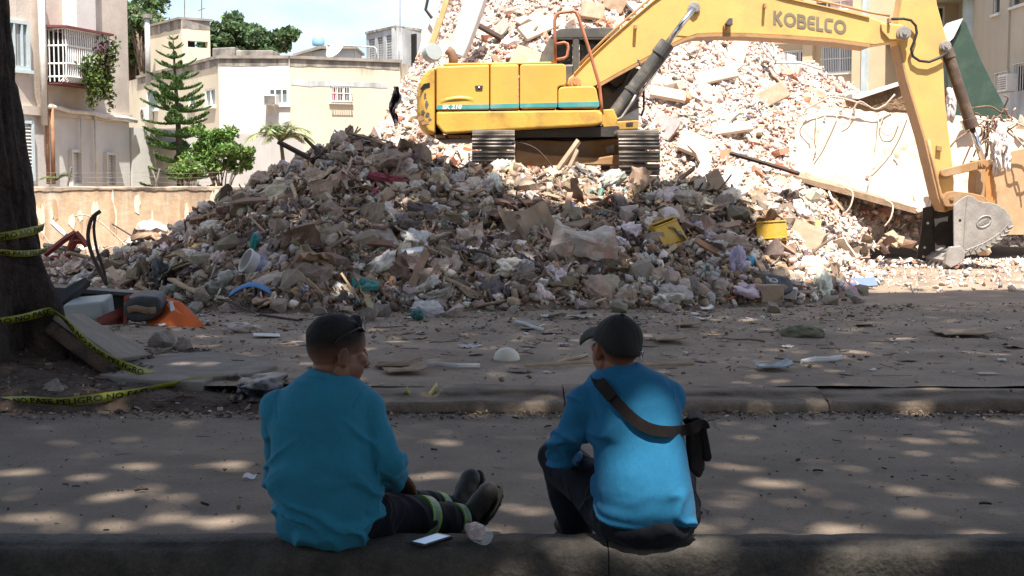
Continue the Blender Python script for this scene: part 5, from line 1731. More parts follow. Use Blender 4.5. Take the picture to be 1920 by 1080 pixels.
dsp = .05 * fbm(np.cos(ang) * 2.2, np.sin(ang) * 2.2, zz * 1.2, 4, 111) + .03 * fbm(np.cos(ang) * 9, np.sin(ang) * 9, zz * 2.5, 3, 112) + .16 * fl * np.cos(ang * 5 + 1) - .030 * np.clip(1 - np.abs(vnoise(np.cos(ang) * 7 + .5 * fbm(np.cos(ang) * 3, np.sin(ang) * 3, zz * 2, 2, 115), np.sin(ang) * 7, zz * 1.1, 113)) * 5, 0, 1)
V_ = cen + dirn * (1 + dsp / .35)[:, None]
mb.v = [tuple(p) for p in V_]
mb.build('trunk', m_bark, T_LEFT, smooth=True)
roots = [(T_LEFT, top + Vector((.3, -1.4, 9)))]
for x, y, lb in ((6.5, -4.5, 'street tree out of view behind the kerb, casting shade from the right'), (-5.5, -5.5, 'street tree out of view behind the kerb, casting shade from the left')):
 t = thing('shade_tree', lb, 'tree', (x, y, 0), 'street trees along the kerb')
 roots.append((t, Vector((x, y + 1.5, 12))))
 limb_tree(t, (x, y, 0), (x, y + 1.5, 12), .38, [(x, y + 2, 13)], m_bark2, rng)
dists = np.stack([np.hypot(P[:, 0] - b.x, P[:, 1] - (b.y + (3 if k == 0 else 0))) for k, (t, b) in enumerate(roots)], 1)
own = dists.argmin(1)
for k, (t, b) in enumerate(roots):
 sel = own == k
 idx = np.nonzero(sel)[0]
 Vk = V.reshape(-1, 4, 3)[idx].reshape(-1, 3) - np.array(list(org(t)))
 Tk = np.arange(len(idx))[:, None] * 4
 Tk = np.concatenate([Tk + [0, 3, 2], Tk + [0, 2, 1]], 1).reshape(-1, 3)
 put('crown', npmesh('crown', Vk, Tk, m_leafd, False, C4.reshape(-1, 4, 4)[idx].reshape(-1, 4)), t)
 if k:
  # added leaf screen out of view, blocking sky light from behind
  bx, by = org(t).x, org(t).y
  ns = 9000
  a_ = rng.uniform(math.pi * .95, math.pi * 2.05, ns); rr = rng.uniform(4.5, 6.5, ns)
  S = np.stack([bx + rr * 1.15 * np.cos(a_), by - 2.5 + rr * np.sin(a_), rng.uniform(2.0, 14.0, ns)], 1)
  Vs, Ts, Cs = leaves(S, .55 * (.7 + .6 * rng.random(ns)), leafcols(ns, (.045, .075, .022), .3, rng), .6, rng)
  put('sky_block_leaves', npmesh('sky_block_leaves', Vs - np.array(list(org(t))), Ts, m_leafd, False, Cs), t)
 lb = MB()
 pk = P[idx]
 for j in range(0, len(pk), max(1, len(pk) // 40)):
  e = Vector(pk[j]); s_ = b - Vector((0, 0, 2.5 * (j % 3)))
  lb.tube([s_, s_.lerp(e, .45) + Vector((0, 0, .6)), e], [.10, .06, .015], 5)
 o = lb.build('limb', m_bark2, t); o['kind'] = 'stuff'
# ================================================================== PEOPLE
from mathutils.bvhtree import BVHTree
def cloth_mat(name, base, rough=.85, var=.12, weave=900.0, sheen=.04, bump=.2):
 m = M(name, base, rough, var, 6, 0, spec=.2, fine=.04)
 t = m.node_tree; N, K = t.nodes, t.links.new
 b = N['Principled BSDF']
 b.inputs['Sheen Weight'].default_value = sheen
 tc = N.new('ShaderNodeTexCoord')
 n1 = N.new('ShaderNodeTexNoise'); n1.inputs['Scale'].default_value = 55; n1.inputs['Detail'].default_value = 3
 mp = N.new('ShaderNodeMapping'); mp.inputs['Scale'].default_value = (1, 1, .45); mp.inputs['Rotation'].default_value = (0, R(35), 0)
 K(tc.outputs['Object'], mp.inputs['Vector']); K(mp.outputs[0], n1.inputs['Vector'])
 bp = N.new('ShaderNodeBump'); bp.inputs['Strength'].default_value = bump; bp.inputs['Distance'].default_value = .01
 K(n1.outputs['Fac'], bp.inputs['Height']); K(bp.outputs[0], b.inputs['Normal'])
 return m
m_shirt1 = cloth_mat('teal_blue_shirt', (0.023, 0.180, 0.270))
m_shirt2 = cloth_mat('bright_blue_shirt', (0.015, 0.130, 0.250))
m_navy = cloth_mat('navy_work_trousers', (0.008, 0.0075, 0.013), bump=.3)
m_jean = cloth_mat('dark_denim', (0.006, 0.0075, 0.012), bump=.3)
m_skin1 = M('tan_skin', (0.205, 0.098, 0.060), .5, .12, 14, .12, 120, sss=.08, spec=.35, bdist=.003)
m_skin2 = M('brown_skin', (0.21, 0.085, 0.048), .5, .12, 14, .12, 120, sss=.08, spec=.35, bdist=.003)
m_hair = M('short_black_hair', (0.010, 0.008, 0.007), .75, .4, 60, .9, 320, spec=.3, bdist=.004)
_t = m_hair.node_tree
_a = _t.nodes.new('ShaderNodeAttribute'); _a.attribute_name = 'Col'
_n = _t.nodes.new('ShaderNodeTexNoise'); _n.inputs['Scale'].default_value = 420; _n.inputs['Detail'].default_value = 2
_c = _t.nodes.new('ShaderNodeTexCoord'); _t.links.new(_c.outputs['Object'], _n.inputs['Vector'])
_m = _t.nodes.new('ShaderNodeMath'); _m.operation = 'MULTIPLY_ADD'; _m.inputs[1].default_value = 1.12
_s = _t.nodes.new('ShaderNodeMath'); _s.operation = 'MULTIPLY_ADD'; _s.inputs[1].default_value = -.4; _s.inputs[2].default_value = .14; _s.use_clamp = False
_t.links.new(_n.outputs['Fac'], _s.inputs[0]); _t.links.new(_a.outputs['Fac'], _m.inputs[0]); _t.links.new(_s.outputs[0], _m.inputs[2]); _m.use_clamp = True
_t.links.new(_m.outputs[0], _t.nodes['Principled BSDF'].inputs['Alpha'])
m_capc = cloth_mat('olive_cap_cloth', (0.020, 0.019, 0.016), bump=.25)
m_capb = cloth_mat('pale_brim_lining', (0.30, 0.27, 0.22))
m_boot = M('dark_boot_leather', (0.030, 0.029, 0.024), .6, .25, 9, .3, 50, stain=(.07, .06, .05), stain_amt=.5, stain_scale=6, bdist=.005)
m_sole = M('rubber_sole', (0.035, 0.030, 0.025), .8, .2, 9, .3, 60, bdist=.005)
m_lime = M('lime_band', (0.22, 0.42, 0.085), .5, .05, 9, 0)
m_silver = M('silver_reflector', (0.20, 0.21, 0.19), .35, .1, 20, 0)
m_bag = cloth_mat('dark_bag_cloth', (0.018, 0.015, 0.013), bump=.3)
m_strap = cloth_mat('brown_black_strap', (0.011, 0.008, 0.007), bump=.3)
m_lens = M('mirrored_lens', (0.06, 0.07, 0.08), .08, .1, 5, 0, spec=.9)
m_gloss = M('black_plastic', (0.012, 0.012, 0.012), .3, .1, 5, 0)
m_eye = M('eye_white', (0.35, 0.31, 0.28), .3, .05, 5, 0)
m_red = M('red_patch', (0.28, 0.03, 0.03), .8, .2, 9, 0)
m_palepatch = M('pale_patch', (0.5, 0.48, 0.44), .8, .2, 9, 0)

def fuse(mb, voxel, smooth=6, fac=.5):
 """union of the closed solids in mb as one continuous skin"""
 me = mb.mesh('tmp', [m_dark])
 ob = bpy.data.objects.new('tmp', me)
 COL.objects.link(ob)
 r = ob.modifiers.new('r', 'REMESH'); r.mode = 'VOXEL'; r.voxel_size = voxel
 s_ = ob.modifiers.new('s', 'SMOOTH'); s_.iterations = smooth; s_.factor = fac
 dg = bpy.context.evaluated_depsgraph_get()
 dg.update()
 ev = ob.evaluated_get(dg)
 m2 = ev.to_mesh()
 V = np.zeros(len(m2.vertices) * 3); m2.vertices.foreach_get('co', V)
 V = V.reshape(-1, 3)
 Q = np.array([list(p.vertices) if len(p.vertices) == 4 else list(p.vertices) + [p.vertices[-1]] for p in m2.polygons])
 N = np.zeros(len(V) * 3); m2.vertices.foreach_get('normal', N)
 ev.to_mesh_clear()
 bpy.data.objects.remove(ob); bpy.data.meshes.remove(me)
 return V, Q, N.reshape(-1, 3)
def skin_obj(name, V, Q, mat, parent, smooth=True):
 me = npmesh(name, V - np.array(list(org(parent))), Q, mat, smooth)
 return put(name, me, parent)
def loft(mb, secs, n=24, p=2.3):
 """secs: (cx, cy, z, rx, ry[, tilt]) superelliptic rings stacked upwards"""
 rings = []
 for s_ in secs:
  cx, cy, z, rx, ry = s_[:5]
  ring = []
  for k in range(n):
   a = 2 * math.pi * k / n
   c, s2 = math.cos(a), math.sin(a)
   x = math.copysign(abs(c) ** (2 / p), c) * rx
   y = math.copysign(abs(s2) ** (2 / p), s2) * ry
   ring.append(Vector((cx + x, cy + y, z)))
  rings.append(ring)
 vs = [q for r_ in rings for q in r_]
 fs = [[i * n + k, i * n + (k + 1) % n, (i + 1) * n + (k + 1) % n, (i + 1) * n + k] for i in range(len(rings) - 1) for k in range(n)]
 fs += [list(range(n))[::-1], [(len(rings) - 1) * n + k for k in range(n)]]
 mb.add(vs, fs)
def limb(mb, pts, rs, n=14):
 """tapered limb with rounded ends, smoothly interpolated"""
 P = [Vector(p) for p in pts]
 path, rad = [], []
 for i in range(len(P) - 1):
  for k in range(6):
   t = k / 6
   path.append(P[i].lerp(P[i + 1], t)); rad.append(rs[i] * (1 - t) + rs[i + 1] * t)
 path.append(P[-1]); rad.append(rs[-1])
 mb.tube(path, rad, n)
 for p, r in zip(P, rs):
  mb.ell(p, r * 1.0, n=n, m=8)
def folds(V, N, amp, seed, zs=(0, 9), dirv=(1, .3, 2.2), freq=9, where=None):
 d = Vector(dirv).normalized()
 a = np.array(d)
 b = np.array(Vector((0, 1, 0)).cross(d)); c = np.cross(a, b)
 u, v, w = V @ a, V @ b, V @ c
 warp = .35 * fbm(V[:, 0] * 5, V[:, 1] * 5, V[:, 2] * 5, 2, seed + 50)
 r = 1 - np.abs(vnoise(u * freq + warp * 3, v * freq * .25 + warp, w * freq * .25, seed)) * 2.4
 r = np.clip(r, 0, 1) ** 1.4 - .25
 k = np.ones(len(V)) if where is None else where
 return V + N * (1.75 * amp * r * k)[:, None]

def head(center, yaw, pitch, roll, skin, root, scale=1.0):
 """head solids in a frame with +y the face, placed at center; returns mb filler and the transform"""
 rot = Euler((pitch, roll, yaw), 'XYZ').to_matrix()
 def tf(p): return Vector(center) + rot @ (Vector(p) * scale)
 return rot, tf
def head_solids(mb, tf, rot, scale):
 def e(c, r, rt=None):
  m_ = rot if rt is None else rot @ Euler(rt).to_matrix()
  mb.ell(tf(c), tuple(x * scale for x in r), m_, 20, 12)
 e((0, -.012, .035), (.077, .097, .088))            # cranium
 e((0, -.040, .022), (.071, .066, .080))            # back of the skull
 e((0, .040, .030), (.066, .056, .070))             # forehead
 e((0, .030, -.030), (.064, .062, .060))            # face
 e((0, .034, -.066), (.050, .050, .038))            # jaw
 e((0, .064, -.092), (.026, .024, .020))            # chin
 for sx in (-1, 1):
  e((sx * .036, .030, -.048), (.034, .056, .044)); e((sx * .034, .034, -.076), (.026, .046, .024))
 e((0, .082, .010), (.050, .014, .011))             # brow
 e((0, .100, -.022), (.010, .014, .026), (R(-16), 0, 0))   # nose bridge
 e((0, .110, -.038), (.016, .015, .012))            # nose tip
 for sx in (-1, 1):
  e((sx * .013, .099, -.041), (.010, .011, .009))
  e((sx * .046, .066, -.022), (.022, .026, .022))     # cheek
  e((sx * .060, -.002, -.062), (.012, .030, .028))    # jaw angle
  e((sx * .079, -.010, -.012), (.008, .019, .032), (R(-12), 0, R(-sx * 22)))   # ear
  e((sx * .083, -.017, -.002), (.007, .008, .022), (R(-8), 0, R(-sx * 30)))
  e((sx * .078, .000, -.038), (.006, .009, .010))
 e((0, .089, -.060), (.023, .012, .007))            # upper lip
 e((0, .087, -.071), (.020, .012, .008))            # lower lip
def hand(mb, wrist, dirv, up, side, L_=.185, curl=.5, spread=.10):
 """five-fingered hand: palm, unequal bent fingers, thumb off the side of the palm"""
 d = Vector(dirv).normalized(); u = Vector(up); u = (u - d * u.dot(d)).normalized(); s_ = d.cross(u) * side
 w = Vector(wrist)
 for k, off in enumerate((-.030, -.010, .010, .029)):
  base = w + d * (.085 * (1 - .04 * abs(k - 1))) + s_ * off
  mb.tube([w + s_ * off * .6, w + d * .045 + s_ * off, base], [.014, .014, .0125], 8)
  ln = (.072, .082, .077, .060)[k]
  p = base; dd = d.copy() + s_ * spread * (k - 1.5) * .5; dd.normalize()
  pts, rs = [base - d * .01], [.0105]
  for j, (f_, r_) in enumerate(((.45, .0100), (.30, .0092), (.25, .0075))):
   c = curl * (.55 + .35 * j)
   dd = (dd * math.cos(c * .6) - u * math.sin(c * .6)).normalized()
   p = p + dd * ln * f_
   pts.append(p); rs.append(r_)
  mb.tube(pts, rs, 8)
  mb.ell(pts[-1], .0076, n=8, m=6)
 mb.ell(w + d * .05, (.022, .034, .016), Matrix((d, s_, u)).transposed(), 12, 8)
 tb = w + d * .02 + s_ * -.030
 td = (d * .75 - s_ * .55 - u * .35).normalized()
 mb.tube([w + d * .008, tb + td * .01, tb + td * .038, tb + (td + d * .5).normalized() * .066], [.014, .0145, .0115, .0085], 8)
 mb.ell(tb + (td + d * .5).normalized() * .066, .0086, n=8, m=6)

def hair_shell(tf, rot, scale, line_fn, name, mat, root, thick=.006, rough=.0015, cx=(0, -.018, .034), fade=.030):
 """cropped hair: follows the skin under it, full above the hairline and thinning out below it"""
 n, m_ = 110, 64
 V, Q, A = [], [], []
 c0 = tf(cx)
 for i in range(m_ + 1):
  ph = -math.pi / 2 + math.pi * i / m_
  for k in range(n):
   th = 2 * math.pi * k / n
   d = Vector((math.cos(ph) * math.cos(th), math.cos(ph) * math.sin(th), math.sin(ph)))
   w = (rot @ d).normalized()
   h_ = BVH.ray_cast(c0 + w * .22, -w, .22)
   p = h_[0] if h_[0] is not None else c0
   bad = (p - c0).length > .126 or d.z < -.66
   lp = rot.transposed() @ (p - tf((0, 0, 0))) / scale
   f_ = line_fn(lp, th)
   full = float(sst(-.004, .035, f_))
   A.append(0.0 if bad else float(sst(-fade, .032, f_)))
   V.append(list(p + w * (.0012 + thick * full + rough * full * float(vnoise(lp.x * 90, lp.y * 90, lp.z * 90, 5)))))
 for i in range(m_):
  for k in range(n):
   a, b = i * n + k, i * n + (k + 1) % n
   if max(A[a], A[b], A[a + n], A[b + n]) > 0:
    Q.append((a, b, b + n, a + n))
 V = np.array(V)
 me = npmesh(name, V - np.array(list(org(root))), np.array(Q), mat, True, np.array([(x, x, x, 1) for x in A]))
 return put(name, me, root)

def seated(name, label, secs, shoulders, arms, pelvis, legs, headc, yaw, pitch, roll, skin, shirt, trouser, neck, seed, hem, hands, foldfn, hs=1.0):
 base = Vector((secs[0][0], secs[0][1], 0.15))
 root = None
 # body: one continuous skin from head to hands
 bm1 = MB()
 rot, tf = head(headc, yaw, pitch, roll, skin, None, hs)
 head_solids(bm1, tf, rot, hs)
 limb(bm1, [neck, tf((0, -.030, -.055))], [.064, .056], 16)
 loft(bm1, [(c[0], c[1], c[2], c[3] * .86, c[4] * .84) for c in secs[1:]])
 for a, h_ in zip(arms, hands):
  limb(bm1, [a[0], a[1], a[2], h_[0]], [a[3][0] * .75, a[3][1] * .68, .031, .026], 12)
  hand(bm1, h_[0], h_[1], h_[2], h_[3], curl=h_[4])
 V, Q, N = fuse(bm1, .0048, 5)
 global BVH
 BVH = BVHTree.FromPolygons([tuple(p) for p in V], [tuple(q) for q in Q])
 me = npmesh(name, V - np.array(list(base)), Q, skin, True)
 root = put(name, me, None, base)
 tag(root, label, 'person')
 # shirt
 sm = MB()
 loft(sm, secs)
 for s_ in shoulders:
  sm.ell(s_[:3], s_[3], n=16, m=10)
 for a in arms:
  limb(sm, [a[0], a[1], a[1].lerp(a[2], .80)], a[3][:3], 14)
 V, Q, N = fuse(sm, .0092, 8)
 V = foldfn(V, N)
 # open the neck, leave the hem
 nk = np.array(list(neck))
 c = V[Q].mean(1)
 collar = np.array(list(tf((0, -.03, -.088))))
 keepf = (np.linalg.norm((c - collar) * np.array([1, 1, 1.0]), axis=1) > .067)
 so_ = skin_obj('shirt', V, Q[keepf], shirt, root)
 sd = so_.modifiers.new('sub', 'SUBSURF'); sd.levels = 1; sd.render_levels = 1
 # armhole seams, stitched on the shirt surface
 bt_ = BVHTree.FromPolygons([tuple(p) for p in V], [tuple(q) for q in Q])
 for s_, a in zip(shoulders, (arms[0], arms[1]) if (arms[0][0] - Vector(shoulders[0][:3])).length < .05 else (arms[1], arms[0])):
  c_ = a[0].lerp(a[1], .02); c_ = c_ + (Vector((secs[6][0], c_.y, c_.z)) - c_).normalized() * .045
  ax_ = ((a[1] - a[0]).normalized() * .55 + Vector((1 if c_.x > secs[6][0] else -1, 0, 0)) * .8).normalized()
  u_ = ax_.orthogonal().normalized(); w_ = ax_.cross(u_)
  run = []
  for k in range(49):
   dd = u_ * math.cos(k * math.pi / 24) + w_ * math.sin(k * math.pi / 24)
   h_ = bt_.ray_cast(c_ + dd * .28, -dd, .26)
   ok_ = h_[0] is not None and .03 < (h_[0] - c_).length < .125
   if ok_: run.append(h_[0] - dd * .0006)
   if (not ok_ or k == 48) and len(run) > 4:
    MB().tube(run, .0022, 5, caps=True).build('seam', shirt, so_, smooth=True)
   if not ok_: run = []
 # trousers
 tm = MB()
 for p in pelvis:
  tm.ell(p[:3], p[3:6], n=18, m=10)
 for l in legs:
  limb(tm, l[0], l[1], 16)
 V, Q, N = fuse(tm, .011, 7)
 V = folds(V, N, .007, seed + 9, dirv=(.6, 1, .5), freq=11)
 V = folds(V, N, .004, seed + 19, dirv=(.2, 1, -.8), freq=17)
 to_ = skin_obj('trousers', V, Q, trouser, root)
 sd = to_.modifiers.new('sub', 'SUBSURF'); sd.levels = 1; sd.render_levels = 1
 for sx in (-1, 1):
  o = MB().ell(tf((sx * .031, .0745, -.008)), .0125 * hs, n=12, m=8).build('eye', m_eye, root, smooth=True)
  MB().ell(tf((sx * .031, .0825, -.008)), .0062 * hs, n=10, m=6).build('iris', m_gloss, o, smooth=True)
  MB().tube([tf((sx * .014, .096, .014)), tf((sx * .034, .095, .019)), tf((sx * .054, .078, .013))], .0045 * hs, 6).build('eyebrow', m_hair, root, smooth=True)
 return root, rot, tf, so_, to_
def bx_(pl, pr, Y):
 a, b = W(pl, 0, Y), W(pr, 0, Y)
 return (a.x + b.x) / 2, (b.x - a.x) / 2
def sec(py, pl, pr, ry, Y, Ys=4.92):
 """torso ring seen between photo columns pl..pr at photo row py"""
 z = W(960, py, Ys).z
 c, h = bx_(pl, pr, Ys)
 return (c * Y / Ys, Y, z, h, ry)

# ---------------------------------------------------------------- the man on the left
def boot(root, heel, toe_dir, sole_n, ln=.285, nm='boot'):
 """boot: heel point, direction towards the toe, direction the sole faces"""
 t = Vector(toe_dir).normalized(); s_ = Vector(sole_n); s_ = (s_ - t * s_.dot(t)).normalized(); w = t.cross(s_)
 h = Vector(heel) - t * .052 * .9 + s_ * .072 * .9
 mb = MB()
 K_ = .90
 def P(a, b, c): return h + (t * a - s_ * b + w * c) * K_
 for (a, b, ra, rb, rc) in ((.045, .060, .056, .058, .048), (.11, .060, .070, .056, .052), (.175, .056, .070, .050, .056), (.228, .052, .060, .046, .054), (.052, .10, .052, .070, .050), (.054, .15, .048, .05, .047)):
  mb.ell(P(a, b, 0), (ra * K_, rc * K_, rb * K_), Matrix((t, w, s_)).transposed(), 16, 10)
 V, Q, N = fuse(mb, .007, 6)
 o = skin_obj(nm, V, Q, m_boot, root)
 sb = MB()
 pts = []
 for k in range(22):
  a = 2 * math.pi * k / 22
  x = .140 + .150 * math.cos(a)
  y = (.058 if x > .14 else .051 - .006 * math.sin(x * 22)) * math.sin(a) * (1.0 if abs(math.cos(a)) < .95 else .9)
  pts.append(P(x, .004, y))
 sb.prism(pts, s_ * .024)
 so_ = sb.build('sole', m_sole, o, bev=.006)
 rim = MB(); rim.tube([P(.140 + .153 * math.cos(a), .004, .059 * math.sin(a)) for a in [2 * math.pi * k / 24 for k in range(25)]], .006, 6, caps=False)
 rim.build('welt', m_sole, o, smooth=True)
 lug = MB()
 for k in range(13):
  x = .015 + .0205 * k
  lug.box(P(x, -.024, 0), (.013, .080 if .03 < x < .24 else .05, .008), Matrix((t, w, s_)).transposed())
 lug.build('tread', m_sole, o)
 return o
S1 = [sec(1024, 545, 672, .120, 4.99), sec(1003, 521, 694, .148, 4.99), sec(975, 501, 706, .168, 4.99), sec(940, 494, 707, .175, 4.985), sec(900, 491, 705, .170, 4.985), sec(855, 493, 698, .158, 4.99), sec(800, 495, 692, .146, 5.0),
      sec(760, 502, 694, .135, 5.01), sec(738, 517, 692, .118, 5.02), sec(722, 538, 672, .098, 5.03), sec(708, 558, 656, .080, 5.04), sec(697, 574, 648, .062, 5.045)]
shL, shR = W(526, 768, 5.02), W(684, 772, 5.02)
elR, wrR = W(727, 872, 4.99), W(746, 893, 5.23)
elL, wrL = W(528, 895, 5.26), W(640, 905, 5.42)
def fold1(V, N):
 x = V[:, 0] - S1[3][0]; z = V[:, 2]
 back = sst(5.05, 4.85, V[:, 1])
 V = folds(V, N, .011, 3, dirv=(.9, 0, 1.6), freq=11, where=sst(.0, .18, x) * sst(.75, .5, z) + .25)
 V = folds(V, N, .014, 5, dirv=(.25, 0, 1), freq=12, where=sst(.50, .26, z))
 V = folds(V, N, .010, 8, dirv=(-.8, .2, 1), freq=14, where=sst(.22, .30, x))
 V = folds(V, N, .010, 12, dirv=(-1, .2, 1.8), freq=13, where=sst(-.02, -.16, x) * sst(.7, .4, z))
 return V
P1, rot1, tf1, shirt1, trous1 = seated(
 'person', 'short haired person in teal long sleeved shirt sitting on the kerb, face turned sideways', S1,
 [(*shL, .082), (*shR, .086)],
 [(shR, elR, wrR, (.080, .066, .054)), (shL, elL, wrL, (.080, .062, .05))],
 [(S1[1][0] + .02, 5.01, .225, .165, .140, .085), (S1[1][0] + .085, 5.045, .225, .125, .13, .082)],
 [([(-.60, 5.02, .235), (-.385, 5.27, .165), (-.205, 5.49, .085)], [.105, .085, .066]),
     ([(-.74, 5.08, .235), (-.445, 5.38, .185), (-.245, 5.64, .09)], [.105, .082, .064])],
 W(632, 658, 5.05), R(-60), R(-5), R(0), m_skin1, m_shirt1, m_navy, Vector((S1[10][0] + .01, 5.055, S1[10][2] - .02)), 3, .15,
 [(wrR + Vector((.010, .055, -.012)), (.25, .75, -.75), (.3, .5, .8), 1, .7), (wrL + Vector((.05, .03, 0)), (1, .3, -.2), (0, 0, 1), -1, .6)],
 fold1, 1.14)
boot(P1, (-.205, 5.49, .085), (.52, .22, .70), (.55, .70, -.45))
boot(P1, (-.245, 5.64, .09), (.30, .36, .78), (.55, .76, -.40))
def leg_band(root, a, b, f_, r, wdt):
 A, B = Vector(a), Vector(b); d = (B - A).normalized(); c = A.lerp(B, f_)
 for o_, w_, m_, rr in ((-wdt * .36, wdt * .28, m_lime, 0), (0, wdt * .44, m_silver, .0005), (wdt * .36, wdt * .28, m_lime, 0)):
  p = c + d * o_
  MB().tube([p - d * w_ / 2, p + d * w_ / 2], r + rr, 28).build('reflective_band', m_, root, smooth=False)
leg_band(trous1, (-.385, 5.27, .165), (-.205, 5.49, .085), .10, .0915, .052)
leg_band(trous1, (-.385, 5.27, .165), (-.205, 5.49, .085), .80, .079, .042)
leg_band(trous1, (-.445, 5.38, .185), (-.245, 5.64, .09), .62, .079, .042)
def hl1(p, th):
 # hairline: low at the nape, up and over the ear, receding at the temples
 y = p.y
 z0 = np.interp(y, [-.13, -.09, -.06, -.035, -.012, .02, .045, .070, .10], [.030, .030, .032, .036, .044, .050, .060, .084, .10])
 return p.z - z0
hair_shell(tf1, rot1, 1.14, hl1, 'hair', m_hair, P1, .005, fade=.085)
# sunglasses pushed up on the hair
sg = MB()
for sx in (-1, 1):
 pts = [tf1((sx * (.012 + .052 * u), .088 - .03 * (u ** 2) - .008 * v, .088 + .034 * (v) - .012 * u)) for u, v in ((0, .15), (.1, .9), (.5, 1.1), (.95, .85), (1.05, .3), (.8, -.15), (.3, -.2))]
 n_ = (rot1 @ Vector((sx * .3, .8, .5))).normalized()
 MB().prism(pts, n_ * .003).build('lens', m_lens, P1)
 sg.tube(pts + [pts[0]], .0042, 6)
 sg.tube([pts[4], tf1((sx * .083, .035, .085)), tf1((sx * .088, -.02, .060)), tf1((sx * .086, -.045, .035))], .0035, 6)
sg.tube([tf1((-.012, .092, .098)), tf1((.012, .092, .098))], .004, 6)
sg.build('sunglasses', m_gloss, P1, smooth=True)
# collar rib
def collar(root, tf, mat, rx=.068, ry=.072, z=-.092, cy=-.022, tilt=.25):
 pts = []
 for k in range(33):
  a = 2 * math.pi * k / 32
  pts.append(tf((rx * math.cos(a), cy + ry * math.sin(a), z - tilt * ry * math.sin(a))))
 MB().tube(pts, [(.017, .005)] * 33, 8, caps=False, up=(0, 0, 1)).build('collar', mat, root, smooth=True)
collar(shirt1, tf1, m_shirt1)

# ---------------------------------------------------------------- the man on the right
S2 = [sec(997, 1135, 1312, .125, 4.99), sec(985, 1124, 1315, .138, 4.985), sec(960, 1117, 1315, .150, 4.98), sec(920, 1115, 1311, .150, 4.975), sec(880, 1114, 1303, .142, 4.98), sec(840, 1111, 1296, .136, 4.99), sec(800, 1104, 1288, .132, 5.0),
      sec(760, 1096, 1284, .126, 5.02), sec(733, 1094, 1277, .112, 5.04), sec(712, 1105, 1255, .095, 5.05), sec(698, 1128, 1222, .075, 5.055), sec(688, 1136, 1206, .058, 5.06)]
sL, sR = W(1096, 758, 5.03), W(1250, 748, 5.05)
eL, wL = W(1052, 850, 5.10), W(1083, 862, 5.33)
eR, wR = W(1240, 850, 5.34), W(1180, 880, 5.50)
def fold2(V, N):
 x = V[:, 0] - S2[3][0]; z = V[:, 2]
 V = folds(V, N, .011, 23, dirv=(.5, 0, 1.4), freq=10, where=.25 + sst(-.02, -.16, x) * sst(.75, .5, z))
 V = folds(V, N, .012, 25, dirv=(.2, 0, 1), freq=12, where=sst(.45, .24, z) * sst(.10, -.1, x))
 V = folds(V, N, .011, 28, dirv=(1, .2, .15), freq=9, where=sst(.02, .16, x) * sst(.5, .25, z))
 V = folds(V, N, .011, 29, dirv=(.8, .2, 1), freq=15, where=sst(-.20, -.26, x))
 return V
P2, rot2, tf2, shirt2, trous2 = seated(
 'person', 'person in bright blue shirt and dark cap on the kerb, strap across the back', S2,
 [(*sL, .078), (*sR, .078)],
 [(sL, eL, wL, (.076, .062, .048)), (sR, eR, wR, (.070, .058, .048))],
 [(S2[1][0] - .004, 4.985, .215, .192, .150, .085), (S2[1][0] - .04, 5.02, .22, .17, .15, .085)],
 [([(.41, 5.02, .235), (.20, 5.42, .375), (.265, 5.36, .075)], [.110, .092, .066]),
     ([(.62, 5.05, .235), (.66, 5.52, .36), (.62, 5.60, .07)], [.105, .085, .062])],
 W(1155, 652, 5.07), R(21), R(12), R(3), m_skin2, m_shirt2, m_jean, Vector((S2[10][0] - .005, 5.07, S2[10][2] - .02)), 13, .15,
 [(wL + Vector((.020, .05, -.010)), (.35, .9, -.35), (-.2, .3, 1), -1, .5), (wR + Vector((-.05, .02, 0)), (-1, .3, -.2), (0, 0, 1), 1, .6)],
 fold2, 1.02)
boot(P2, (.262, 5.37, .092), (-.25, 1, -.02), (0, 0, -1))
boot(P2, (.62, 5.60, .092), (.05, 1, -.02), (0, 0, -1))
collar(shirt2, tf2, m_shirt2)
hair_shell(tf2, rot2, 1.02, lambda p, th: min(.030 - p.z, p.z - np.interp(p.y, [-.13, -.06, -.03, 0, .1], [-.012, -.010, .01, .04, .08])), 'hair', m_hair, P2, .003, fade=.022)
# baseball cap: six panels with seams, brim, button, rear opening strap with a metal buckle
def cap_fn(i, k, n, m_, off=0):
 ph = (math.pi / 2) * (i / m_)
 th = 2 * math.pi * k / n
 c = math.cos(ph)
 d = Vector((c * math.cos(th), c * math.sin(th), math.sin(ph)))
 seam = .0022 * max(0, 1 - abs(((th / (math.pi / 3) + .5) % 1) - .5) * 14) if ph < 1.35 else 0
 crease = .004 * math.sin(th * 3 + ph * 4) * math.cos(ph)
 r = Vector((.0895, .1120, .106))
 p = Vector((d.x * r.x, d.y * r.y - .014, .026 + d.z * r.z - .018 * (1 - i / m_) * (1 if math.sin(th) < 0 else .0) * abs(math.sin(th))))
 return p + d * (crease - seam + off)
n_, mm = 72, 18
V, Q = [], []
for off in (0, -.004):
 for i in range(mm + 1):
  for k in range(n_):
   V.append(list(tf2(cap_fn(i, k, n_, mm, off))))
o2 = (mm + 1) * n_
for i in range(mm):
 for k in range(n_):
  a, b = i * n_ + k, i * n_ + (k + 1) % n_
  Q.append((a, b, b + n_, a + n_)); Q.append((o2 + a, o2 + a + n_, o2 + b + n_, o2 + b))
for k in range(n_):
 b = (k + 1) % n_
 Q.append((k, o2 + k, o2 + b, b))
cap = skin_obj('cap', np.array(V), np.array(Q), m_capc, P2)
MB().ell(tf2((0, -.014, .133)), (.010, .010, .006), rot2, 12, 8).build('button', m_capc, cap, smooth=True)
mb = MB()
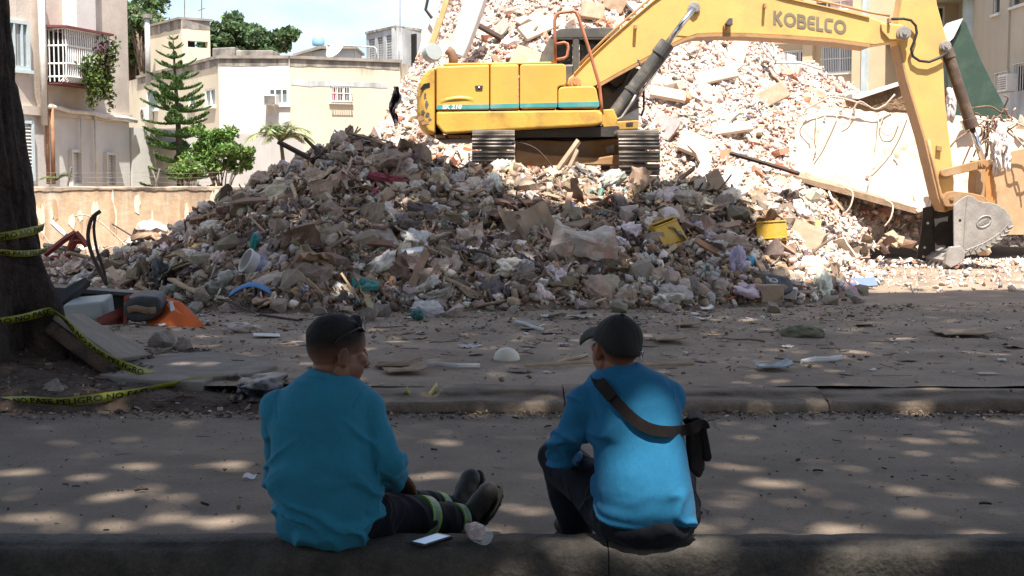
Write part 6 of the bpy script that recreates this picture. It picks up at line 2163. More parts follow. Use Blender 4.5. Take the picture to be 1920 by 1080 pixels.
def brim(u, v):
 a = (u - .5) * R(128)
 r0 = .105; r1 = .105 + .078 * math.cos(a * .62)
 r = r0 + (r1 - r0) * v
 return Vector((.087 / .105 * r * math.sin(a), -.016 + r * math.cos(a), .036 - .004 * v - .85 * (r * math.sin(a)) ** 2 * (2.2 * v)))
g1 = MB().grid(lambda u, v: tf2(brim(u, v)), 18, 6).build('brim', m_capc, cap, smooth=True)
g1.modifiers.new('solid', 'SOLIDIFY').thickness = .003
g2 = MB().grid(lambda u, v: tf2(brim(u, v) + Vector((0, 0, -.0045))), 18, 6).build('brim_lining', m_capb, cap, smooth=True)
mb = MB().tube([tf2((.083 * math.cos(a) * 1.05, -.016 + .1085 * math.sin(a) * 1.0, .010)) for a in [R(-90 + d) for d in range(-44, 45, 8)]], [(.007, .0012)] * 12, 6, up=(0, 0, 1)); mb.build('rear_strap', m_capc, cap)
p0 = Vector((.055, -.108, .008))
mb = MB().tube([tf2(p0 + Vector(q)) for q in ((-.006, 0, -.013), (.006, .003, -.013), (.006, .003, .013), (-.006, 0, .013), (-.006, 0, -.013))], .0022, 6); mb.build('buckle', m_rod, cap)
# knee patch on the jeans
mb = MB(); mb.ell(W(1073, 869, 5.30), (.030, .02, .012)); mb.build('knee_patch', m_red, trous2, smooth=True)
mb = MB(); mb.ell(W(1078, 876, 5.29), (.026, .016, .005)); mb.build('knee_patch', m_palepatch, trous2, smooth=True)

# shoulder bag (hangs from the man, still a thing of its own)
bag = thing('shoulder_bag', 'dark cross body shoulder bag hanging at the side of the capped person', 'bag', W(1318, 890, 5.0))
def back_y(px, py, S):
 """world point just outside the back surface of a torso at a photo pixel"""
 z = W(px, py, 4.86).z
 zs_ = [s_[2] for s_ in S]
 cx = np.interp(z, zs_, [s_[0] for s_ in S]); cy = np.interp(z, zs_, [s_[1] for s_ in S])
 rx = np.interp(z, zs_, [s_[3] for s_ in S]); ry = np.interp(z, zs_, [s_[4] for s_ in S])
 p = W(px, py, 4.86)
 for _ in range(3):
  q = min(.97, abs((p.x - cx) / rx))
  y = cy - ry * (1 - q ** 2.3) ** (1 / 2.3) - .017
  p = W(px, py, y)
 return p
cen = [(1117, 700), (1122, 715), (1133, 727), (1148, 745), (1166, 765), (1186, 784), (1208, 799), (1232, 807), (1258, 809), (1280, 807)]
pts = [back_y(x, y, S2) for x, y in cen] + [W(1300, 802, 4.93), W(1316, 796, 4.97), W(1322, 806, 5.0)]
pts[0] = W(1117, 702, 5.03)
def ribbon(mb, pts, wpx, th, nrm=None):
 """flat webbing along pts; width vector lies across the path, facing the camera"""
 V, Q = [], []
 n = len(pts)
 for i, p in enumerate(pts):
  t = (pts[min(i + 1, n - 1)] - pts[max(i - 1, 0)]).normalized()
  out = Vector((0, -1, 0)) if nrm is None else nrm(i)
  w = t.cross(out).normalized() * wpx / 2
  o_ = out * th
  V += [p - w, p + w, p + w + o_, p - w + o_]
 for i in range(n - 1):
  a, b = 4 * i, 4 * i + 4
  for k in range(4):
   Q.append((a + k, a + (k + 1) % 4, b + (k + 1) % 4, b + k))
 Q += [(0, 1, 2, 3), (4 * n - 4, 4 * n - 3, 4 * n - 2, 4 * n - 1)]
 return mb.add(V, Q)
def smooth_path(P, k=4):
 out = []
 for i in range(len(P) - 1):
  p0, p1, p2, p3 = P[max(i - 1, 0)], P[i], P[i + 1], P[min(i + 2, len(P) - 1)]
  for j in range(k):
   t = j / k
   out.append(.5 * ((2 * p1) + (p2 - p0) * t + (2 * p0 - 5 * p1 + 4 * p2 - p3) * t * t + (3 * p1 - p0 - 3 * p2 + p3) * t ** 3))
 out.append(P[-1])
 return out
ribbon(MB(), smooth_path(pts), .042, .004).build('strap', m_strap, bag, smooth=False)
ribbon(MB(), smooth_path([p + Vector((0, -.007, 0)) for p in pts[1:4]]), .047, .006).build('strap_pad', m_bag, bag)
bb_ = MB(); bb_.prism([W(x, y, 4.99) for x, y in ((1287, 800), (1316, 798), (1321, 830), (1322, 880), (1312, 902), (1290, 880))], (0.02, .20, 0)); bb_.build('bag_body', m_bag, bag, bev=.018, seg=3)
fb_ = MB(); fb_.prism([W(x, y, 4.985) for x, y in ((1290, 786), (1308, 782), (1322, 790), (1330, 830), (1335, 858), (1332, 866), (1321, 866), (1317, 830), (1308, 798))], (.02, .215, 0)); fb_.build('flap', m_strap, bag, bev=.006)
mb = MB().tube([W(x, y, 5.1) for x, y in ((1282, 792), (1292, 786), (1304, 783), (1314, 788))], [(.012, .02)] * 4, 8); mb.build('handle', m_bag, bag)

# ---------------------------------------------------------------- phone and bottle
m_screen = bpy.data.materials.new('phone_screen'); m_screen.use_nodes = True
b = m_screen.node_tree.nodes['Principled BSDF']; b.inputs['Base Color'].default_value = (.05, .08, .12, 1); b.inputs['Roughness'].default_value = .35; b.inputs['Specular IOR Level'].default_value = .15
b.inputs['Emission Color'].default_value = (.42, .63, 1, 1); b.inputs['Emission Strength'].default_value = .17
c0, c1, c2, c3 = G(764, 1018, KZ + .012), G(790, 1026, KZ + .012), G(853, 1007, KZ + .012), G(826, 997, KZ + .012)
# a phone 155 x 75 mm lying on the kerb
pc = (c0 + c1 + c2 + c3) / 4
ax = ((c2 - c1) + (c3 - c0)).normalized()
ph = thing('phone', 'dark cased mobile phone with bright blank screen lying on the kerb', 'phone', (pc.x, pc.y, KZ + .004))
rotp = Matrix.Rotation(math.atan2(ax.y, ax.x), 3, 'Z')
mb = MB(); mb.box((pc.x, pc.y, KZ + .010), (.162, .078, .011), rotp); body = mb.build('case', m_gloss, ph, bev=.004, seg=3)
mb = MB(); mb.box((pc.x, pc.y, KZ + .0163), (.152, .068, .001), rotp); mb.build('bezel', m_gloss, ph)
mb = MB(); mb.box(Vector((pc.x, pc.y, KZ + .0172)) + rotp @ Vector((-.006, -.002, 0)), (.134, .060, .0008), rotp); mb.build('screen', m_screen, ph)
m_bott = glass_mat('clear_plastic', (.78, .80, .82), .05, .24)
bt = thing('plastic_bottle', 'small clear plastic bottle with pink white label lying on the kerb', 'bottle', (G(895, 1012, KZ).x, G(895, 1012, KZ).y, KZ))
A, B = G(907, 1020, KZ + .036), G(877, 997, KZ + .030)
A = Vector((A.x + .004, 4.885, KZ + .038)); B = Vector((B.x, 5.055, KZ + .030))
d = (B - A).normalized()
ln = (B - A).length
prof = [(.001, .008), (.018, .004), (.028, 0), (.0345, .008), (.035, .03), (.033, .036), (.035, .042), (.035, .10), (.030, .118), (.016, .140), (.0135, .146), (.0135, .160)]
sc_ = ln / .172
MB().lathe([(r * 1.0, z * sc_) for r, z in prof], A, d, 28).build('bottle_body', m_bott, bt, smooth=True)
MB().lathe([(.0352, .088 * sc_), (.0356, .088 * sc_), (.0345, .110 * sc_), (.0338, .110 * sc_)], A, d, 28).build('label', M('bottle_label_pink', (.46, .24, .22), .5, .4, 30, 0, stain=(.60, .60, .66), stain_amt=1, stain_scale=40), bt)
for z_, r_ in ((.003, .029), (.034, .0345), (.050, .0352), (.066, .0352)):
 MB().tube([A + d * z_ * sc_ + (d.orthogonal().normalized() * math.cos(a) + d.cross(d.orthogonal().normalized()) * math.sin(a)) * r_ for a in [k * math.pi / 12 for k in range(25)]], .0011, 5, caps=False).build('bottle_ridge', m_bott, bt, smooth=True)
MB().lathe([(.0165, .157 * sc_), (.0165, .173 * sc_), (.012, .175 * sc_)], A, d, 18).build('bottle_cap', m_palepatch, bt)
# ================================================================== RUBBLE AND LITTER
m_deb = M('dusty_debris', rough=.9, var=.22, scale=7, bump=.5, bscale=45, objcol=True, stain=(.25, .19, .15), stain_amt=.55, stain_scale=4, bdist=.012, fine=.10)
m_plast = M('dusty_plastic', rough=.45, var=.22, scale=9, bump=.35, bscale=60, objcol=True, stain=(.30, .24, .19), stain_amt=.55, stain_scale=6, bdist=.006, spec=.5)
m_pale = M('pale_plaster_debris', rough=.95, var=.15, scale=6, bump=.5, bscale=40, objcol=True, bdist=.012, fine=.08)
m_bits = M('debris_bits', rough=.92, var=.18, scale=9, bump=.3, bscale=50, attr=True, bdist=.01)
m_wood = M('weathered_wood', rough=.85, var=.3, scale=5, bump=.4, bscale=40, objcol=True, stain=(.08, .055, .04), stain_amt=.5, stain_scale=5, bdist=.006)

def hit(px, py, y0=9.0):
 d = ray(px, py); d = d / d.y
 t = y0
 while t < 60:
  p = Vector((0, 0, CAMZ)) + d * t
  if p.z < hsurf(p.x, p.y):
   for _ in range(12):
    t -= .0025
    p = Vector((0, 0, CAMZ)) + d * t
    if p.z > hsurf(p.x, p.y): break
   return p
  t += .03
 return Vector((0, 0, CAMZ)) + d * t
def hull_proto(name, pts, mat, smooth=False):
 bm = bmesh.new()
 for p in pts: bm.verts.new(p)
 bmesh.ops.convex_hull(bm, input=bm.verts)
 loose = [v for v in bm.verts if not v.link_faces]
 bmesh.ops.delete(bm, geom=loose, context='VERTS')
 bmesh.ops.recalc_face_normals(bm, faces=bm.faces)
 me = bpy.data.meshes.new(name)
 bm.to_mesh(me); bm.free()
 me.materials.append(mat)
 return me
rs = np.random.default_rng(5)
def chunk_pts(rng, n=15, flat=.7):
 q = rng.normal(size=(n, 3)); q /= np.linalg.norm(q, axis=1, keepdims=True)
 q *= (.38 + .14 * rng.random((n, 1)))
 q[:, 2] *= flat
 q[:, 1] *= .8
 return q
def crumple(name, mat, rng, sub=2, amp=.35, sc=(1, .8, .6), smooth=False, seed=0, fq=2.6):
 bm = bmesh.new()
 bmesh.ops.create_icosphere(bm, subdivisions=sub, radius=.5)
 V = np.array([v.co[:] for v in bm.verts])
 x, y, z = V.T
 w = .22 * np.stack([fbm(x * 3 + 4, y * 3, z * 3, 2, seed + k) for k in (11, 12, 13)])
 rid = 1 - 2 * np.abs(vnoise((x + w[0]) * fq, (y + w[1]) * fq, (z + w[2]) * fq, seed))
 rid2 = 1 - 2 * np.abs(vnoise((x + w[1]) * fq * 2.3, (y + w[2]) * fq * 2.3, (z + w[0]) * fq * 2.3, seed + 5))
 r = 1 + amp * (.42 * rid + .26 * rid2 - .15) + amp * .7 * vnoise(x * 1.8 + 9, y * 1.8, z * 1.8, seed + 3)
 for v, k in zip(bm.verts, np.clip(r, .25, 2.2)):
  v.co = Vector((v.co.x * k * sc[0], v.co.y * k * sc[1], v.co.z * k * sc[2]))
 me = bpy.data.meshes.new(name)
 bm.to_mesh(me); bm.free()
 me.materials.append(mat)
 if smooth: me.polygons.foreach_set('use_smooth', [True] * len(me.polygons))
 return me
def sheet_proto(name, mat, rng, asp=.7, bend=.25, torn=.25, th=.012, nu=6, nv=5, fold=0.0, smooth=False):
 V = []
 ph, b2 = rng.random() * 6, rng.normal()
 pts = np.zeros((nv + 1, nu + 1, 3))
 for j in range(nv + 1):
  for i in range(nu + 1):
   u, v = i / nu - .5, (j / nv - .5) * asp
   e = (abs(u) > .45) or (abs(v) > .45 * asp)
   if e:
    u *= 1 - torn * rng.random() * .5; v *= 1 - torn * rng.random() * .5
   z = bend * (u * u * b2 + .4 * math.sin(u * 5 + ph) * (v + .3)) + fold * abs(u + .3 * v) + bend * .12 * rng.normal()
   pts[j, i] = (u, v, z)
 T = pts.reshape(-1, 3); B = T - [0, 0, th]
 n = (nu + 1) * (nv + 1)
 F = []
 for j in range(nv):
  for i in range(nu):
   a = j * (nu + 1) + i
   F.append((a, a + 1, a + nu + 2, a + nu + 1)); F.append((n + a, n + a + nu + 1, n + a + nu + 2, n + a + 1))
 rim = [i for i in range(nu + 1)] + [(j + 1) * (nu + 1) - 1 for j in range(1, nv + 1)] + [nv * (nu + 1) + i for i in range(nu - 1, -1, -1)] + [j * (nu + 1) for j in range(nv - 1, 0, -1)]
 for k in range(len(rim)):
  a, b = rim[k], rim[(k + 1) % len(rim)]
  F.append((a, n + a, n + b, b))
 mb = MB(); mb.add(list(T) + list(B), F)
 return mb.mesh(name, mat, smooth=smooth)
def plank_proto(name, mat, rng, w=.12, t=.03, n=4):
 mb = MB(); V, F = [], []
 for k in range(n + 1):
  x = k / n - .5
  j = .10 * rng.normal() if k in (0, n) else 0
  for y, z in ((-w / 2, -t / 2), (w / 2, -t / 2), (w / 2, t / 2), (-w / 2, t / 2)):
   V.append((x + j * (y / w) * .5 + (.02 * rng.normal() if k in (0, n) else 0), y, z + .03 * math.sin(x * 4)))
 for k in range(n):
  for q in range(4):
   F.append((4 * k + q, 4 * k + (q + 1) % 4, 4 * k + 4 + (q + 1) % 4, 4 * k + 4 + q))
 F += [(0, 1, 2, 3), (4 * n, 4 * n + 1, 4 * n + 2, 4 * n + 3)]
 mb.add(V, F)
 return mb.mesh(name, mat)
def bottle_proto(name, mat):
 return MB().lathe([(.10, -.5), (.13, -.48), (.13, -.1), (.115, -.05), (.13, 0), (.125, .2), (.05, .36), (.045, .5)], (0, 0, 0), (1, 0, 0), 10).mesh(name, mat)
PR = {
 'concrete_chunk': [hull_proto('concrete_chunk', chunk_pts(rs, 14, .7), m_deb) for _ in range(7)],
 'stone': [hull_proto('stone', chunk_pts(rs, 15, .75), m_deb) for _ in range(5)],
 'plastic_bag': [crumple('plastic_bag', m_plast, rs, 4, .9, (1, .72, .5), True, k * 7, 3.4) for k in range(6)],
 'cardboard_piece': [sheet_proto('cardboard_piece', m_deb, rs, .7, .35, .35, .02) for _ in range(6)],
 'paper_sheet': [sheet_proto('paper_sheet', m_plast, rs, .75, .7, .3, .006, 6, 6, .3) for _ in range(5)],
 'cloth_rag': [crumple('cloth_rag', m_deb, rs, 4, 1.1, (1.05, .7, .34), True, 60 + k * 5, 3.8) for k in range(5)],
 'wood_plank': [plank_proto('wood_plank', m_wood, rs, .11, .035) for _ in range(4)],
 'wood_stick': [plank_proto('wood_stick', m_wood, rs, .035, .03) for _ in range(4)],
 'plastic_bottle': [bottle_proto('plastic_bottle', m_plast)],
 'plaster_chunk': [hull_proto('plaster_chunk', chunk_pts(rs, 12, .55), m_pale) for _ in range(7)],
 'brick_piece': [hull_proto('brick_piece', np.array([[x * .5 + .06 * rs.normal(), y * .24 + .03 * rs.normal(), z * .16 + .03 * rs.normal()] for x in (-1, 1) for y in (-1, 1) for z in (-1, 1)]), m_pale) for _ in range(5)],
 'broken_board': [sheet_proto('broken_board', m_pale, rs, .6, .06, .4, .05, 4, 3) for _ in range(5)],
}
def normal_at(x, y, e=.12):
 zx = (h1(x + e, y) - h1(x - e, y)) / (2 * e); zy = (h1(x, y + e) - h1(x, y - e)) / (2 * e)
 return Vector((-zx, -zy, 1)).normalized()
def place(kind, loc, size, col, label, cat, group, rng, tilt=.35, emb=.15, nrm=None, sc=None, rot=None, mat=None):
 me = PR[kind][int(rng.integers(0, len(PR[kind])))]
 o = bpy.data.objects.new(kind, me)
 COL.objects.link(o)
 n = Vector(nrm) if nrm is not None else Vector((0, 0, 1))
 if rot is None:
  n = (n + Vector(rng.normal(size=3)) * tilt).normalized()
  q = Vector((0, 0, 1)).rotation_difference(n) @ Euler((0, 0, rng.random() * 6.283)).to_quaternion()
  o.rotation_euler = q.to_euler()
 else:
  o.rotation_euler = rot
 o.location = loc
 s_ = sc or (size, size, size)
 o.scale = s_
 o.color = (*col, 1)
 tag(o, label, cat, group)
 return o
def jit(c, rng, a=.18):
 f_ = 1 + a * rng.normal()
 return tuple(float(np.clip(v * f_ * (1 + .05 * rng.normal()), .01, .85)) for v in c)

# ---------------- loose small stuff: one mesh per heap
def templates(kind, rng):
 out = []
 for _ in range(8):
  if kind == 'chunk': me = hull_proto('t', chunk_pts(rng, 10, .65), m_bits)
  elif kind == 'shard':
   p = chunk_pts(rng, 7, .12); p[:, :2] *= 1.3; me = hull_proto('t', p, m_bits)
  elif kind == 'sliver': me = hull_proto('t', np.array([[x * (.6 + .1 * rng.normal()), y * .07, z * .05] for x in (-1, 1) for y in (-1, 1) for z in (-1, 1)]), m_bits)
  else: me = crumple('t', m_bits, rng, 1, 1.0, (1, .7, .5), False, int(rng.integers(0, 999)))
  bm = bmesh.new(); bm.from_mesh(me); bmesh.ops.triangulate(bm, faces=bm.faces)
  V = np.array([v.co[:] for v in bm.verts]); bm.verts.index_update()
  T = np.array([[v.index for v in f.verts] for f in bm.faces]); bm.free()
  bpy.data.meshes.remove(me)
  out.append((V, T))
 return out
TP = {k: templates(k, rs) for k in ('chunk', 'shard', 'sliver', 'crumple')}
def rand_rot(n, rng, N=None, tilt=1.0):
 q = rng.normal(size=(n, 4)); q /= np.linalg.norm(q, axis=1, keepdims=True)
 w, x, y, z = q.T
 return np.stack([np.stack([1 - 2 * (y * y + z * z), 2 * (x * y - z * w), 2 * (x * z + y * w)], -1),
                     np.stack([2 * (x * y + z * w), 1 - 2 * (x * x + z * z), 2 * (y * z - x * w)], -1),
                     np.stack([2 * (x * z - y * w), 2 * (y * z + x * w), 1 - 2 * (x * x + y * y)], -1)], 1)
def bits(name, X, Y, Z, size, pal, wts, mix, rng, flat=False):
 """thousands of small pieces as one mesh; pal = colours with weights, mix = weights of the template kinds"""
 n = len(X)
 kinds = list(mix); kw = np.array([mix[k] for k in kinds]); kw = kw / kw.sum()
 kk = rng.choice(len(kinds), n, p=kw); vv = rng.integers(0, 8, n)
 pc = rng.choice(len(pal), n, p=np.array(wts) / sum(wts))
 col = np.array(pal)[pc] * np.clip(1 + .2 * rng.normal(size=(n, 1)), .4, 1.7) * (1 + .04 * rng.normal(size=(n, 3)))
 Rm = rand_rot(n, rng)
 if flat:
  a = rng.random(n) * 6.283; t1, t2 = .22 * rng.normal(size=n), .22 * rng.normal(size=n)
  c, s = np.cos(a), np.sin(a)
  Rm = np.stack([np.stack([c, -s, t1], -1), np.stack([s, c, t2], -1), np.stack([-t1 * c - t2 * s, t1 * s - t2 * c, np.ones(n)], -1)], 1)
 Vs, Ts, Cs, off = [], [], [], 0
 for a in range(len(kinds)):
  for b in range(8):
   idx = np.nonzero((kk == a) & (vv == b))[0]
   if not len(idx): continue
   V, T = TP[kinds[a]][b]
   P = np.einsum('nij,vj->nvi', Rm[idx], V) * size[idx][:, None, None]
   P[..., 0] += X[idx][:, None]; P[..., 1] += Y[idx][:, None]; P[..., 2] += Z[idx][:, None]
   Vs.append(P.reshape(-1, 3))
   Ts.append((T[None] + off + (np.arange(len(idx)) * len(V))[:, None, None]).reshape(-1, 3))
   Cs.append(np.repeat(np.concatenate([np.clip(col[idx], .01, .85), np.ones((len(idx), 1))], 1), len(V), 0))
   off += len(idx) * len(V)
 o = put(name, npmesh(name, np.concatenate(Vs), np.concatenate(Ts), m_bits, False, np.concatenate(Cs)))
 o['kind'] = 'stuff'
 return o
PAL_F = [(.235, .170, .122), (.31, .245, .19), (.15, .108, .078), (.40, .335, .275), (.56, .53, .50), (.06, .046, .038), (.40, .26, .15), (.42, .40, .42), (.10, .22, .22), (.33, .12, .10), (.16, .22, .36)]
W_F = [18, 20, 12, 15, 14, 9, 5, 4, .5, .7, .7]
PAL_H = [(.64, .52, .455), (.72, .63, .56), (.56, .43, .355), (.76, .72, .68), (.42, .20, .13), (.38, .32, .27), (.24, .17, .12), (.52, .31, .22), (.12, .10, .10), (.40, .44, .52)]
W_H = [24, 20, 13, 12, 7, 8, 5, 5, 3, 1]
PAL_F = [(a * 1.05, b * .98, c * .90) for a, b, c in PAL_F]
rng = np.random.default_rng(101)
def scatter_front(n):
 X = rng.uniform(-7.5, 7.6, n * 2); Y = rng.uniform(14.0, 25.5, n * 2)
 z = Hmound(X, Y); ok = (z > Hlot(X, Y) + .02) & ~((Y > 20.9) & (X < -3.2))
 pr = np.where(Y < 19.2, 1, np.where(Y > 20.5, .32, .7))
 ok &= rng.random(len(X)) < pr
 X, Y = X[ok][:n], Y[ok][:n]
 return X, Y, Hall(X, Y)
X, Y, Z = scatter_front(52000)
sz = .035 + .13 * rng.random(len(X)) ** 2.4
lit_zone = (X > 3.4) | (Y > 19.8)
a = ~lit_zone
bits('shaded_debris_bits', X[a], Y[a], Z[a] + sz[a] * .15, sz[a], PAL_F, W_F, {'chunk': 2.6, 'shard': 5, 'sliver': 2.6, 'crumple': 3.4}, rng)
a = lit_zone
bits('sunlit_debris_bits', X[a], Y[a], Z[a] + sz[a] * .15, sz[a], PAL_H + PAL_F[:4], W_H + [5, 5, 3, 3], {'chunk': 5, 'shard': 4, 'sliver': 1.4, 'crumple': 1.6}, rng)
n = 3400
X = rng.uniform(-6.4, -2.9, n); Y = rng.uniform(17.6, 21.2, n); Z = Hall(X, Y)
sz = .05 + .14 * rng.random(n) ** 2.2
bits('crest_debris_bits', X, Y, Z + sz * .15, sz, PAL_F, W_F, {'chunk': 3, 'shard': 5, 'sliver': 3, 'crumple': 3}, rng)
n = 46000
X = rng.uniform(-4.2, 11.5, n); Y = rng.uniform(23.3, 31.6, n)
Z = Hbig(X, Y); ok = (Z > np.maximum(Hmound(X, Y), .3))
X, Y, Z = X[ok], Y[ok], Z[ok]
sz = .05 + .17 * rng.random(len(X)) ** 3.0
bits('hill_rubble_bits', X, Y, Z + sz * .15, sz, PAL_H, W_H, {'chunk': 6, 'shard': 4, 'sliver': 1.4, 'crumple': .8}, rng)
# litter on the lot, denser towards the heap and along the far kerb
n = 5000
X = rng.uniform(4.4, 9.5, n); Y = rng.uniform(16.6, 24.5, n)
ok = (Y > 17.2) & (rng.random(n) < .25 + .75 * sst(19, 24, Y)); X, Y = X[ok], Y[ok]
sz = .03 + .13 * rng.random(len(X)) ** 2.6
bits('bucket_ground_bits', X, Y, Hall(X, Y) + sz * .1, sz, PAL_H, W_H, {'chunk': 5, 'shard': 5, 'sliver': 2}, rng)
n = 9000
X = rng.uniform(-6.5, 8, n); Y = 8.75 + (15.5 - 8.75) * rng.random(n) ** .6
Yf = np.interp(X, FX, FY)
Y = np.minimum(Y, Yf + .3)
keepm = rng.random(n) < np.where(Y > Yf - 2.2, 1, .42)
keepm |= Y < 8.9
X, Y = X[keepm], Y[keepm]
Z = np.where(Y < 9.2, LOT + .01, Hlot(X, Y))
sz = .018 + .055 * rng.random(len(X)) ** 3.0
bits('lot_litter_bits', X, Y, Z + sz * .10, sz, PAL_F[:8] + [(.55, .52, .5)], [18, 14, 16, 8, 3, 14, 3, 2, 2], {'chunk': 4, 'shard': 5, 'sliver': 4}, rng, True)
n = 3200
X = rng.uniform(-5, 6, n); Y = K2Y - .02 - .28 * rng.random(n) ** 2
sz = .012 + .035 * rng.random(n) ** 3
bits('gutter_grit', X, Y, sz * .1, sz, PAL_F[:6], [14, 10, 16, 6, 2, 14], {'chunk': 6, 'shard': 4, 'sliver': 2}, rng, True)
n = 5200
X = rng.uniform(-6.5, -1.3, n); Y = rng.uniform(K2Y - .1, 11.9, n)
Z = np.maximum(Hsoil(X, Y), 0)
sz = .015 + .07 * rng.random(n) ** 3.2
bits('soil_crumbs', X, Y, Z + sz * .1, sz, [(.10, .07, .05), (.20, .15, .11), (.28, .23, .19), (.05, .035, .03)], [10, 6, 4, 8], {'chunk': 6, 'shard': 3, 'sliver': 2}, rng, True)
n = 2600
X = rng.uniform(-4, 4, n); Y = 5.1 + 3.6 * rng.random(n)
sz = .006 + .016 * rng.random(n) ** 3
bits('road_grit', X, Y, sz * .1, sz, [(.06, .045, .035), (.18, .13, .10), (.32, .27, .22)], [10, 4, 2], {'chunk': 3, 'shard': 4, 'sliver': 4}, rng, True)

# ---------------- the larger pieces, one object each
FRONT = {
 'concrete_chunk': (250, .14, .52, [((.28, .225, .175), 'brownish grey'), ((.38, .33, .275), 'pale grey'), ((.17, .13, .10), 'dark dirty')], 'broken concrete chunk on the shaded debris heap', 'concrete chunk'),
 'plastic_bag': (280, .12, .38, [((.58, .545, .50), 'off white'), ((.43, .40, .375), 'greyish'), ((.42, .34, .27), 'tan dusty'), ((.47, .425, .45), 'pale lilac')], 'crumpled plastic bag on the shaded debris heap', 'plastic bag'),
 'cardboard_piece': (290, .16, .58, [((.33, .24, .165), 'tan'), ((.20, .14, .095), 'brown'), ((.42, .35, .285), 'faded')], 'torn cardboard piece on the shaded debris heap', 'cardboard'),
 'paper_sheet': (170, .10, .28, [((.50, .47, .44), 'white'), ((.42, .44, .52), 'bluish'), ((.50, .40, .38), 'pinkish')], 'crumpled paper sheet on the shaded debris heap', 'paper'),
 'cloth_rag': (140, .14, .46, [((.26, .20, .16), 'dirty brown'), ((.36, .31, .28), 'grey beige'), ((.12, .10, .10), 'dark')], 'twisted cloth rag in the shaded debris heap', 'rag'),
 'wood_plank': (130, .35, .95, [((.24, .155, .10), 'brown'), ((.34, .25, .17), 'pale')], 'broken wooden plank in the shaded debris heap', 'plank'),
 'wood_stick': (170, .30, .70, [((.20, .135, .09), 'brown'), ((.33, .25, .18), 'pale')], 'splintered wooden stick in the shaded debris heap', 'stick'),
 'plastic_bottle': (36, .20, .30, [((.45, .46, .46), 'dusty clear'), ((.10, .26, .24), 'teal')], 'plastic bottle lying in the shaded debris heap', 'bottle'),
}
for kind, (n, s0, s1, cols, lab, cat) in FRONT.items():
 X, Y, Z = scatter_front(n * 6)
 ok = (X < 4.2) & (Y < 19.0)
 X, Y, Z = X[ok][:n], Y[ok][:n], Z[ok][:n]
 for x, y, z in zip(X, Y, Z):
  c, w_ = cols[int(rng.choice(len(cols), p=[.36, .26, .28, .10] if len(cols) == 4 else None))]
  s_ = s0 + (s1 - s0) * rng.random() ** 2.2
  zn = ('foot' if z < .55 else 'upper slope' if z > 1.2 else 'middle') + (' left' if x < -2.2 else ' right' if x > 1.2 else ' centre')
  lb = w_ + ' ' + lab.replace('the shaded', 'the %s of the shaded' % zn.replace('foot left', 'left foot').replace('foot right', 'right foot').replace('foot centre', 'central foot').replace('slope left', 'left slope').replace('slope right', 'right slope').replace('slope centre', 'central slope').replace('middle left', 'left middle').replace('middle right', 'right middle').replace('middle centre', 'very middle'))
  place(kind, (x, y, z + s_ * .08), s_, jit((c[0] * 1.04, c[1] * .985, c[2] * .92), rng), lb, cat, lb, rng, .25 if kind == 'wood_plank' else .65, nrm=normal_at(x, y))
HILL = {
 'plaster_chunk': (175, .26, .66, [((.64, .56, .50), 'pale plaster'), ((.55, .44, .38), 'pinkish'), ((.45, .38, .33), 'grey')], 'rubble chunk on the sunlit hill', 'rubble chunk'),
 'brick_piece': (240, .22, .40, [((.42, .19, .12), 'red'), ((.55, .36, .27), 'dusty orange')], 'broken brick piece on the sunlit hill', 'brick piece'),
 'broken_board': (200, .35, .95, [((.66, .60, .54), 'white'), ((.50, .38, .27), 'tan'), ((.34, .30, .27), 'grey')], 'broken board on the sunlit rubble hill', 'board'),
}
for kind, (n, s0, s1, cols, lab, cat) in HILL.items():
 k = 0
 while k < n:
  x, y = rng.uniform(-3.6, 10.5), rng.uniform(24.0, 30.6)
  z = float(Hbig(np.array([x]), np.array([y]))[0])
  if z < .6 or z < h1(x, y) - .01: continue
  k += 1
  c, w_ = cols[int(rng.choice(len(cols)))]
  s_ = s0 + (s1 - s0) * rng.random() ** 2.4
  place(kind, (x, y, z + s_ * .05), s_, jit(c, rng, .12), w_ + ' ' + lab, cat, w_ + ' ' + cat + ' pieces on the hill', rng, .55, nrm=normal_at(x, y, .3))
# sunlit right flank of the front heap
FL = {'plaster_chunk': (60, .14, .34, [((.62, .52, .45), 'pale'), ((.48, .36, .28), 'tan')], 'rubble chunk on the sunlit lower slope', 'rubble chunk'),
      'plastic_bag': (50, .16, .36, [((.66, .62, .58), 'white')], 'crumpled plastic bag on the sunlit lower slope', 'plastic bag'),
      'broken_board': (60, .25, .6, [((.62, .52, .42), 'pale'), ((.40, .28, .19), 'brown')], 'broken board on the sunlit lower slope', 'board'),
      'wood_stick': (40, .4, .9, [((.40, .30, .22), 'pale')], 'splintered stick on the sunlit lower slope', 'stick')}
for kind, (n, s0, s1, cols, lab, cat) in FL.items():
 k = 0
 while k < n:
  x, y = rng.uniform(3.2, 7.0), rng.uniform(15.5, 24)
  z = h1(x, y)
  if z < .16: continue
  k += 1
  c, w_ = cols[int(rng.choice(len(cols)))]
  s_ = s0 + (s1 - s0) * rng.random() ** 2.2
  place(kind, (x, y, z + s_ * .08), s_, jit(c, rng, .12), w_ + ' ' + lab, cat, w_ + ' ' + cat + ' pieces on the lower slope', rng, .5, nrm=normal_at(x, y))
# terrace round the tracks
for k in range(46):
 x, y = rng.uniform(-2.2, 3.6), rng.uniform(18.8, 20.2) if rng.random() < .7 else rng.uniform(20, 23.5)
 s_ = .12 + .22 * rng.random() ** 2
 if -.9 < x < 2.9: continue
 place('plaster_chunk', (x, y, h1(x, y) + s_ * .1), s_, jit((.62, .52, .45), rng, .15), 'pale rubble chunk on the sunlit ground by the tracks', 'rubble chunk', 'rubble chunks by the tracks', rng, .5)
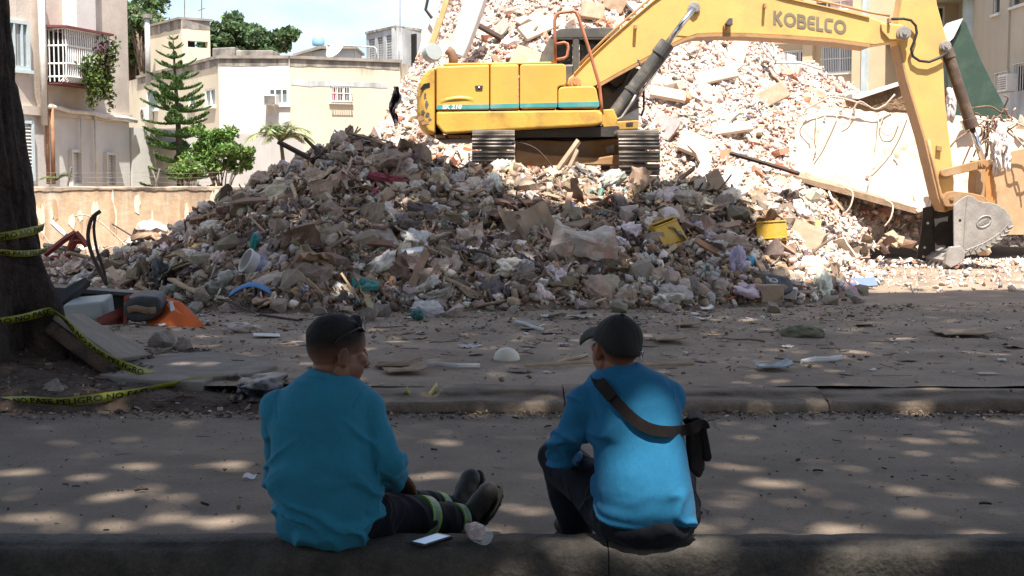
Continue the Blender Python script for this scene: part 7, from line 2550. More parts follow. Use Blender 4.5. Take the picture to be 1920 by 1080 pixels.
# foot of the heap and the lot: stones, bags, boards
for k in range(70):
 x = rng.uniform(-5.6, 4.6); y = float(np.interp(x, FX, FY)) - .1 + .5 * rng.normal() * .6
 y = max(y, 12.6)
 s_ = .08 + .22 * rng.random() ** 2.4
 place('stone', (x, y, h1(x, y) + s_ * .18), s_, jit((.30, .25, .20), rng), 'dusty stone at the foot of the shaded heap', 'stone', 'stones at the foot of the heap', rng, .4)
for k in range(150):
 x = rng.uniform(-3.8, 5.8); y = rng.uniform(9.4, 14.4)
 kind, c, lab, cat = [('cardboard_piece', (.27, .20, .15), 'flat dirty cardboard scrap trodden into the shaded lot', 'cardboard'), ('broken_board', (.30, .25, .21), 'flat broken board lying on the shaded lot', 'board'), ('paper_sheet', (.46, .44, .42), 'pale paper scrap lying on the shaded lot', 'paper'), ('wood_stick', (.24, .17, .12), 'thin stick lying on the shaded lot', 'stick'), ('stone', (.26, .20, .16), 'small stone lying on the shaded lot', 'stone')][int(rng.choice(5, p=[.3, .15, .2, .2, .15]))]
 s_ = (.08 + .22 * rng.random() ** 2.4) * (.45 if kind == 'stone' else 1)
 place(kind, (x, y, h1(x, y) + .012 + (.02 if kind == 'stone' else 0)), s_, jit(c, rng), lab, cat, cat + ' scraps on the lot', rng, .07, sc=(s_, s_, s_ * (.35 if kind != 'stone' else 1)))
# fallen leaves and twigs on the road
lf = []
for sdd in range(4):
 r_ = np.random.default_rng(sdd)
 mb = MB(); mb.grid(lambda u, v: Vector(((u - .5), (v - .5) * .42 * math.sin(math.pi * (.06 + .88 * u)), .10 * math.sin(u * 3 + sdd) * (u - .3) + .35 * (v - .5) ** 2 * (1 + sdd * .4))), 6, 2)
 me = mb.mesh('fallen_leaf', m_deb, fix=False); lf.append(me)
PR['fallen_leaf'] = lf
tw_ = []
for sdd in range(4):
 r_ = np.random.default_rng(40 + sdd)
 pts = [Vector((k / 5 - .5, .06 * r_.normal(), .02 + .02 * r_.random())) for k in range(6)]
 mb = MB(); mb.tube(pts, [.02, .022, .018, .016, .012, .006], 5)
 if sdd % 2: mb.tube([pts[3], pts[3] + Vector((.12, .14, .02))], [.012, .005], 4)
 tw_.append(mb.mesh('twig', m_deb, smooth=True))
PR['twig'] = tw_
for k in range(110):
 x, y = rng.uniform(-2.6, 3.0), rng.uniform(5.15, 8.6)
 s_ = .022 + .045 * rng.random() ** 2.5
 c = [(.035, .025, .02), (.06, .04, .028), (.12, .08, .04), (.16, .15, .05)][int(rng.choice(4, p=[.45, .3, .15, .10]))]
 place('fallen_leaf', (x, y, .006), s_, c, 'small dark fallen leaf on the dusty road', 'leaf', 'fallen leaves on the road', rng, .15)
for k in range(80):
 x, y = rng.uniform(-2.6, 3.0), rng.uniform(5.15, 8.6)
 s_ = .03 + .09 * rng.random() ** 2.5
 place('twig', (x, y, .003), s_, jit((.05, .036, .028), rng), 'small dark twig on the dusty road', 'twig', 'twigs on the road', rng, .05)
for k in range(60):
 x, y = rng.uniform(-6, 5), rng.uniform(9.3, 13.5)
 s_ = .15 + .35 * rng.random() ** 2
 place('twig', (x, y, h1(x, y) + .01), s_, jit((.13, .09, .065), rng), 'dry brown twig on the shaded lot', 'twig', 'twigs on the lot', rng, .06)
# ================================================================== SINGLE THINGS IN AND ROUND THE HEAP
rng = np.random.default_rng(303)
def flatmat(n, c, r=.7, v=.15, **k): return M(n, c, r, v, 6, k.pop('bump', .15), 40, **k)
m_ycrate = flatmat('yellow_crate_plastic', (.55, .33, .035), .5, .15, stain=(.40, .30, .16), stain_amt=.5, stain_scale=6)
m_blackp = flatmat('black_dusty_plastic', (.030, .030, .032), .55, .2, stain=(.10, .09, .08), stain_amt=.5, stain_scale=5)
m_bluep = flatmat('blue_panel', (.11, .16, .36), .6, .12)
m_cyan = flatmat('cyan_cloth', (.07, .30, .48), .8, .15)
m_lilac = flatmat('lilac_cloth', (.44, .38, .50), .85, .15)
m_whitep = flatmat('white_board', (.58, .56, .54), .7, .1)
m_plank = flatmat('brown_plank', (.21, .135, .085), .85, .3, stain=(.10, .06, .04), stain_amt=.6, stain_scale=7)
m_plankl = flatmat('pale_plank', (.42, .31, .21), .85, .25)
m_plankd = flatmat('dark_plank', (.055, .035, .027), .85, .3)
m_card = flatmat('cardboard', (.33, .24, .165), .9, .2, stain=(.22, .16, .11), stain_amt=.6, stain_scale=4)
m_rock = M('rough_rock', (.27, .22, .175), .95, .3, 5, .9, 22, bdist=.03, stain=(.36, .31, .26), stain_amt=.6, stain_scale=3, fine=.15)
m_bluec = flatmat('blue_cloth', (.10, .22, .42), .8, .15)
m_redc = flatmat('maroon_cloth', (.24, .05, .07), .85, .25)
m_orange = M('orange_painted_metal', (.62, .12, .018), .45, .12, 3, .1, 25, stain=(.40, .13, .05), stain_amt=.4, stain_scale=3, spec=.45)
m_greyp = flatmat('grey_green_panel', (.30, .33, .32), .5, .12, stain=(.2, .2, .18), stain_amt=.5, stain_scale=3)
m_redm = flatmat('rusty_red_metal', (.20, .045, .035), .7, .3)
m_rust = flatmat('rusty_rebar', (.20, .12, .08), .85, .3)
m_rebl = flatmat('dusty_rebar', (.46, .36, .28), .85, .2)
m_tape = M('caution_tape', (.23, .24, .018), .4, .12, 8, .1, 30, spec=.5)
m_green = M('dark_green_panel', (.030, .060, .042), .6, .15, 1.5, .12, 12, stain=(.10, .13, .10), stain_amt=.35, stain_scale=2.2)
m_slab = M('fallen_slab_plaster', (.55, .45, .355), .92, .1, 1.0, .35, 9, stain=(.48, .37, .27), stain_amt=.5, stain_scale=1.6, bdist=.03, fine=.07)
m_under = flatmat('brown_slab_underside', (.28, .19, .125), .95, .3, bump=.4)
m_orwall = flatmat('orange_tan_wall', (.46, .30, .17), .9, .15, stain=(.52, .38, .25), stain_amt=.5, stain_scale=1.4)
m_earth = M('crumbly_earth', (.20, .125, .07), .95, .4, 6, 1, 14, bdist=.06, fine=.25)

def facing(p, w, h, d, yaw=0, lean=.45, roll=0):
 """frame for a flat piece leaning on the slope and facing the camera"""
 return Matrix.Translation(p) @ Euler((-lean, 0, yaw), 'XYZ').to_matrix().to_4x4() @ Matrix.Rotation(roll, 4, 'Y')
def lay(mb, M4):
 mb.v = [tuple(M4 @ Vector(v)) for v in mb.v]; return mb
def single(name, mb, mat, label, cat, bev=0, smooth=False, group=None):
 o = mb.build(name, mat, bev=bev, smooth=smooth)
 return tag(o, label, cat, group)
def stick(name, a, b, r, mat, label, cat='plank', ya=None, yb=None, flat=.45, group=None):
 A = hit(*a) if ya is None else W(*a, ya); B = hit(*b) if yb is None else W(*b, yb)
 A = A + Vector((0, -.06, .03)); B = B + Vector((0, -.06, .03))
 n = (B - A)
 mb = MB(); mb.tube([A, A.lerp(B, .5) + Vector((.004, 0, .006)), B], [(r, r * flat)] * 3, 4)
 return single(name, mb, mat, label, cat, group=group, bev=r * .12)
def blob(name, p, s, mat, label, cat, seed, sub=3, amp=.5, sc=(1, .8, .6), rot=None, group=None):
 me = crumple(name, mat, rs, max(sub, 4), amp * 1.15, sc, True, seed, 3.2 if amp > .2 else 1.5)
 o = bpy.data.objects.new(name, me); COL.objects.link(o)
 o.location = p; o.scale = (s, s, s)
 o.rotation_euler = rot or (0, 0, seed)
 return tag(o, label, cat, group)

def crate(px, py, yaw, lean, roll, label, w=.40, h=.30, d=.27):
 p = hit(px, py) + Vector((0, -.12, .02))
 M4 = facing(p, w, h, d, yaw, lean, roll)
 t = thing('plastic_crate', label, 'crate', p, 'yellow crates in the heap')
 th = .014
 def part(nm, boxes, m_=m_ycrate):
  mb = MB()
  for c, s_ in boxes: mb.box(c, s_)
  lay(mb, M4).build(nm, m_, t, bev=.004)
 part('front_wall', [((0, -d / 2, 0), (w, th, h * .72)), ((0, -d / 2, h * .43), (w * .96, th, h * .10)), ((-w * .38, -d / 2, h * .36), (w * .2, th * .98, h * .06)), ((w * .38, -d / 2, h * .36), (w * .2, th * .98, h * .06))])
 part('back_wall', [((0, d / 2, 0), (w, th, h * .9))])
 for sx in (-1, 1):
  part('side_wall', [((sx * w / 2, 0, -h * .12), (th, d * .96, h * .62)), ((sx * w / 2, 0, h * .43), (th, d * .96, h * .11)), ((sx * w / 2, -d * .36, h * .28), (th, d * .22, h * .2)), ((sx * w / 2, d * .36, h * .28), (th, d * .22, h * .2))])
 part('base', [((0, 0, -h / 2 + .01), (w, d, .02))])
 part('rim', [((0, -d / 2 - .012, h * .47), (w * 1.04, .014, .022)), ((0, -d / 2 - .012, -h * .34), (w * 1.02, .014, .018))])
crate(1250, 446, .25, .5, R(160), 'yellow plastic crate lying upside down in the middle of the debris heap', .34, .40, .20)
crate(1444, 438, -.25, .15, R(-4), 'yellow plastic crate with handle hole at the sunlit side of the heap', .36, .26, .25)
# black round lid on a brown box
p = hit(1447, 545) + Vector((0, -.05, .06))
t = thing('round_lid', 'black round lid with raised hub lying at the foot of the heap', 'lid', p)
ax = Vector((.05, -.42, .9)).normalized()
MB().lathe([(.235, 0), (.235, .03), (.215, .042), (.17, .042), (.165, .036), (.10, .036), (.095, .05), (.06, .052)], p, ax, 36).build('disc', m_blackp, t, bev=.004)
MB().lathe([(.055, .05), (.055, .075), (.03, .08), (.028, .06)], p, ax, 18).build('hub', m_greyp, t)
q = hit(1445, 562); single('cardboard_box', MB().box(q + Vector((-.03, -.05, .08)), (.28, .2, .2), (0, 0, .3)), m_card, 'brown torn box under the black round lid', 'box', .01)
q = hit(1477, 558); single('white_block', MB().box(q + Vector((0, -.02, .06)), (.2, .14, .13), (.1, .1, -.2)), m_whitep, 'small white block beside the box under the black lid', 'block', .01)
# blue boards
p = hit(1618, 541)
single('blue_board', lay(MB().box((0, 0, .10), (.36, .025, .15)), facing(p + Vector((.03, -.05, .01)), 0, 0, 0, .15, .75, R(-3))), m_bluep, 'bright blue board standing at the edge of the shade', 'board', .004)
p = hit(1590, 541)
single('blue_board', lay(MB().box((0, 0, .06), (.14, .02, .13)), facing(p + Vector((0, -.12, .0)), 0, 0, 0, -.2, .9, R(8))), m_bluep, 'small blue fragment left of the large blue board', 'board', .004)
blob('cloth', hit(1387, 476) + Vector((0, -.1, .03)), .26, m_cyan, 'bright cyan cloth crumpled in the heap above the lilac cloth', 'cloth', 3, 3, .7, (1, .6, .7))
blob('cloth', hit(1402, 494) + Vector((0, -.1, .02)), .22, m_cyan, 'lower bright cyan cloth lump right beside the lilac cloth', 'cloth', 8, 3, .7, (1, .6, .8))
blob('cloth', hit(1378, 503) + Vector((0, -.1, .02)), .30, m_lilac, 'pale lilac cloth hanging under the cyan cloth', 'cloth', 11, 3, .8, (.8, .5, 1))
p = hit(977, 510); single('white_tile', lay(MB().box((0, 0, 0), (.13, .016, .27)), facing(p + Vector((0, -.08, .05)), 0, 0, 0, -.3, .75, R(28))), m_whitep, 'clean white tile tilted among the debris beside the long plank', 'tile', .003)
stick('wood_plank', (968, 425), (1024, 522), .065, m_plank, 'long brown plank slanting down the middle of the heap', flat=.35)
stick('wood_plank', (1152, 415), (1190, 484), .05, m_plankd, 'dark red brown plank leaning behind the paper sack', flat=.5)
stick('wood_plank', (1110, 438), (1178, 425), .06, m_plank, 'short brown beam above the paper sack', flat=.6)
stick('wood_plank', (1180, 440), (1212, 482), .025, m_plankd, 'thin dark slat right of the dark plank', flat=.6)
stick('wood_plank', (541, 480), (604, 418), .05, m_plank, 'brown plank pointing up and right on the heap behind the kerb sitter in teal', flat=.4)
stick('wood_plank', (548, 352), (558, 378), .06, m_plankl, 'short pale board end high on the left of the heap', flat=.4)
A, B = W(521, 266, 17.9), W(580, 297, 17.9)
single('wood_beam', MB().tube([A, B], [.035, .04], 5), m_plankd, 'dark square stick jutting left from the top of the heap', 'stick')
A, B = W(571, 259, 18.2), W(604, 290, 18.0)
single('wood_beam', MB().tube([A, B], [.02, .035], 5), m_plankd, 'thinner dark stick jutting from the heap crest', 'stick')
A, B = W(660, 236, 18.4), W(640, 262, 18.4)
single('wood_beam', MB().tube([A, B], [.012, .022], 5), m_plank, 'small stick standing up at the very top of the heap', 'stick')
stick('wood_plank', (795, 425), (800, 450), .06, m_plankl, 'short pale upright board stuck in the middle of the heap', flat=.3)
stick('wood_plank', (832, 526), (880, 549), .035, m_plankl, 'pale slat near the foot of the heap', flat=.5)
stick('metal_bar', (1040, 466), (1035, 415), .02, m_plankd, 'thin dark bar upright behind the long plank', 'bar')
# boulders, box, sack, bucket
def rock(px, py, s, seed, label, sc=(1, .8, .8), up=.3):
 p = hit(px, py)
 me = hull_proto('boulder', chunk_pts(np.random.default_rng(seed), 17, .9) * 1.15 * np.array(sc), m_rock)
 o = bpy.data.objects.new('boulder', me); COL.objects.link(o)
 s *= .72; o.location = p + Vector((0, 0, s * up * .5)); o.scale = (s, s, s); o.rotation_euler = (.2 * seed % 1, .3, seed); bv = o.modifiers.new('bevel', 'BEVEL'); bv.width = .03; bv.segments = 2; bv.affect = 'EDGES'
 tag(o, label, 'boulder')
rock(1130, 500, .55, 3, 'big pale boulder right below the paper sack in the heap')
rock(905, 498, .42, 5, 'cleft brown boulder in the lower middle of the heap')
rock(1075, 525, .26, 6, 'grey rock at the foot of the long plank')
rock(392, 566, .55, 7, 'large rock at the foot of the heap behind the orange sheet')
rock(305, 648, .42, 9, 'rounded rock beside the lifted paving slab')
rock(345, 655, .28, 10, 'smaller rock next to the rounded rock by the lifted slab')
rock(98, 738, .30, 12, 'round rock on the soil in front of the tree, caught by the tape')
rock(460, 752, .17, 13, 'squarish stone by the gutter just left of the teal shirt')
rock(440, 712, .16, 14, 'grey stone at the end of the yellow tape')
rock(690, 600, .40, 15, 'block shaped rock just above the short haired head', (1.2, .7, .7))
rock(1165, 540, .22, 16, 'grey stone at the foot of the heap straight above the cap')
rock(565, 378, .2, 18, 'small rock beside the pale board end high on the heap')
p = hit(1000, 432) + Vector((0, -.1, .05))
mb = MB(); mb.grid(lambda u, v: Vector(((u - .5) * .62 - .1 * v, -.04 * math.sin(u * 7) - .05 * v, (v - .5) * .5 + .05 * math.sin(u * 5 + v * 3))), 8, 6)
lay(mb, facing(p, 0, 0, 0, .2, .5, R(-8))); o = single('cardboard_sheet', mb, m_card, 'large bent tan cardboard sheet behind the long plank', 'cardboard'); o.modifiers.new('solid', 'SOLIDIFY').thickness = .012
p = hit(1090, 478) + Vector((0, -.15, .06))
m_sack = flatmat('printed_sack_paper', (.46, .40, .34), .8, .2, stain=(.46, .16, .09), stain_amt=.6, stain_scale=4.5)
mb = MB(); mb.grid(lambda u, v: Vector(((u - .5) * .82 * (1 - .25 * v), -.22 * math.sin(math.pi * v) + .07 * float(vnoise(u * 4, v * 3, 0, 151)) + .03 * float(vnoise(u * 9, v * 8, 0, 152)) - .12 * abs(u - .45), (v - .5) * .46 + .05 * math.sin(u * 6 + v * 2) + .03 * float(vnoise(u * 6, v * 5, 2, 153)))), 20, 14)
lay(mb, facing(p + Vector((0, -.02, .06)), 0, 0, 0, .1, .75, R(6))); o = single('paper_sack', mb, m_sack, 'large torn cement sack with red print on the heap', 'sack'); o.modifiers.new('solid', 'SOLIDIFY').thickness = .012
p = hit(487, 503) + Vector((0, -.1, .03))
t = thing('bucket', 'dirty white plastic bucket lying on its side low on the heap', 'bucket', p)
ax = Vector((-.75, -.45, .45)).normalized()
MB().lathe([(.11, -.15), (.14, .15), (.15, .15), (.15, .17), (.135, .17), (.105, -.13)], p, ax, 24).build('shell', m_whitep, t, smooth=False)
MB().lathe([(.127, -.04), (.134, .05)], p, ax, 24).build('print', flatmat('bucket_print', (.20, .20, .36), .6, .4, stain=(.55, .53, .52), stain_amt=1, stain_scale=9), t)
mb = MB(); c = hit(475, 556) + Vector((0, -.1, .04))
mb.grid(lambda u, v: c + Vector(((u - .5) * .48, (v - .5) * .2, .14 * math.sin(math.pi * (u * .85 + .05)) - .10 * abs(v - .5))), 12, 5)
o = single('blue_sheet', mb, m_bluec, 'curved blue plastic sheet at the foot of the heap below the bucket', 'sheet', smooth=True); o.modifiers.new('solid', 'SOLIDIFY').thickness = .01
blob('cloth', hit(735, 344) + Vector((0, -.08, .03)), .36, m_redc, 'maroon cloth strip high on the heap', 'cloth', 21, 3, .8, (1.4, .5, .35), (0, .25, 0))
blob('cloth', hit(702, 366) + Vector((0, -.08, .03)), .14, flatmat('pink_cloth', (.45, .06, .13), .8), 'small bright pink scrap below the maroon cloth', 'cloth', 22, 3, .8, (1, .6, .9))
blob('cloth', hit(480, 460) + Vector((0, -.08, .03)), .16, flatmat('teal_scrap', (.03, .24, .22), .6), 'small teal scrap above the white bucket', 'cloth', 23, 3, .6, (.6, .5, 1.3))
blob('shoe', hit(672, 532) + Vector((0, -.08, .03)), .22, flatmat('teal_shoe_cloth', (.03, .18, .17), .7), 'teal shoe in the heap near its foot', 'shoe', 24, 3, .4, (1.2, .6, .6))
blob('shoe', hit(690, 540) + Vector((0, -.1, .03)), .20, flatmat('teal_shoe_cloth_pale', (.08, .25, .25), .7), 'paler teal shoe right beside the darker teal one', 'shoe', 25, 3, .4, (1.1, .6, .6))
blob('plastic_bag', hit(795, 590) + Vector((0, -.04, .05)), .34, flatmat('grey_bag', (.45, .42, .40), .5), 'grey tied bag on the lot edge with a dark green bundle', 'bag', 26, 3, .5, (1.2, .7, .5))
blob('bundle', hit(783, 598) + Vector((0, -.06, .04)), .17, flatmat('green_bundle', (.03, .12, .11), .6), 'dark green bundle against the grey tied bag', 'bundle', 27, 3, .4)
blob('plastic_bag', hit(455, 622) + Vector((0, 0, .03)), .30, flatmat('beige_bag', (.42, .34, .29), .5), 'beige plastic bag on the lot left of the short haired head', 'bag', 28, 3, .5, (1.1, .7, .4))
single('paper_flyer', lay(MB().box((0, 0, 0), (.24, .15, .008)), Matrix.Translation(hit(500, 632) + Vector((0, 0, .02))) @ Euler((.05, .05, .2)).to_matrix().to_4x4()), m_whitep, 'white folded paper lying flat beside the beige bag', 'paper')
mb = MB(); mb.box((0, 0, 0), (.27, .17, .13)); p = hit(775, 482) + Vector((0, -.08, .03)); lay(mb, Matrix.Translation(p) @ Euler((.3, -.12, .2)).to_matrix().to_4x4())
single('white_carton', mb, m_whitep, 'small white carton lying in the lower middle of the heap', 'carton', .02)
p = hit(1508, 458) + Vector((0, -.1, .1))
mb = MB(); mb.grid(lambda u, v: Vector(((u - .5) * .42, .03 * math.sin(v * 4 + u * 2), (v - .5) * .42)), 5, 5); lay(mb, facing(p, 0, 0, 0, .1, .7, R(28))); o = single('cardboard_sheet', mb, m_card, 'cracked tan board half in the sun right of the yellow crate', 'cardboard'); o.modifiers.new('solid', 'SOLIDIFY').thickness = .02
p = hit(1525, 435) + Vector((0, -.06, .08)); mb = MB(); mb.box((0, 0, 0), (.16, .02, .2)); lay(mb, facing(p, 0, 0, 0, -.2, .5, R(12))); single('cardboard_sheet', mb, flatmat('orange_card', (.52, .32, .14), .9), 'small orange tan board behind the cracked board', 'cardboard')
p = hit(1258, 408) + Vector((0, -.08, .06)); mb = MB(); mb.grid(lambda u, v: Vector(((u - .5) * .34, .05 * u * v, (v - .5) * .22 * (.5 + u))), 4, 4); lay(mb, facing(p, 0, 0, 0, .2, .6, 0)); o = single('cardboard_sheet', mb, m_card, 'tan cardboard wedge just above the upside down crate', 'cardboard'); o.modifiers.new('solid', 'SOLIDIFY').thickness = .012
for (x, y, w_, h_, yaw, lean, roll, lb, mt) in ((1372, 345, .34, .38, .3, .35, 20, 'large pale box panel standing at the crest of the lit slope', m_whitep), (1340, 355, .20, .30, -.3, .5, -28, 'tan carton left of the pale box panel', m_card), (1318, 330, .24, .3, .5, .2, 35, 'thin pale board sticking up at the heap crest', m_whitep), (880, 318, .02, .24, 0, .2, 0, 'thin upright grey post stuck in the heap crest', m_greyp)):
 p = hit(x, y) + Vector((0, -.1, .12)); mb = MB(); mb.box((0, 0, 0), (w_, .10 if w_ > .3 else .03, h_)); lay(mb, facing(p, 0, 0, 0, yaw, lean, R(roll))); single('carton_panel', mb, mt, lb, 'panel', .006)
# ------------- things lying on the lot
p = hit(950, 675)
single('helmet', MB().lathe([(.105, 0), (.104, .02), (.092, .055), (.06, .085), (.025, .098), (.001, .10)], p + Vector((0, 0, .0)), (.05, -.1, 1), 24), flatmat('cream_plastic', (.58, .52, .42), .5, .08), 'cream dome shaped shell lying alone on the lot', 'helmet', smooth=True)
def ground_stick(a, b, r, mat, label, cat='stick', name='wood_stick', flat=.4, bow=.02):
 A, B = hit(*a), hit(*b)
 z = Vector((0, 0, r))
 mb = MB(); mb.tube([A + z, A.lerp(B, .35) + z + Vector((0, bow, bow * .3)), A.lerp(B, .7) + z + Vector((0, -bow, 0)), B + z], [(r, r * flat)] * 4, 6)
 single(name, mb, mat, label, cat)
ground_stick((985, 689), (1302, 684), .014, m_plankl, 'long thin pale lath lying across the lot before the cap', bow=.05)
ground_stick((1038, 686), (1100, 668), .014, m_plankl, 'pale branch rising towards the capped head', flat=1)
ground_stick((770, 688), (900, 690), .018, m_whitep, 'long pale strip between the two seated people', flat=.4)
ground_stick((1502, 684), (1578, 675), .022, m_whitep, 'white broken strip on the lot', cat='strip', name='plastic_strip')
ground_stick((1706, 770), (1805, 774), .018, m_whitep, 'white strip lying in the gutter', cat='strip', name='plastic_strip')
ground_stick((966, 606), (1020, 622), .018, m_whitep, 'short pale metal rail lying slanted on the lot', cat='rail', name='metal_rail')
ground_stick((1020, 626), (1045, 618), .012, m_plankl, 'short twig touching the pale rail', flat=1)
ground_stick((345, 560), (560, 603), .012, m_plankd, 'thin dark cable curving along the foot of the heap', cat='cable', name='cable', flat=1, bow=.15)
def flat_sheet(px, py, w, d, mat, label, cat='board', z=.02, yaw=0, tilt=.03, curl=.015, name='flat_board'):
 p = hit(px, py)
 mb = MB(); mb.grid(lambda u, v: p + Matrix.Rotation(yaw, 3, 'Z') @ Vector(((u - .5) * w, (v - .5) * d, z + tilt * u + curl * (abs(u - .5) ** 2) * 4 + .01 * math.sin(v * 9 + u * 5))), 8, 5)
 o = single(name, mb, mat, label, cat); o.modifiers.new('solid', 'SOLIDIFY').thickness = -.012
flat_sheet(1800, 627, .46, .55, m_card, 'large flat brown cardboard on the lot near the right edge', 'cardboard', name='cardboard_sheet')
flat_sheet(748, 690, .34, .22, m_plank, 'dark bent board lying beside the chin of the short haired person', curl=.012)
flat_sheet(760, 700, .30, .2, m_card, 'grey brown flap lying under the dark bent board', 'cardboard', yaw=.3)
flat_sheet(1255, 640, .26, .3, m_card, 'flat brown scrap right of the cap', 'cardboard')
flat_sheet(1290, 613, .22, .2, m_card, 'thin curved scrap on the lot above the cap', 'cardboard', curl=.012)
flat_sheet(1325, 583, .12, .2, m_whitep, 'white card lying on the lot edge', 'card', tilt=.03)
flat_sheet(790, 755, .20, .12, flatmat('yellow_green_scrap', (.30, .28, .10), .8), 'yellow green scrap in the gutter behind the teal shoulder', 'scrap', curl=.08)
flat_sheet(1450, 693, .26, .2, flatmat('blue_grey_wrap', (.28, .33, .34), .5), 'crumpled blue grey wrap flat on the lot', 'wrap', curl=.02)
blob('cloth', hit(1510, 630) + Vector((0, 0, .03)), .30, flatmat('olive_cloth', (.19, .18, .12), .9), 'olive crumpled cloth lump alone on the lot', 'cloth', 31, 3, .5, (1.2, .7, .5))
blob('black_bag', hit(497, 735) + Vector((0, 0, .03)), .50, M('black_plastic_bag', (.018, .018, .022), .4, .2, 6, .3, 40), 'torn black plastic bag by the gutter behind the teal shirt', 'bag', 33, 4, .6, (1.1, .6, .28))
# snack wrapper on the road
p = G(468, 897, 0.0)
mb = MB(); mb.grid(lambda u, v: p + Vector(((u - .5) * .062, (v - .5) * .055, .006 + .006 * math.sin(u * 6) + .010 * v)), 6, 4)
o = single('snack_wrapper', mb, m_whitep, 'small white folded wrapper lying on the road left of the teal shirt', 'wrapper'); o.modifiers.new('solid', 'SOLIDIFY').thickness = -.003
flat_sheet(1340, 858, .05, .05, flatmat('yellow_leaf', (.22, .18, .05), .8), 'curled yellow green leaf on the road beside the bag', 'leaf', z=.01, curl=.02, name='dry_leaf')

# ------------- left corner: lifted paving, orange sheet, seat, bent metal, rebar
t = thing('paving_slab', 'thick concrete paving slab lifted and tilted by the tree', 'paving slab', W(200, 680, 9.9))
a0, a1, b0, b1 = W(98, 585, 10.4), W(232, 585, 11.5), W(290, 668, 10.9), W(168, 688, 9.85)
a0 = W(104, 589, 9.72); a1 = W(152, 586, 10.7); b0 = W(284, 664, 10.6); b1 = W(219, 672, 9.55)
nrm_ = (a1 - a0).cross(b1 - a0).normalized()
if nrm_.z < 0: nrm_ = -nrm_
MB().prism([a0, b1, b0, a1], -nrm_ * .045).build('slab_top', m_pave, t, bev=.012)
MB().prism([p - nrm_ * .047 for p in (a0, b1, b0, a1)], -nrm_ * .11).build('slab_dark_layer', m_soil, t, bev=.03)  # lower layer in the dark soil colour, darker than the top
t = thing('paving_slab', 'flat worn paving slab with ragged edge between tree and rubble', 'paving slab', W(360, 690, 10))
pts = [(183, 702), (255, 672), (300, 664), (400, 658), (505, 672), (520, 686), (470, 700), (400, 706), (380, 716), (270, 712)]
MB().prism([G(x, y, .14) for x, y in pts], (0, 0, -.12)).build('slab_top', m_pave, t, bev=.012)
# orange bent sheet
t = thing('orange_sheet_box', 'crushed orange sheet metal casing lying in the rubble beside the tree', 'metal casing', hit(330, 612))
Y0 = hit(330, 612).y
def ow(x, y, dy=0): return W(x, y, Y0 + dy)
def plate(name, pts, mat, th=.012):
 n_ = (pts[1] - pts[0]).cross(pts[2] - pts[0]).normalized()
 if n_.y > 0: n_ = -n_
 return MB().prism(pts, -n_ * th).build(name, mat, t, bev=.003)
plate('front_sheet', [ow(296, 606, 0), ow(325, 581, .04), ow(386, 614, 0), ow(375, 621, -.02), ow(300, 622, -.02)], m_orange)
plate('top_sheet', [ow(268, 548, .35), ow(300, 551, .30), ow(340, 566, .2), ow(386, 612, .02), ow(350, 596, .06), ow(326, 580, .05), ow(318, 566, .2)], m_orange)
plate('back_sheet', [ow(262, 556, .45), ow(300, 552, .32), ow(322, 582, .08), ow(300, 602, .04), ow(276, 612, .1), ow(268, 590, .3)], m_orange)
plate('inner_sheet', [ow(276, 614, .06), ow(298, 606, .01), ow(302, 622, -.01), ow(274, 624, .02)], m_orange)
plate('flange', [ow(317, 566, .16), ow(323, 564, .16), ow(327, 580, .03), ow(320, 584, .03)], m_whitep)
t2 = thing('car_seat', 'black worn seat shell lying against the orange casing', 'seat', ow(262, 606, .1))
MB().prism([ow(x, y, .02) for x, y in rounded([(229, 566), (258, 556), (296, 558), (306, 574), (302, 590), (280, 604), (246, 607), (232, 594)], 9)], (-.02, .34, .05)).build('seat_shell', m_blackp, t2, bev=.05, seg=3)
MB().tube([ow(x, y, .0) for x, y in ((240, 582), (255, 578), (275, 583), (292, 582))], [(.035, .02)] * 4, 8).build('torn_seam', m_plank, t2, smooth=True)
MB().prism([ow(x, y, .05) for x, y in ((232, 556), (240, 552), (238, 606), (231, 606))], (0, .05, 0)).build('side_rail', m_redm, t2)
p = hit(160, 590)
t = thing('appliance_panel', 'grey green appliance panel lying behind the lifted paving slab', 'panel', p)
Y0 = 13.2
MB().prism([W(118, 600, Y0), W(118, 572, Y0), W(192, 565, Y0), W(197, 602, Y0)], (0, .35, .05)).build('panel_body', m_greyp, t, bev=.02)
t = thing('metal_trough', 'long dark perforated metal beam lying behind the orange casing', 'beam', W(200, 560, 14))
MB().prism([W(90, 538, 14.2), W(292, 552, 14.2), W(292, 558, 14.2), W(90, 546, 14.2)], (0, .3, 0)).build('flange', m_blackp, t)
MB().prism([W(95, 546, 14.25), W(225, 556, 14.25), W(225, 592, 14.25), W(95, 586, 14.25)], (0, .2, 0)).build('web', m_dark, t)
single('metal_post', MB().tube([W(112, 566, 13.4), W(165, 527, 13.6)], [(.10, .05), (.055, .035)], 4), m_blackp, 'dark square post tilted up beside the tree trunk', 'post', .006)
single('brown_board', MB().tube([W(185, 610, 13.0), W(236, 588, 13.2)], [(.08, .02)] * 2, 4), m_redm, 'red brown board end leaning between panel and seat', 'board', .004)
blob('black_rag', hit(300, 532) + Vector((0, -.05, .1)), .42, m_blackp, 'black torn plastic piece standing behind the orange casing', 'plastic', 43, 3, .7, (.9, .5, .8))
single('cable', MB().tube([W(x, y, 13.3) for x, y in ((388, 606), (394, 612), (397, 618), (392, 622), (384, 621))], .02, 6), m_blackp, 'black loop of hose at the orange casing corner', 'hose', smooth=True)
Yr = 19.5
t = thing('bent_metal_frame', 'bent rusty red metal frame on the rubble by the tan wall', 'metal frame', W(120, 480, Yr))
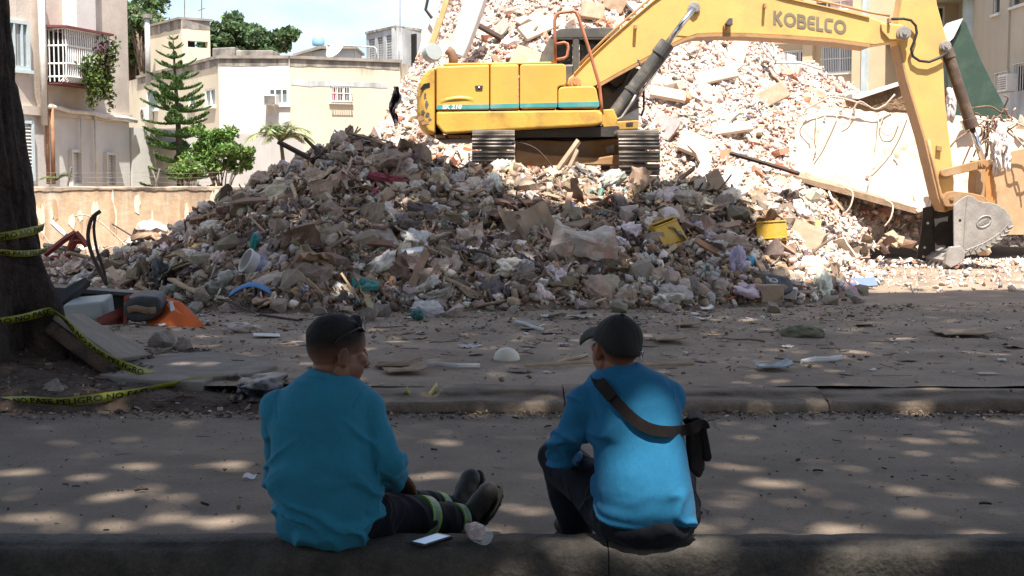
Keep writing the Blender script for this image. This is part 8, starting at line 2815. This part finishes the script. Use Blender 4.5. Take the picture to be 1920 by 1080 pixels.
for pp in (((84, 478), (120, 450), (142, 436)), ((142, 436), (124, 482), (112, 486)), ((142, 436), (152, 447), (163, 462)), ((96, 484), (124, 486), (140, 455)), ((136, 452), (156, 452))):
 MB().tube([W(x, y, Yr) for x, y in pp], .045, 4).build('bar', m_redm, t)
for k, (pp, r, lb) in enumerate((([(188, 396), (172, 410), (165, 440), (170, 470), (185, 505), (200, 533)], .024, 'tall dark bent rebar nearest the trunk, rising in front of the tan wall'), ([(180, 400), (176, 430), (182, 470), (194, 505), (200, 535)], .018, 'second dark bent rebar close behind the tall one'))):
 single('rebar', MB().tube(smooth_path([W(x, y, 15.6 + .1 * k) for x, y in pp]), r, 6), m_plankd, lb, 'rebar', smooth=True)
for k, (pp, lb) in enumerate((([(140, 406), (160, 403), (190, 418), (225, 450), (240, 466)], 'long thin pale rebar arching before the tan wall'), ([(210, 420), (240, 438), (262, 452)], 'short dark rebar reaching right before the tan wall'), ([(76, 434), (92, 455), (102, 470)], 'thin pale rod leaning beside the trunk'), ([(195, 468), (215, 462), (240, 470), (268, 455)], 'wavy pale wire low at the wall foot'), ([(268, 440), (290, 434), (306, 432)], 'straight dark wire at the heap edge'), ([(226, 470), (232, 452), (250, 444), (266, 450)], 'looping pale wire at the wall foot'))):
 single('rebar', MB().tube(smooth_path([W(x, y, 20.5 + .1 * k) for x, y in pp]), .012, 5), m_rebl if 'pale' in lb else m_plankd, lb, 'rebar', smooth=True)
for k, (a, b, r, mt, lb) in enumerate(((( 98, 418), (124, 442), .05, m_whitep, 'white post leaning by the red metal frame'), ((258, 424), (274, 488), .05, m_plankl, 'pale wooden board leaning upright at the wall foot'), ((245, 460), (300, 468), .025, m_plankd, 'dark bar lying towards the heap by the wall'), ((82, 460), (150, 470), .04, m_blackp, 'dark pipe lying under the red metal frame'))):
 single('bar', MB().tube([W(*a, 20.3), W(*b, 20.0)], [(r, r * .6)] * 2, 4), mt, lb, 'bar')
X_, Y_ = rng.uniform(-8.5, -4.4, 2600), rng.uniform(17.5, 23.4, 2600)
def Hleft(X, Y): return np.maximum(Hall(X, Y), .15 + .30 * np.clip(1 - np.abs(Y - 20.5) / 3, 0, 1) + .12 * fbm(X * 1.3, Y * 1.3, 0, 3, 131))
sheet('rubble_bank', Hleft, -9.5, -4.0, 16.5, 23.5, .08, .08, m_mound)
Z_ = Hleft(X_, Y_); sz = .05 + .16 * rng.random(2600) ** 2.5
bits('wall_foot_bits', X_, Y_, Z_ + sz * .1, sz, PAL_H[:6] + PAL_F[:4], [8, 8, 6, 8, 2, 6, 8, 8, 6, 6], {'chunk': 5, 'shard': 4, 'sliver': 3}, rng)
for k in range(24):
 x, y = rng.uniform(-8.0, -4.6), rng.uniform(18, 22.8)
 s_ = .18 + .35 * rng.random() ** 2
 place('plaster_chunk', (x, y, float(Hleft(np.array([x]), np.array([y]))[0]) + s_ * .1), s_, jit((.58, .50, .43), rng, .15), 'pale rubble chunk at the foot of the tan wall', 'rubble chunk', 'rubble chunks by the tan wall', rng, .5)
for k, (x, y, w_, h_) in enumerate(((285, 448, .40, .40), (262, 468, .5, .22), (215, 488, .3, .16))):
 blob('white_plaster_lump', W(x, y, 20.6), w_ * 1.3, m_whitep, ['tall white plaster lump beside the heap at the wall', 'long white plaster lump at the wall foot', 'low white plaster lump near the dark rebars'][k], 'plaster lump', 51 + k, 3, .35, (1, .6, h_ / w_))

# ------------- caution tape
def tape(paths, label, w, texts):
 t = thing('caution_tape', label, 'tape', paths[0][len(paths[0]) // 2], None)
 for i, P in enumerate(paths):
  P = smooth_path([Vector(p) for p in P], 6)
  n = len(P); V, Q = [], []
  for k, p in enumerate(P):
   tg = (P[min(k + 1, n - 1)] - P[max(k - 1, 0)]).normalized()
   tw = .35 * math.sin(k * .35 + i)
   up = Vector((0, -.35 - .3 * math.sin(k * .23), 1)).normalized(); up = (up - tg * up.dot(tg)).normalized()
   nn = tg.cross(up)
   wv = (up * math.cos(tw) + nn * math.sin(tw)) * w / 2
   V += [p - wv, p + wv]
  for k in range(n - 1): Q.append((2 * k, 2 * k + 1, 2 * k + 3, 2 * k + 2))
  band_ = MB().add(V, Q).build('tape_band', m_tape, t, smooth=True, fix=False)
  band_.modifiers.new('solid', 'SOLIDIFY').thickness = .0012
  if texts[i]:
   # lettering printed on the band, a hair proud of it
   cu = bpy.data.curves.new('letters', 'FONT'); cu.body = texts[i]; cu.size = w * 1.0; cu.resolution_u = 2; cu.offset = .0015
   ob = bpy.data.objects.new('tmp', cu); me = bpy.data.meshes.new_from_object(ob)
   bpy.data.objects.remove(ob); bpy.data.curves.remove(cu)
   acc = [0]
   for k in range(1, n): acc.append(acc[-1] + (P[k] - P[k - 1]).length)
   co_ = np.zeros(len(me.vertices) * 3); me.vertices.foreach_get('co', co_); co_ = co_.reshape(-1, 3)
   x0, x1 = co_[:, 0].min(), co_[:, 0].max()
   sx = min(1.25, acc[-1] / (x1 - x0) * .96)
   out = []
   for q in co_:
    s_ = (q[0] - x0) * sx + acc[-1] * .02
    k = min(max(int(np.searchsorted(acc, s_)) - 1, 0), n - 2)
    f_ = (s_ - acc[k]) / max(1e-6, acc[k + 1] - acc[k])
    lo = Vector(V[2 * k]).lerp(Vector(V[2 * k + 2]), f_); hi = Vector(V[2 * k + 1]).lerp(Vector(V[2 * k + 3]), f_)
    pt = lo.lerp(hi, .16 + .92 * q[1] / w)
    tg = (P[k + 1] - P[k]).normalized(); nn = (hi - lo).cross(tg).normalized()
    if nn.dot(Vector((0, 0, CAMZ)) - pt) < 0: nn = -nn
    out.append(pt + nn * .003)
   me.vertices.foreach_set('co', np.array([list(q) for q in out], dtype=np.float32).ravel() - np.tile(np.array(list(org(t)), dtype=np.float32), len(out)))
   me.materials.clear(); me.materials.append(m_gloss); me.update()
   put('letter', me, t)['kind'] = 'stuff'
 return t
def on_bark(px, py, Y=9.62): return W(px, py, Y)
def bark_pt(a, z, off=.02):
 """point on the trunk's surface at angle a (0 = right, -90 = towards camera)"""
 zs_ = [p.z for p in cpts]
 cx = np.interp(z, zs_, [p.x for p in cpts]); r = np.interp(z, zs_, crs)
 return Vector((cx + (r * 1.10 + off) * math.cos(R(a)), 9.95 + (r * 1.10 + off) * math.sin(R(a)), z))
zA, zB = W(40, 440, 9.6).z, W(40, 472, 9.6).z
tape([[bark_pt(a, zA - .10 + .14 * (a + 150) / 150, .015) for a in (-165, -140, -115, -90, -65, -40, -15, 5)]], 'yellow caution tape wound round the trunk, topmost of the three', .062, ['PELIGRO NO PASE PELIGRO NO PASE'])
tape([[bark_pt(a, zB + .02 * math.sin(a * .05), .015) for a in (-165, -140, -115, -90, -65, -40, -15, 5)]], 'narrow yellow tape wound round the trunk, middle one', .045, ['PELIGRO NO PASE PELIGRO NO PASE PELIGRO'])
zC = W(60, 600, 9.5).z
loop = [bark_pt(a, zC - .10 + .16 * (a + 150) / 150, .02) for a in (-165, -140, -110, -80, -50, -25)] + [W(100, 584, 9.75)]
fall = [W(100, 584, 9.75), W(120, 598, 9.6), W(155, 634, 9.5), W(190, 662, 9.42), W(240, 688, 9.4), W(290, 703, 9.6), W(345, 709, 9.95), W(400, 707, 10.1), W(430, 707, 10.1)]
low = [W(-40, 750, 9.0), W(10, 752, 8.85), W(60, 750, 8.75), W(120, 753, 8.72), W(170, 748, 8.75), W(240, 738, 8.9), W(310, 723, 9.1), W(380, 713, 9.3), W(425, 709, 9.5)]
tape([loop, fall, low], 'yellow caution tape hanging from the trunk down to the gutter and back', .062, ['PELIGRO NO PASE PELIGRO NO PASE', 'PELIGRO NO PASE PELIGRO', 'PELIGRO NO PASE PELIGRO NO PASE'])

# ------------- right: fallen slab, orange wall, green panel, rebar tangle
t = thing('fallen_slab', 'huge pale fallen concrete slab with bent rebar leaning behind the bucket', 'concrete slab', W(1660, 400, 25))
def sl(px, py):
 f_ = np.clip((py - 205) / 200, 0, 1)
 return W(px, py, 25.6 - 1.0 * f_)
outl = [(1472, 322), (1478, 290), (1490, 255), (1503, 222), (1512, 205), (1540, 203), (1580, 207), (1620, 206), (1660, 211), (1700, 212), (1745, 214), (1800, 218), (1850, 222), (1900, 222), (1960, 230), (1960, 440), (1880, 428), (1820, 415), (1770, 404), (1715, 392), (1650, 374), (1590, 358), (1530, 343), (1490, 332)]
nu, nv = 90, 26
top_pts = [(1472, 300), (1480, 268), (1496, 228), (1510, 204)]
V = []
def edge_y(px, top):
 a = [p for p in outl[4:15]] if top else [(1472, 326), *outl[:14:-1]]
 a = sorted(a)
 return np.interp(px, [q[0] for q in a], [q[1] for q in a])
for j in range(nv + 1):
 for i in range(nu + 1):
  v = j / nv
  left = 1512 - 40 * min(1, v * 1.15) ** .8
  px = left + (1960 - left) * i / nu
  yt, yb = edge_y(max(px, 1512), True), edge_y(px, False)
  py = yt + (yb - yt) * v
  p = sl(px, py)
  e = min(v, 1 - v, i / nu * 3) * 8
  b = .05 * float(fbm(px * .02, py * .02, 0, 4, 141)) + .05 * float(fbm(px * .006, py * .006, 0, 2, 142))
  if e < 1: p = p + Vector((.05 * float(vnoise(px * .11, py * .11, 0, 143)), 0, .05 * float(vnoise(px * .09, py * .13, 3, 144))))
  crack = max(0, .12 - abs(float(fbm(px * .012, py * .016, 5, 3, 145)))) / .12
  V.append(p + Vector((0, b + .05 * crack ** 2 * 1.6 * (v > .3), 0)))
Q = [(j * (nu + 1) + i, j * (nu + 1) + i + 1, (j + 1) * (nu + 1) + i + 1, (j + 1) * (nu + 1) + i) for j in range(nv) for i in range(nu)]
o = MB().add(V, Q).build('slab_face', m_slab, t, smooth=True, fix=False)
mb = MB(); mb.prism([W(x, y, 24.68) for x, y in ((1478, 326), (1530, 340), (1590, 355), (1650, 371), (1715, 389), (1770, 401), (1820, 412), (1880, 425), (1960, 438), (1960, 446), (1880, 434), (1770, 411), (1715, 400), (1650, 383), (1590, 366), (1530, 350), (1482, 334))], (0, .75, .25)); mb.build('slab_edge', m_under, t)
mb = MB(); mb.prism([W(x, y, 25.75) for x, y in ((1512, 207), (1960, 232), (1960, 440), (1480, 330))], (0, .15, 0)); mb.build('slab_back', m_under, t)
# pits, holes and patches on the face
for k, (x, y, w_) in enumerate(((1545, 222, 5), (1575, 212, 6), (1600, 207, 6), (1490, 275, 6), (1680, 290, 10), (1625, 330, 7))):
 p = sl(x, y) + Vector((0, -.06, 0)); blob_ = MB(); blob_.ell(p, (.006 * w_, .02, .008 * w_), n=7, m=4); blob_.build('broken_knob', m_slab, t)
# wires and rebar over the face
for pp in (((1530, 208), (1528, 240), (1530, 270), (1524, 290)), ((1570, 212), (1556, 245), (1540, 275), (1526, 296)), ((1512, 210), (1500, 232), (1510, 250), (1522, 262)), ((1645, 214), (1642, 260), (1634, 310), (1624, 352)), ((1700, 214), (1685, 250), (1660, 290), (1634, 318)), ((1655, 216), (1648, 235), (1655, 252), (1672, 250), (1684, 225)), ((1480, 290), (1476, 315), (1478, 330)), ((1600, 210), (1590, 226), (1578, 234)), ((1750, 330), (1742, 360), (1738, 380))):
 MB().tube(smooth_path([sl(x, y) + Vector((0, -.10, 0)) for x, y in pp]), .012, 5).build('rebar', m_rebl, t, smooth=True)
for pp in (((1510, 205), (1530, 195), (1560, 182), (1600, 190), (1630, 200)), ((1600, 206), (1612, 190), (1640, 205), (1660, 196)), ((1655, 203), (1678, 177))):
 MB().tube(smooth_path([W(x, y, 25.4) for x, y in pp]), .018, 5).build('rebar', m_rebl, t, smooth=True)
for (x, y) in ((1585, 352), (1660, 375), (1735, 395)):
 MB().tube(smooth_path([W(x, y, 24.6), W(x + 14, y + 10, 24.5), W(x + 10, y + 34, 24.4), W(x - 2, y + 50, 24.4)]), .018, 5).build('rebar', m_rebl, t, smooth=True)
# dark earth wedge and cut slab on top of the slab
single('earth_wedge', MB().prism([W(x, y, 26.6) for x, y in ((1603, 184), (1700, 156), (1718, 160), (1740, 208), (1640, 205), (1606, 194))], (0, .8, 0)), m_earth, 'wedge of brown earth and roots above the fallen slab', 'earth')
single('broken_beam', MB().prism([W(x, y, 26.5) for x, y in ((1598, 176), (1640, 168), (1690, 152), (1694, 158), (1610, 186), (1598, 184))], (0, .5, 0)), m_whitep, 'white broken beam edge lying over the brown earth', 'beam')
# orange tan wall piece at the far right
single('broken_wall', MB().prism([W(x, y, 24.3) for x, y in ((1858, 300), (1880, 288), (1960, 270), (1960, 440), (1872, 440), (1858, 420))], (0, .3, 0)), m_orwall, 'orange tan broken wall piece right of the bucket link', 'wall')
single('orange_board', MB().prism([W(x, y, 24.0) for x, y in ((1846, 318), (1862, 305), (1866, 380), (1850, 385))], (0, .06, 0)), flatmat('orange_wood', (.50, .22, .07), .8), 'orange board upright behind the bucket link', 'board')
# green panel
t = thing('green_panel', 'tall dark green slanted panel standing behind the excavator arm', 'panel', W(1830, 210, 28))
pix = [(1774, 92), (1788, 72), (1806, 36), (1812, 42), (1840, 112), (1885, 200), (1888, 224), (1790, 224), (1776, 160)]
MB().pprism(pix, 28, 28.5).build('panel_body', m_green, t, bev=.02)
MB().pprism([(1763, 72), (1786, 40), (1806, 34), (1788, 71), (1774, 84)], 27.9, 28.3).build('torn_edge', m_whitep, t)
# rebar tangle and rags
rt = np.random.default_rng(9)
for k in range(26):
 x0, y0 = 1838 + 70 * rt.random(), 215 + 30 * rt.random()
 pp = [(x0, y0)]
 dx, dy = rt.normal() * 10, 12 + 10 * rt.random()
 for j in range(4):
  pp.append((pp[-1][0] + dx + 6 * rt.normal(), pp[-1][1] + (dy if k % 3 else -6) + 6 * rt.normal()))
 single('rebar', MB().tube(smooth_path([W(x, y, 23.9 + .2 * rt.random()) for x, y in pp], 3), .016, 5), m_rebl if k % 2 else m_rust, 'bent rebar in the tangle right of the excavator arm', 'rebar', smooth=True, group='rebar tangle by the broken wall')
for k, (x, y, s_, sc_) in enumerate(((1868, 290, .5, (.5, .3, 1.0)), (1878, 260, .4, (.6, .4, .8)), (1862, 265, .3, (.7, .4, .6)), (1888, 300, .35, (.35, .3, 1.2)), (1785, 190, .45, (.4, .3, 1.0)))):
 blob('white_rag', W(x, y, 23.9), s_, flatmat('white_rag_cloth', (.62, .57, .56), .85) if k == 0 else bpy.data.materials['white_rag_cloth'], ['largest white rag hanging in the rebar tangle', 'white rag at the top of the rebar tangle', 'small white rag at the arm side of the tangle', 'long narrow white rag at the right of the tangle', 'pale rag between arm and bucket cylinder'][k], 'rag', 71 + k, 3, .8, sc_)
for k in range(12):
 x = 1790 + 130 * rt.random()
 place('plaster_chunk', W(x, 226 + 10 * rt.random() + (x - 1790) * .02, 25.2), .2 + .3 * rt.random(), jit((.62, .55, .49), rt, .1), 'pale chunk on the top edge of the fallen slab', 'rubble chunk', 'chunks along the slab edge', rt, .5)
# rubble below the slab, in its shade
for k in range(26):
 x, y = rt.uniform(5.4, 8.6), rt.uniform(23.2, 25.0)
 s_ = .15 + .3 * rt.random() ** 2
 place('plaster_chunk', (x, y, max(h1(x, y), .25 + .35 * rt.random() * (y - 23)) + s_ * .1), s_, jit((.42, .29, .20), rt, .2), 'brown rubble chunk in the hollow under the fallen slab', 'rubble chunk', 'rubble chunks under the slab', rt, .5)
# ------------- top left of the hill: white plaster slab, boards, hanging dark cloth, roots
single('plaster_slab', MB().prism([W(x, y, 27.0) for x, y in ((846, 100), (852, 60), (868, 0), (880, -40), (918, -40), (905, 10), (893, 45), (878, 85), (868, 108))], (0.05, .35, 0)), m_whitep, 'long white plaster slab leaning high at the left of the hill', 'slab', .03)
single('tan_board', MB().prism([W(x, y, 26.8) for x, y in ((800, 92), (826, 20), (838, -30), (850, -30), (838, 15), (812, 92))], (0, .12, 0)), flatmat('orange_tan_board', (.55, .36, .17), .8), 'orange tan long board leaning at the left edge of the hill', 'board', .008)
single('white_board', MB().prism([W(x, y, 27.1) for x, y in ((786, 98), (806, 40), (818, -20), (832, -20), (818, 40), (800, 98))], (0, .1, 0)), m_whitep, 'white long board beside the orange tan board', 'board', .008)
single('dark_strip', MB().tube([W(x, y, 27) for x, y in ((804, -10), (798, 18), (810, 34))], .03, 4), m_plankd, 'thin dark bent strip in front of the sky at the hill edge', 'strip')
mb = MB(); mb.grid(lambda u, v: W(741 + (u - .5) * (8 + 14 * math.sin(math.pi * min(1, v * 1.3)) ** 2) + 4 * math.sin(v * 7) + 2.5 * float(vnoise(u * 4, v * 6, 0, 7)), 162 + 66 * v + 5 * float(vnoise(u * 5, 1, 0, 8)) * v, 24.6 - .12 * math.sin(u * 9 + v * 3) - .1 * float(vnoise(u * 5, v * 5, 0, 9))), 14, 16)
o = single('dark_cloth', mb, M('dark_cloth', (.035, .03, .04), .9, .3, 6, .3, 30), 'dark cloth hanging at the left edge of the hill near the counterweight', 'cloth'); o.modifiers.new('solid', 'SOLIDIFY').thickness = .02
single('drum', MB().lathe([(.16, 0), (.17, .02), (.17, .2), (.16, .22)], W(806, 103, 25.6), (.4, -.8, .2), 18), m_greyp, 'small grey drum end in the hill rubble above the engine hood', 'drum')
for k, (x, y, w_, h_, yaw, lean, roll, mt, lb) in enumerate(((1010, 60, .9, .35, .3, .6, -28, m_slab, 'long pale slab piece on the hill left of the cab'), (930, 75, 1.0, .10, .2, .4, 32, m_plankd, 'dark board lying diagonal on the hill above the hood'), (1110, 30, .5, .4, .2, .5, 10, m_card, 'tan box piece on the hill above the cab roof'), (1150, 10, .6, .5, -.2, .4, 24, m_under, 'brown broken block high on the hill above the cab'), (1380, 110, .35, .9, .4, .5, 30, m_slab, 'tall pale slab standing on the hill right of the boom cylinder'), (1340, 150, .9, .28, .1, .5, -14, m_slab, 'wide flat pale slab lying on the hill'), (1440, 190, .9, .35, .3, .4, -25, m_card, 'tan folded panel sticking out above the fallen slab'), (1300, 280, .6, .45, .3, .5, 25, m_slab, 'grey white block on the terrace right of the tracks'), (1250, 185, .7, .25, .2, .6, 12, m_slab, 'flat pale slab on the hill beside the boom cylinder'), (1370, 250, .8, .2, .1, .6, -10, m_slab, 'low flat pale slab on the lower hill'), (1480, 130, .25, .5, .5, .3, 10, m_greyp, 'grey green upright piece at the hill shoulder'))):
 p = hit(x, y, 20) + Vector((0, -.15, .08)); mb = MB(); mb.box((0, 0, 0), (w_, .10, h_)); lay(mb, facing(p, 0, 0, 0, yaw, lean, R(roll))); single('slab_piece', mb, mt, lb, 'slab piece', .02)
for k, pp in enumerate((((1420, 70), (1440, 92), (1455, 115)), ((1428, 70), (1432, 95), (1448, 112)), ((1455, 118), (1500, 118), (1540, 130)), ((1440, 72), (1452, 90), (1450, 112)))):
 single('pale_pipe', MB().tube(smooth_path([W(x, y, 29) for x, y in pp]), .03, 6), m_whitep, ['pale pipe drooping from the hill under the boom, first from the cab', 'second pale pipe crossing the first under the boom', 'long pale pipe reaching to the barred window', 'short pale pipe joining the crossing pair'][k], 'pipe', smooth=True)
for k, pp in enumerate((((1046, 318), (1085, 264)), ((1064, 322), (1083, 282)))):
 single('wood_plank', MB().tube([W(*pp[0], 19.7), W(*pp[1], 19.9)], [(.05, .02)] * 2, 4), m_plankl, ['pale split board leaning at the undercarriage', 'short pale splinter beside the split board'][k], 'plank')
single('cable', MB().tube(smooth_path([W(x, y, 19.4) for x, y in ((960, 268), (985, 270), (1010, 283), (1035, 312), (1055, 340))]), .012, 5), m_plankd, 'thin black cable arching in front of the undercarriage', 'cable', smooth=True)
single('wood_beam', MB().tube([hit(985, 300) + Vector((0, -.1, .1)), hit(1030, 312) + Vector((0, -.1, .1))], [(.13, .09)] * 2, 4), m_plank, 'thick brown timber end in the sun before the tracks', 'timber', .01)
single('wood_beam', MB().tube([W(1370, 288, 21), W(1430, 305, 20.5), W(1498, 326, 20.2)], .035, 5), m_plankd, 'thin dark beam sloping down over the lit slope', 'beam')
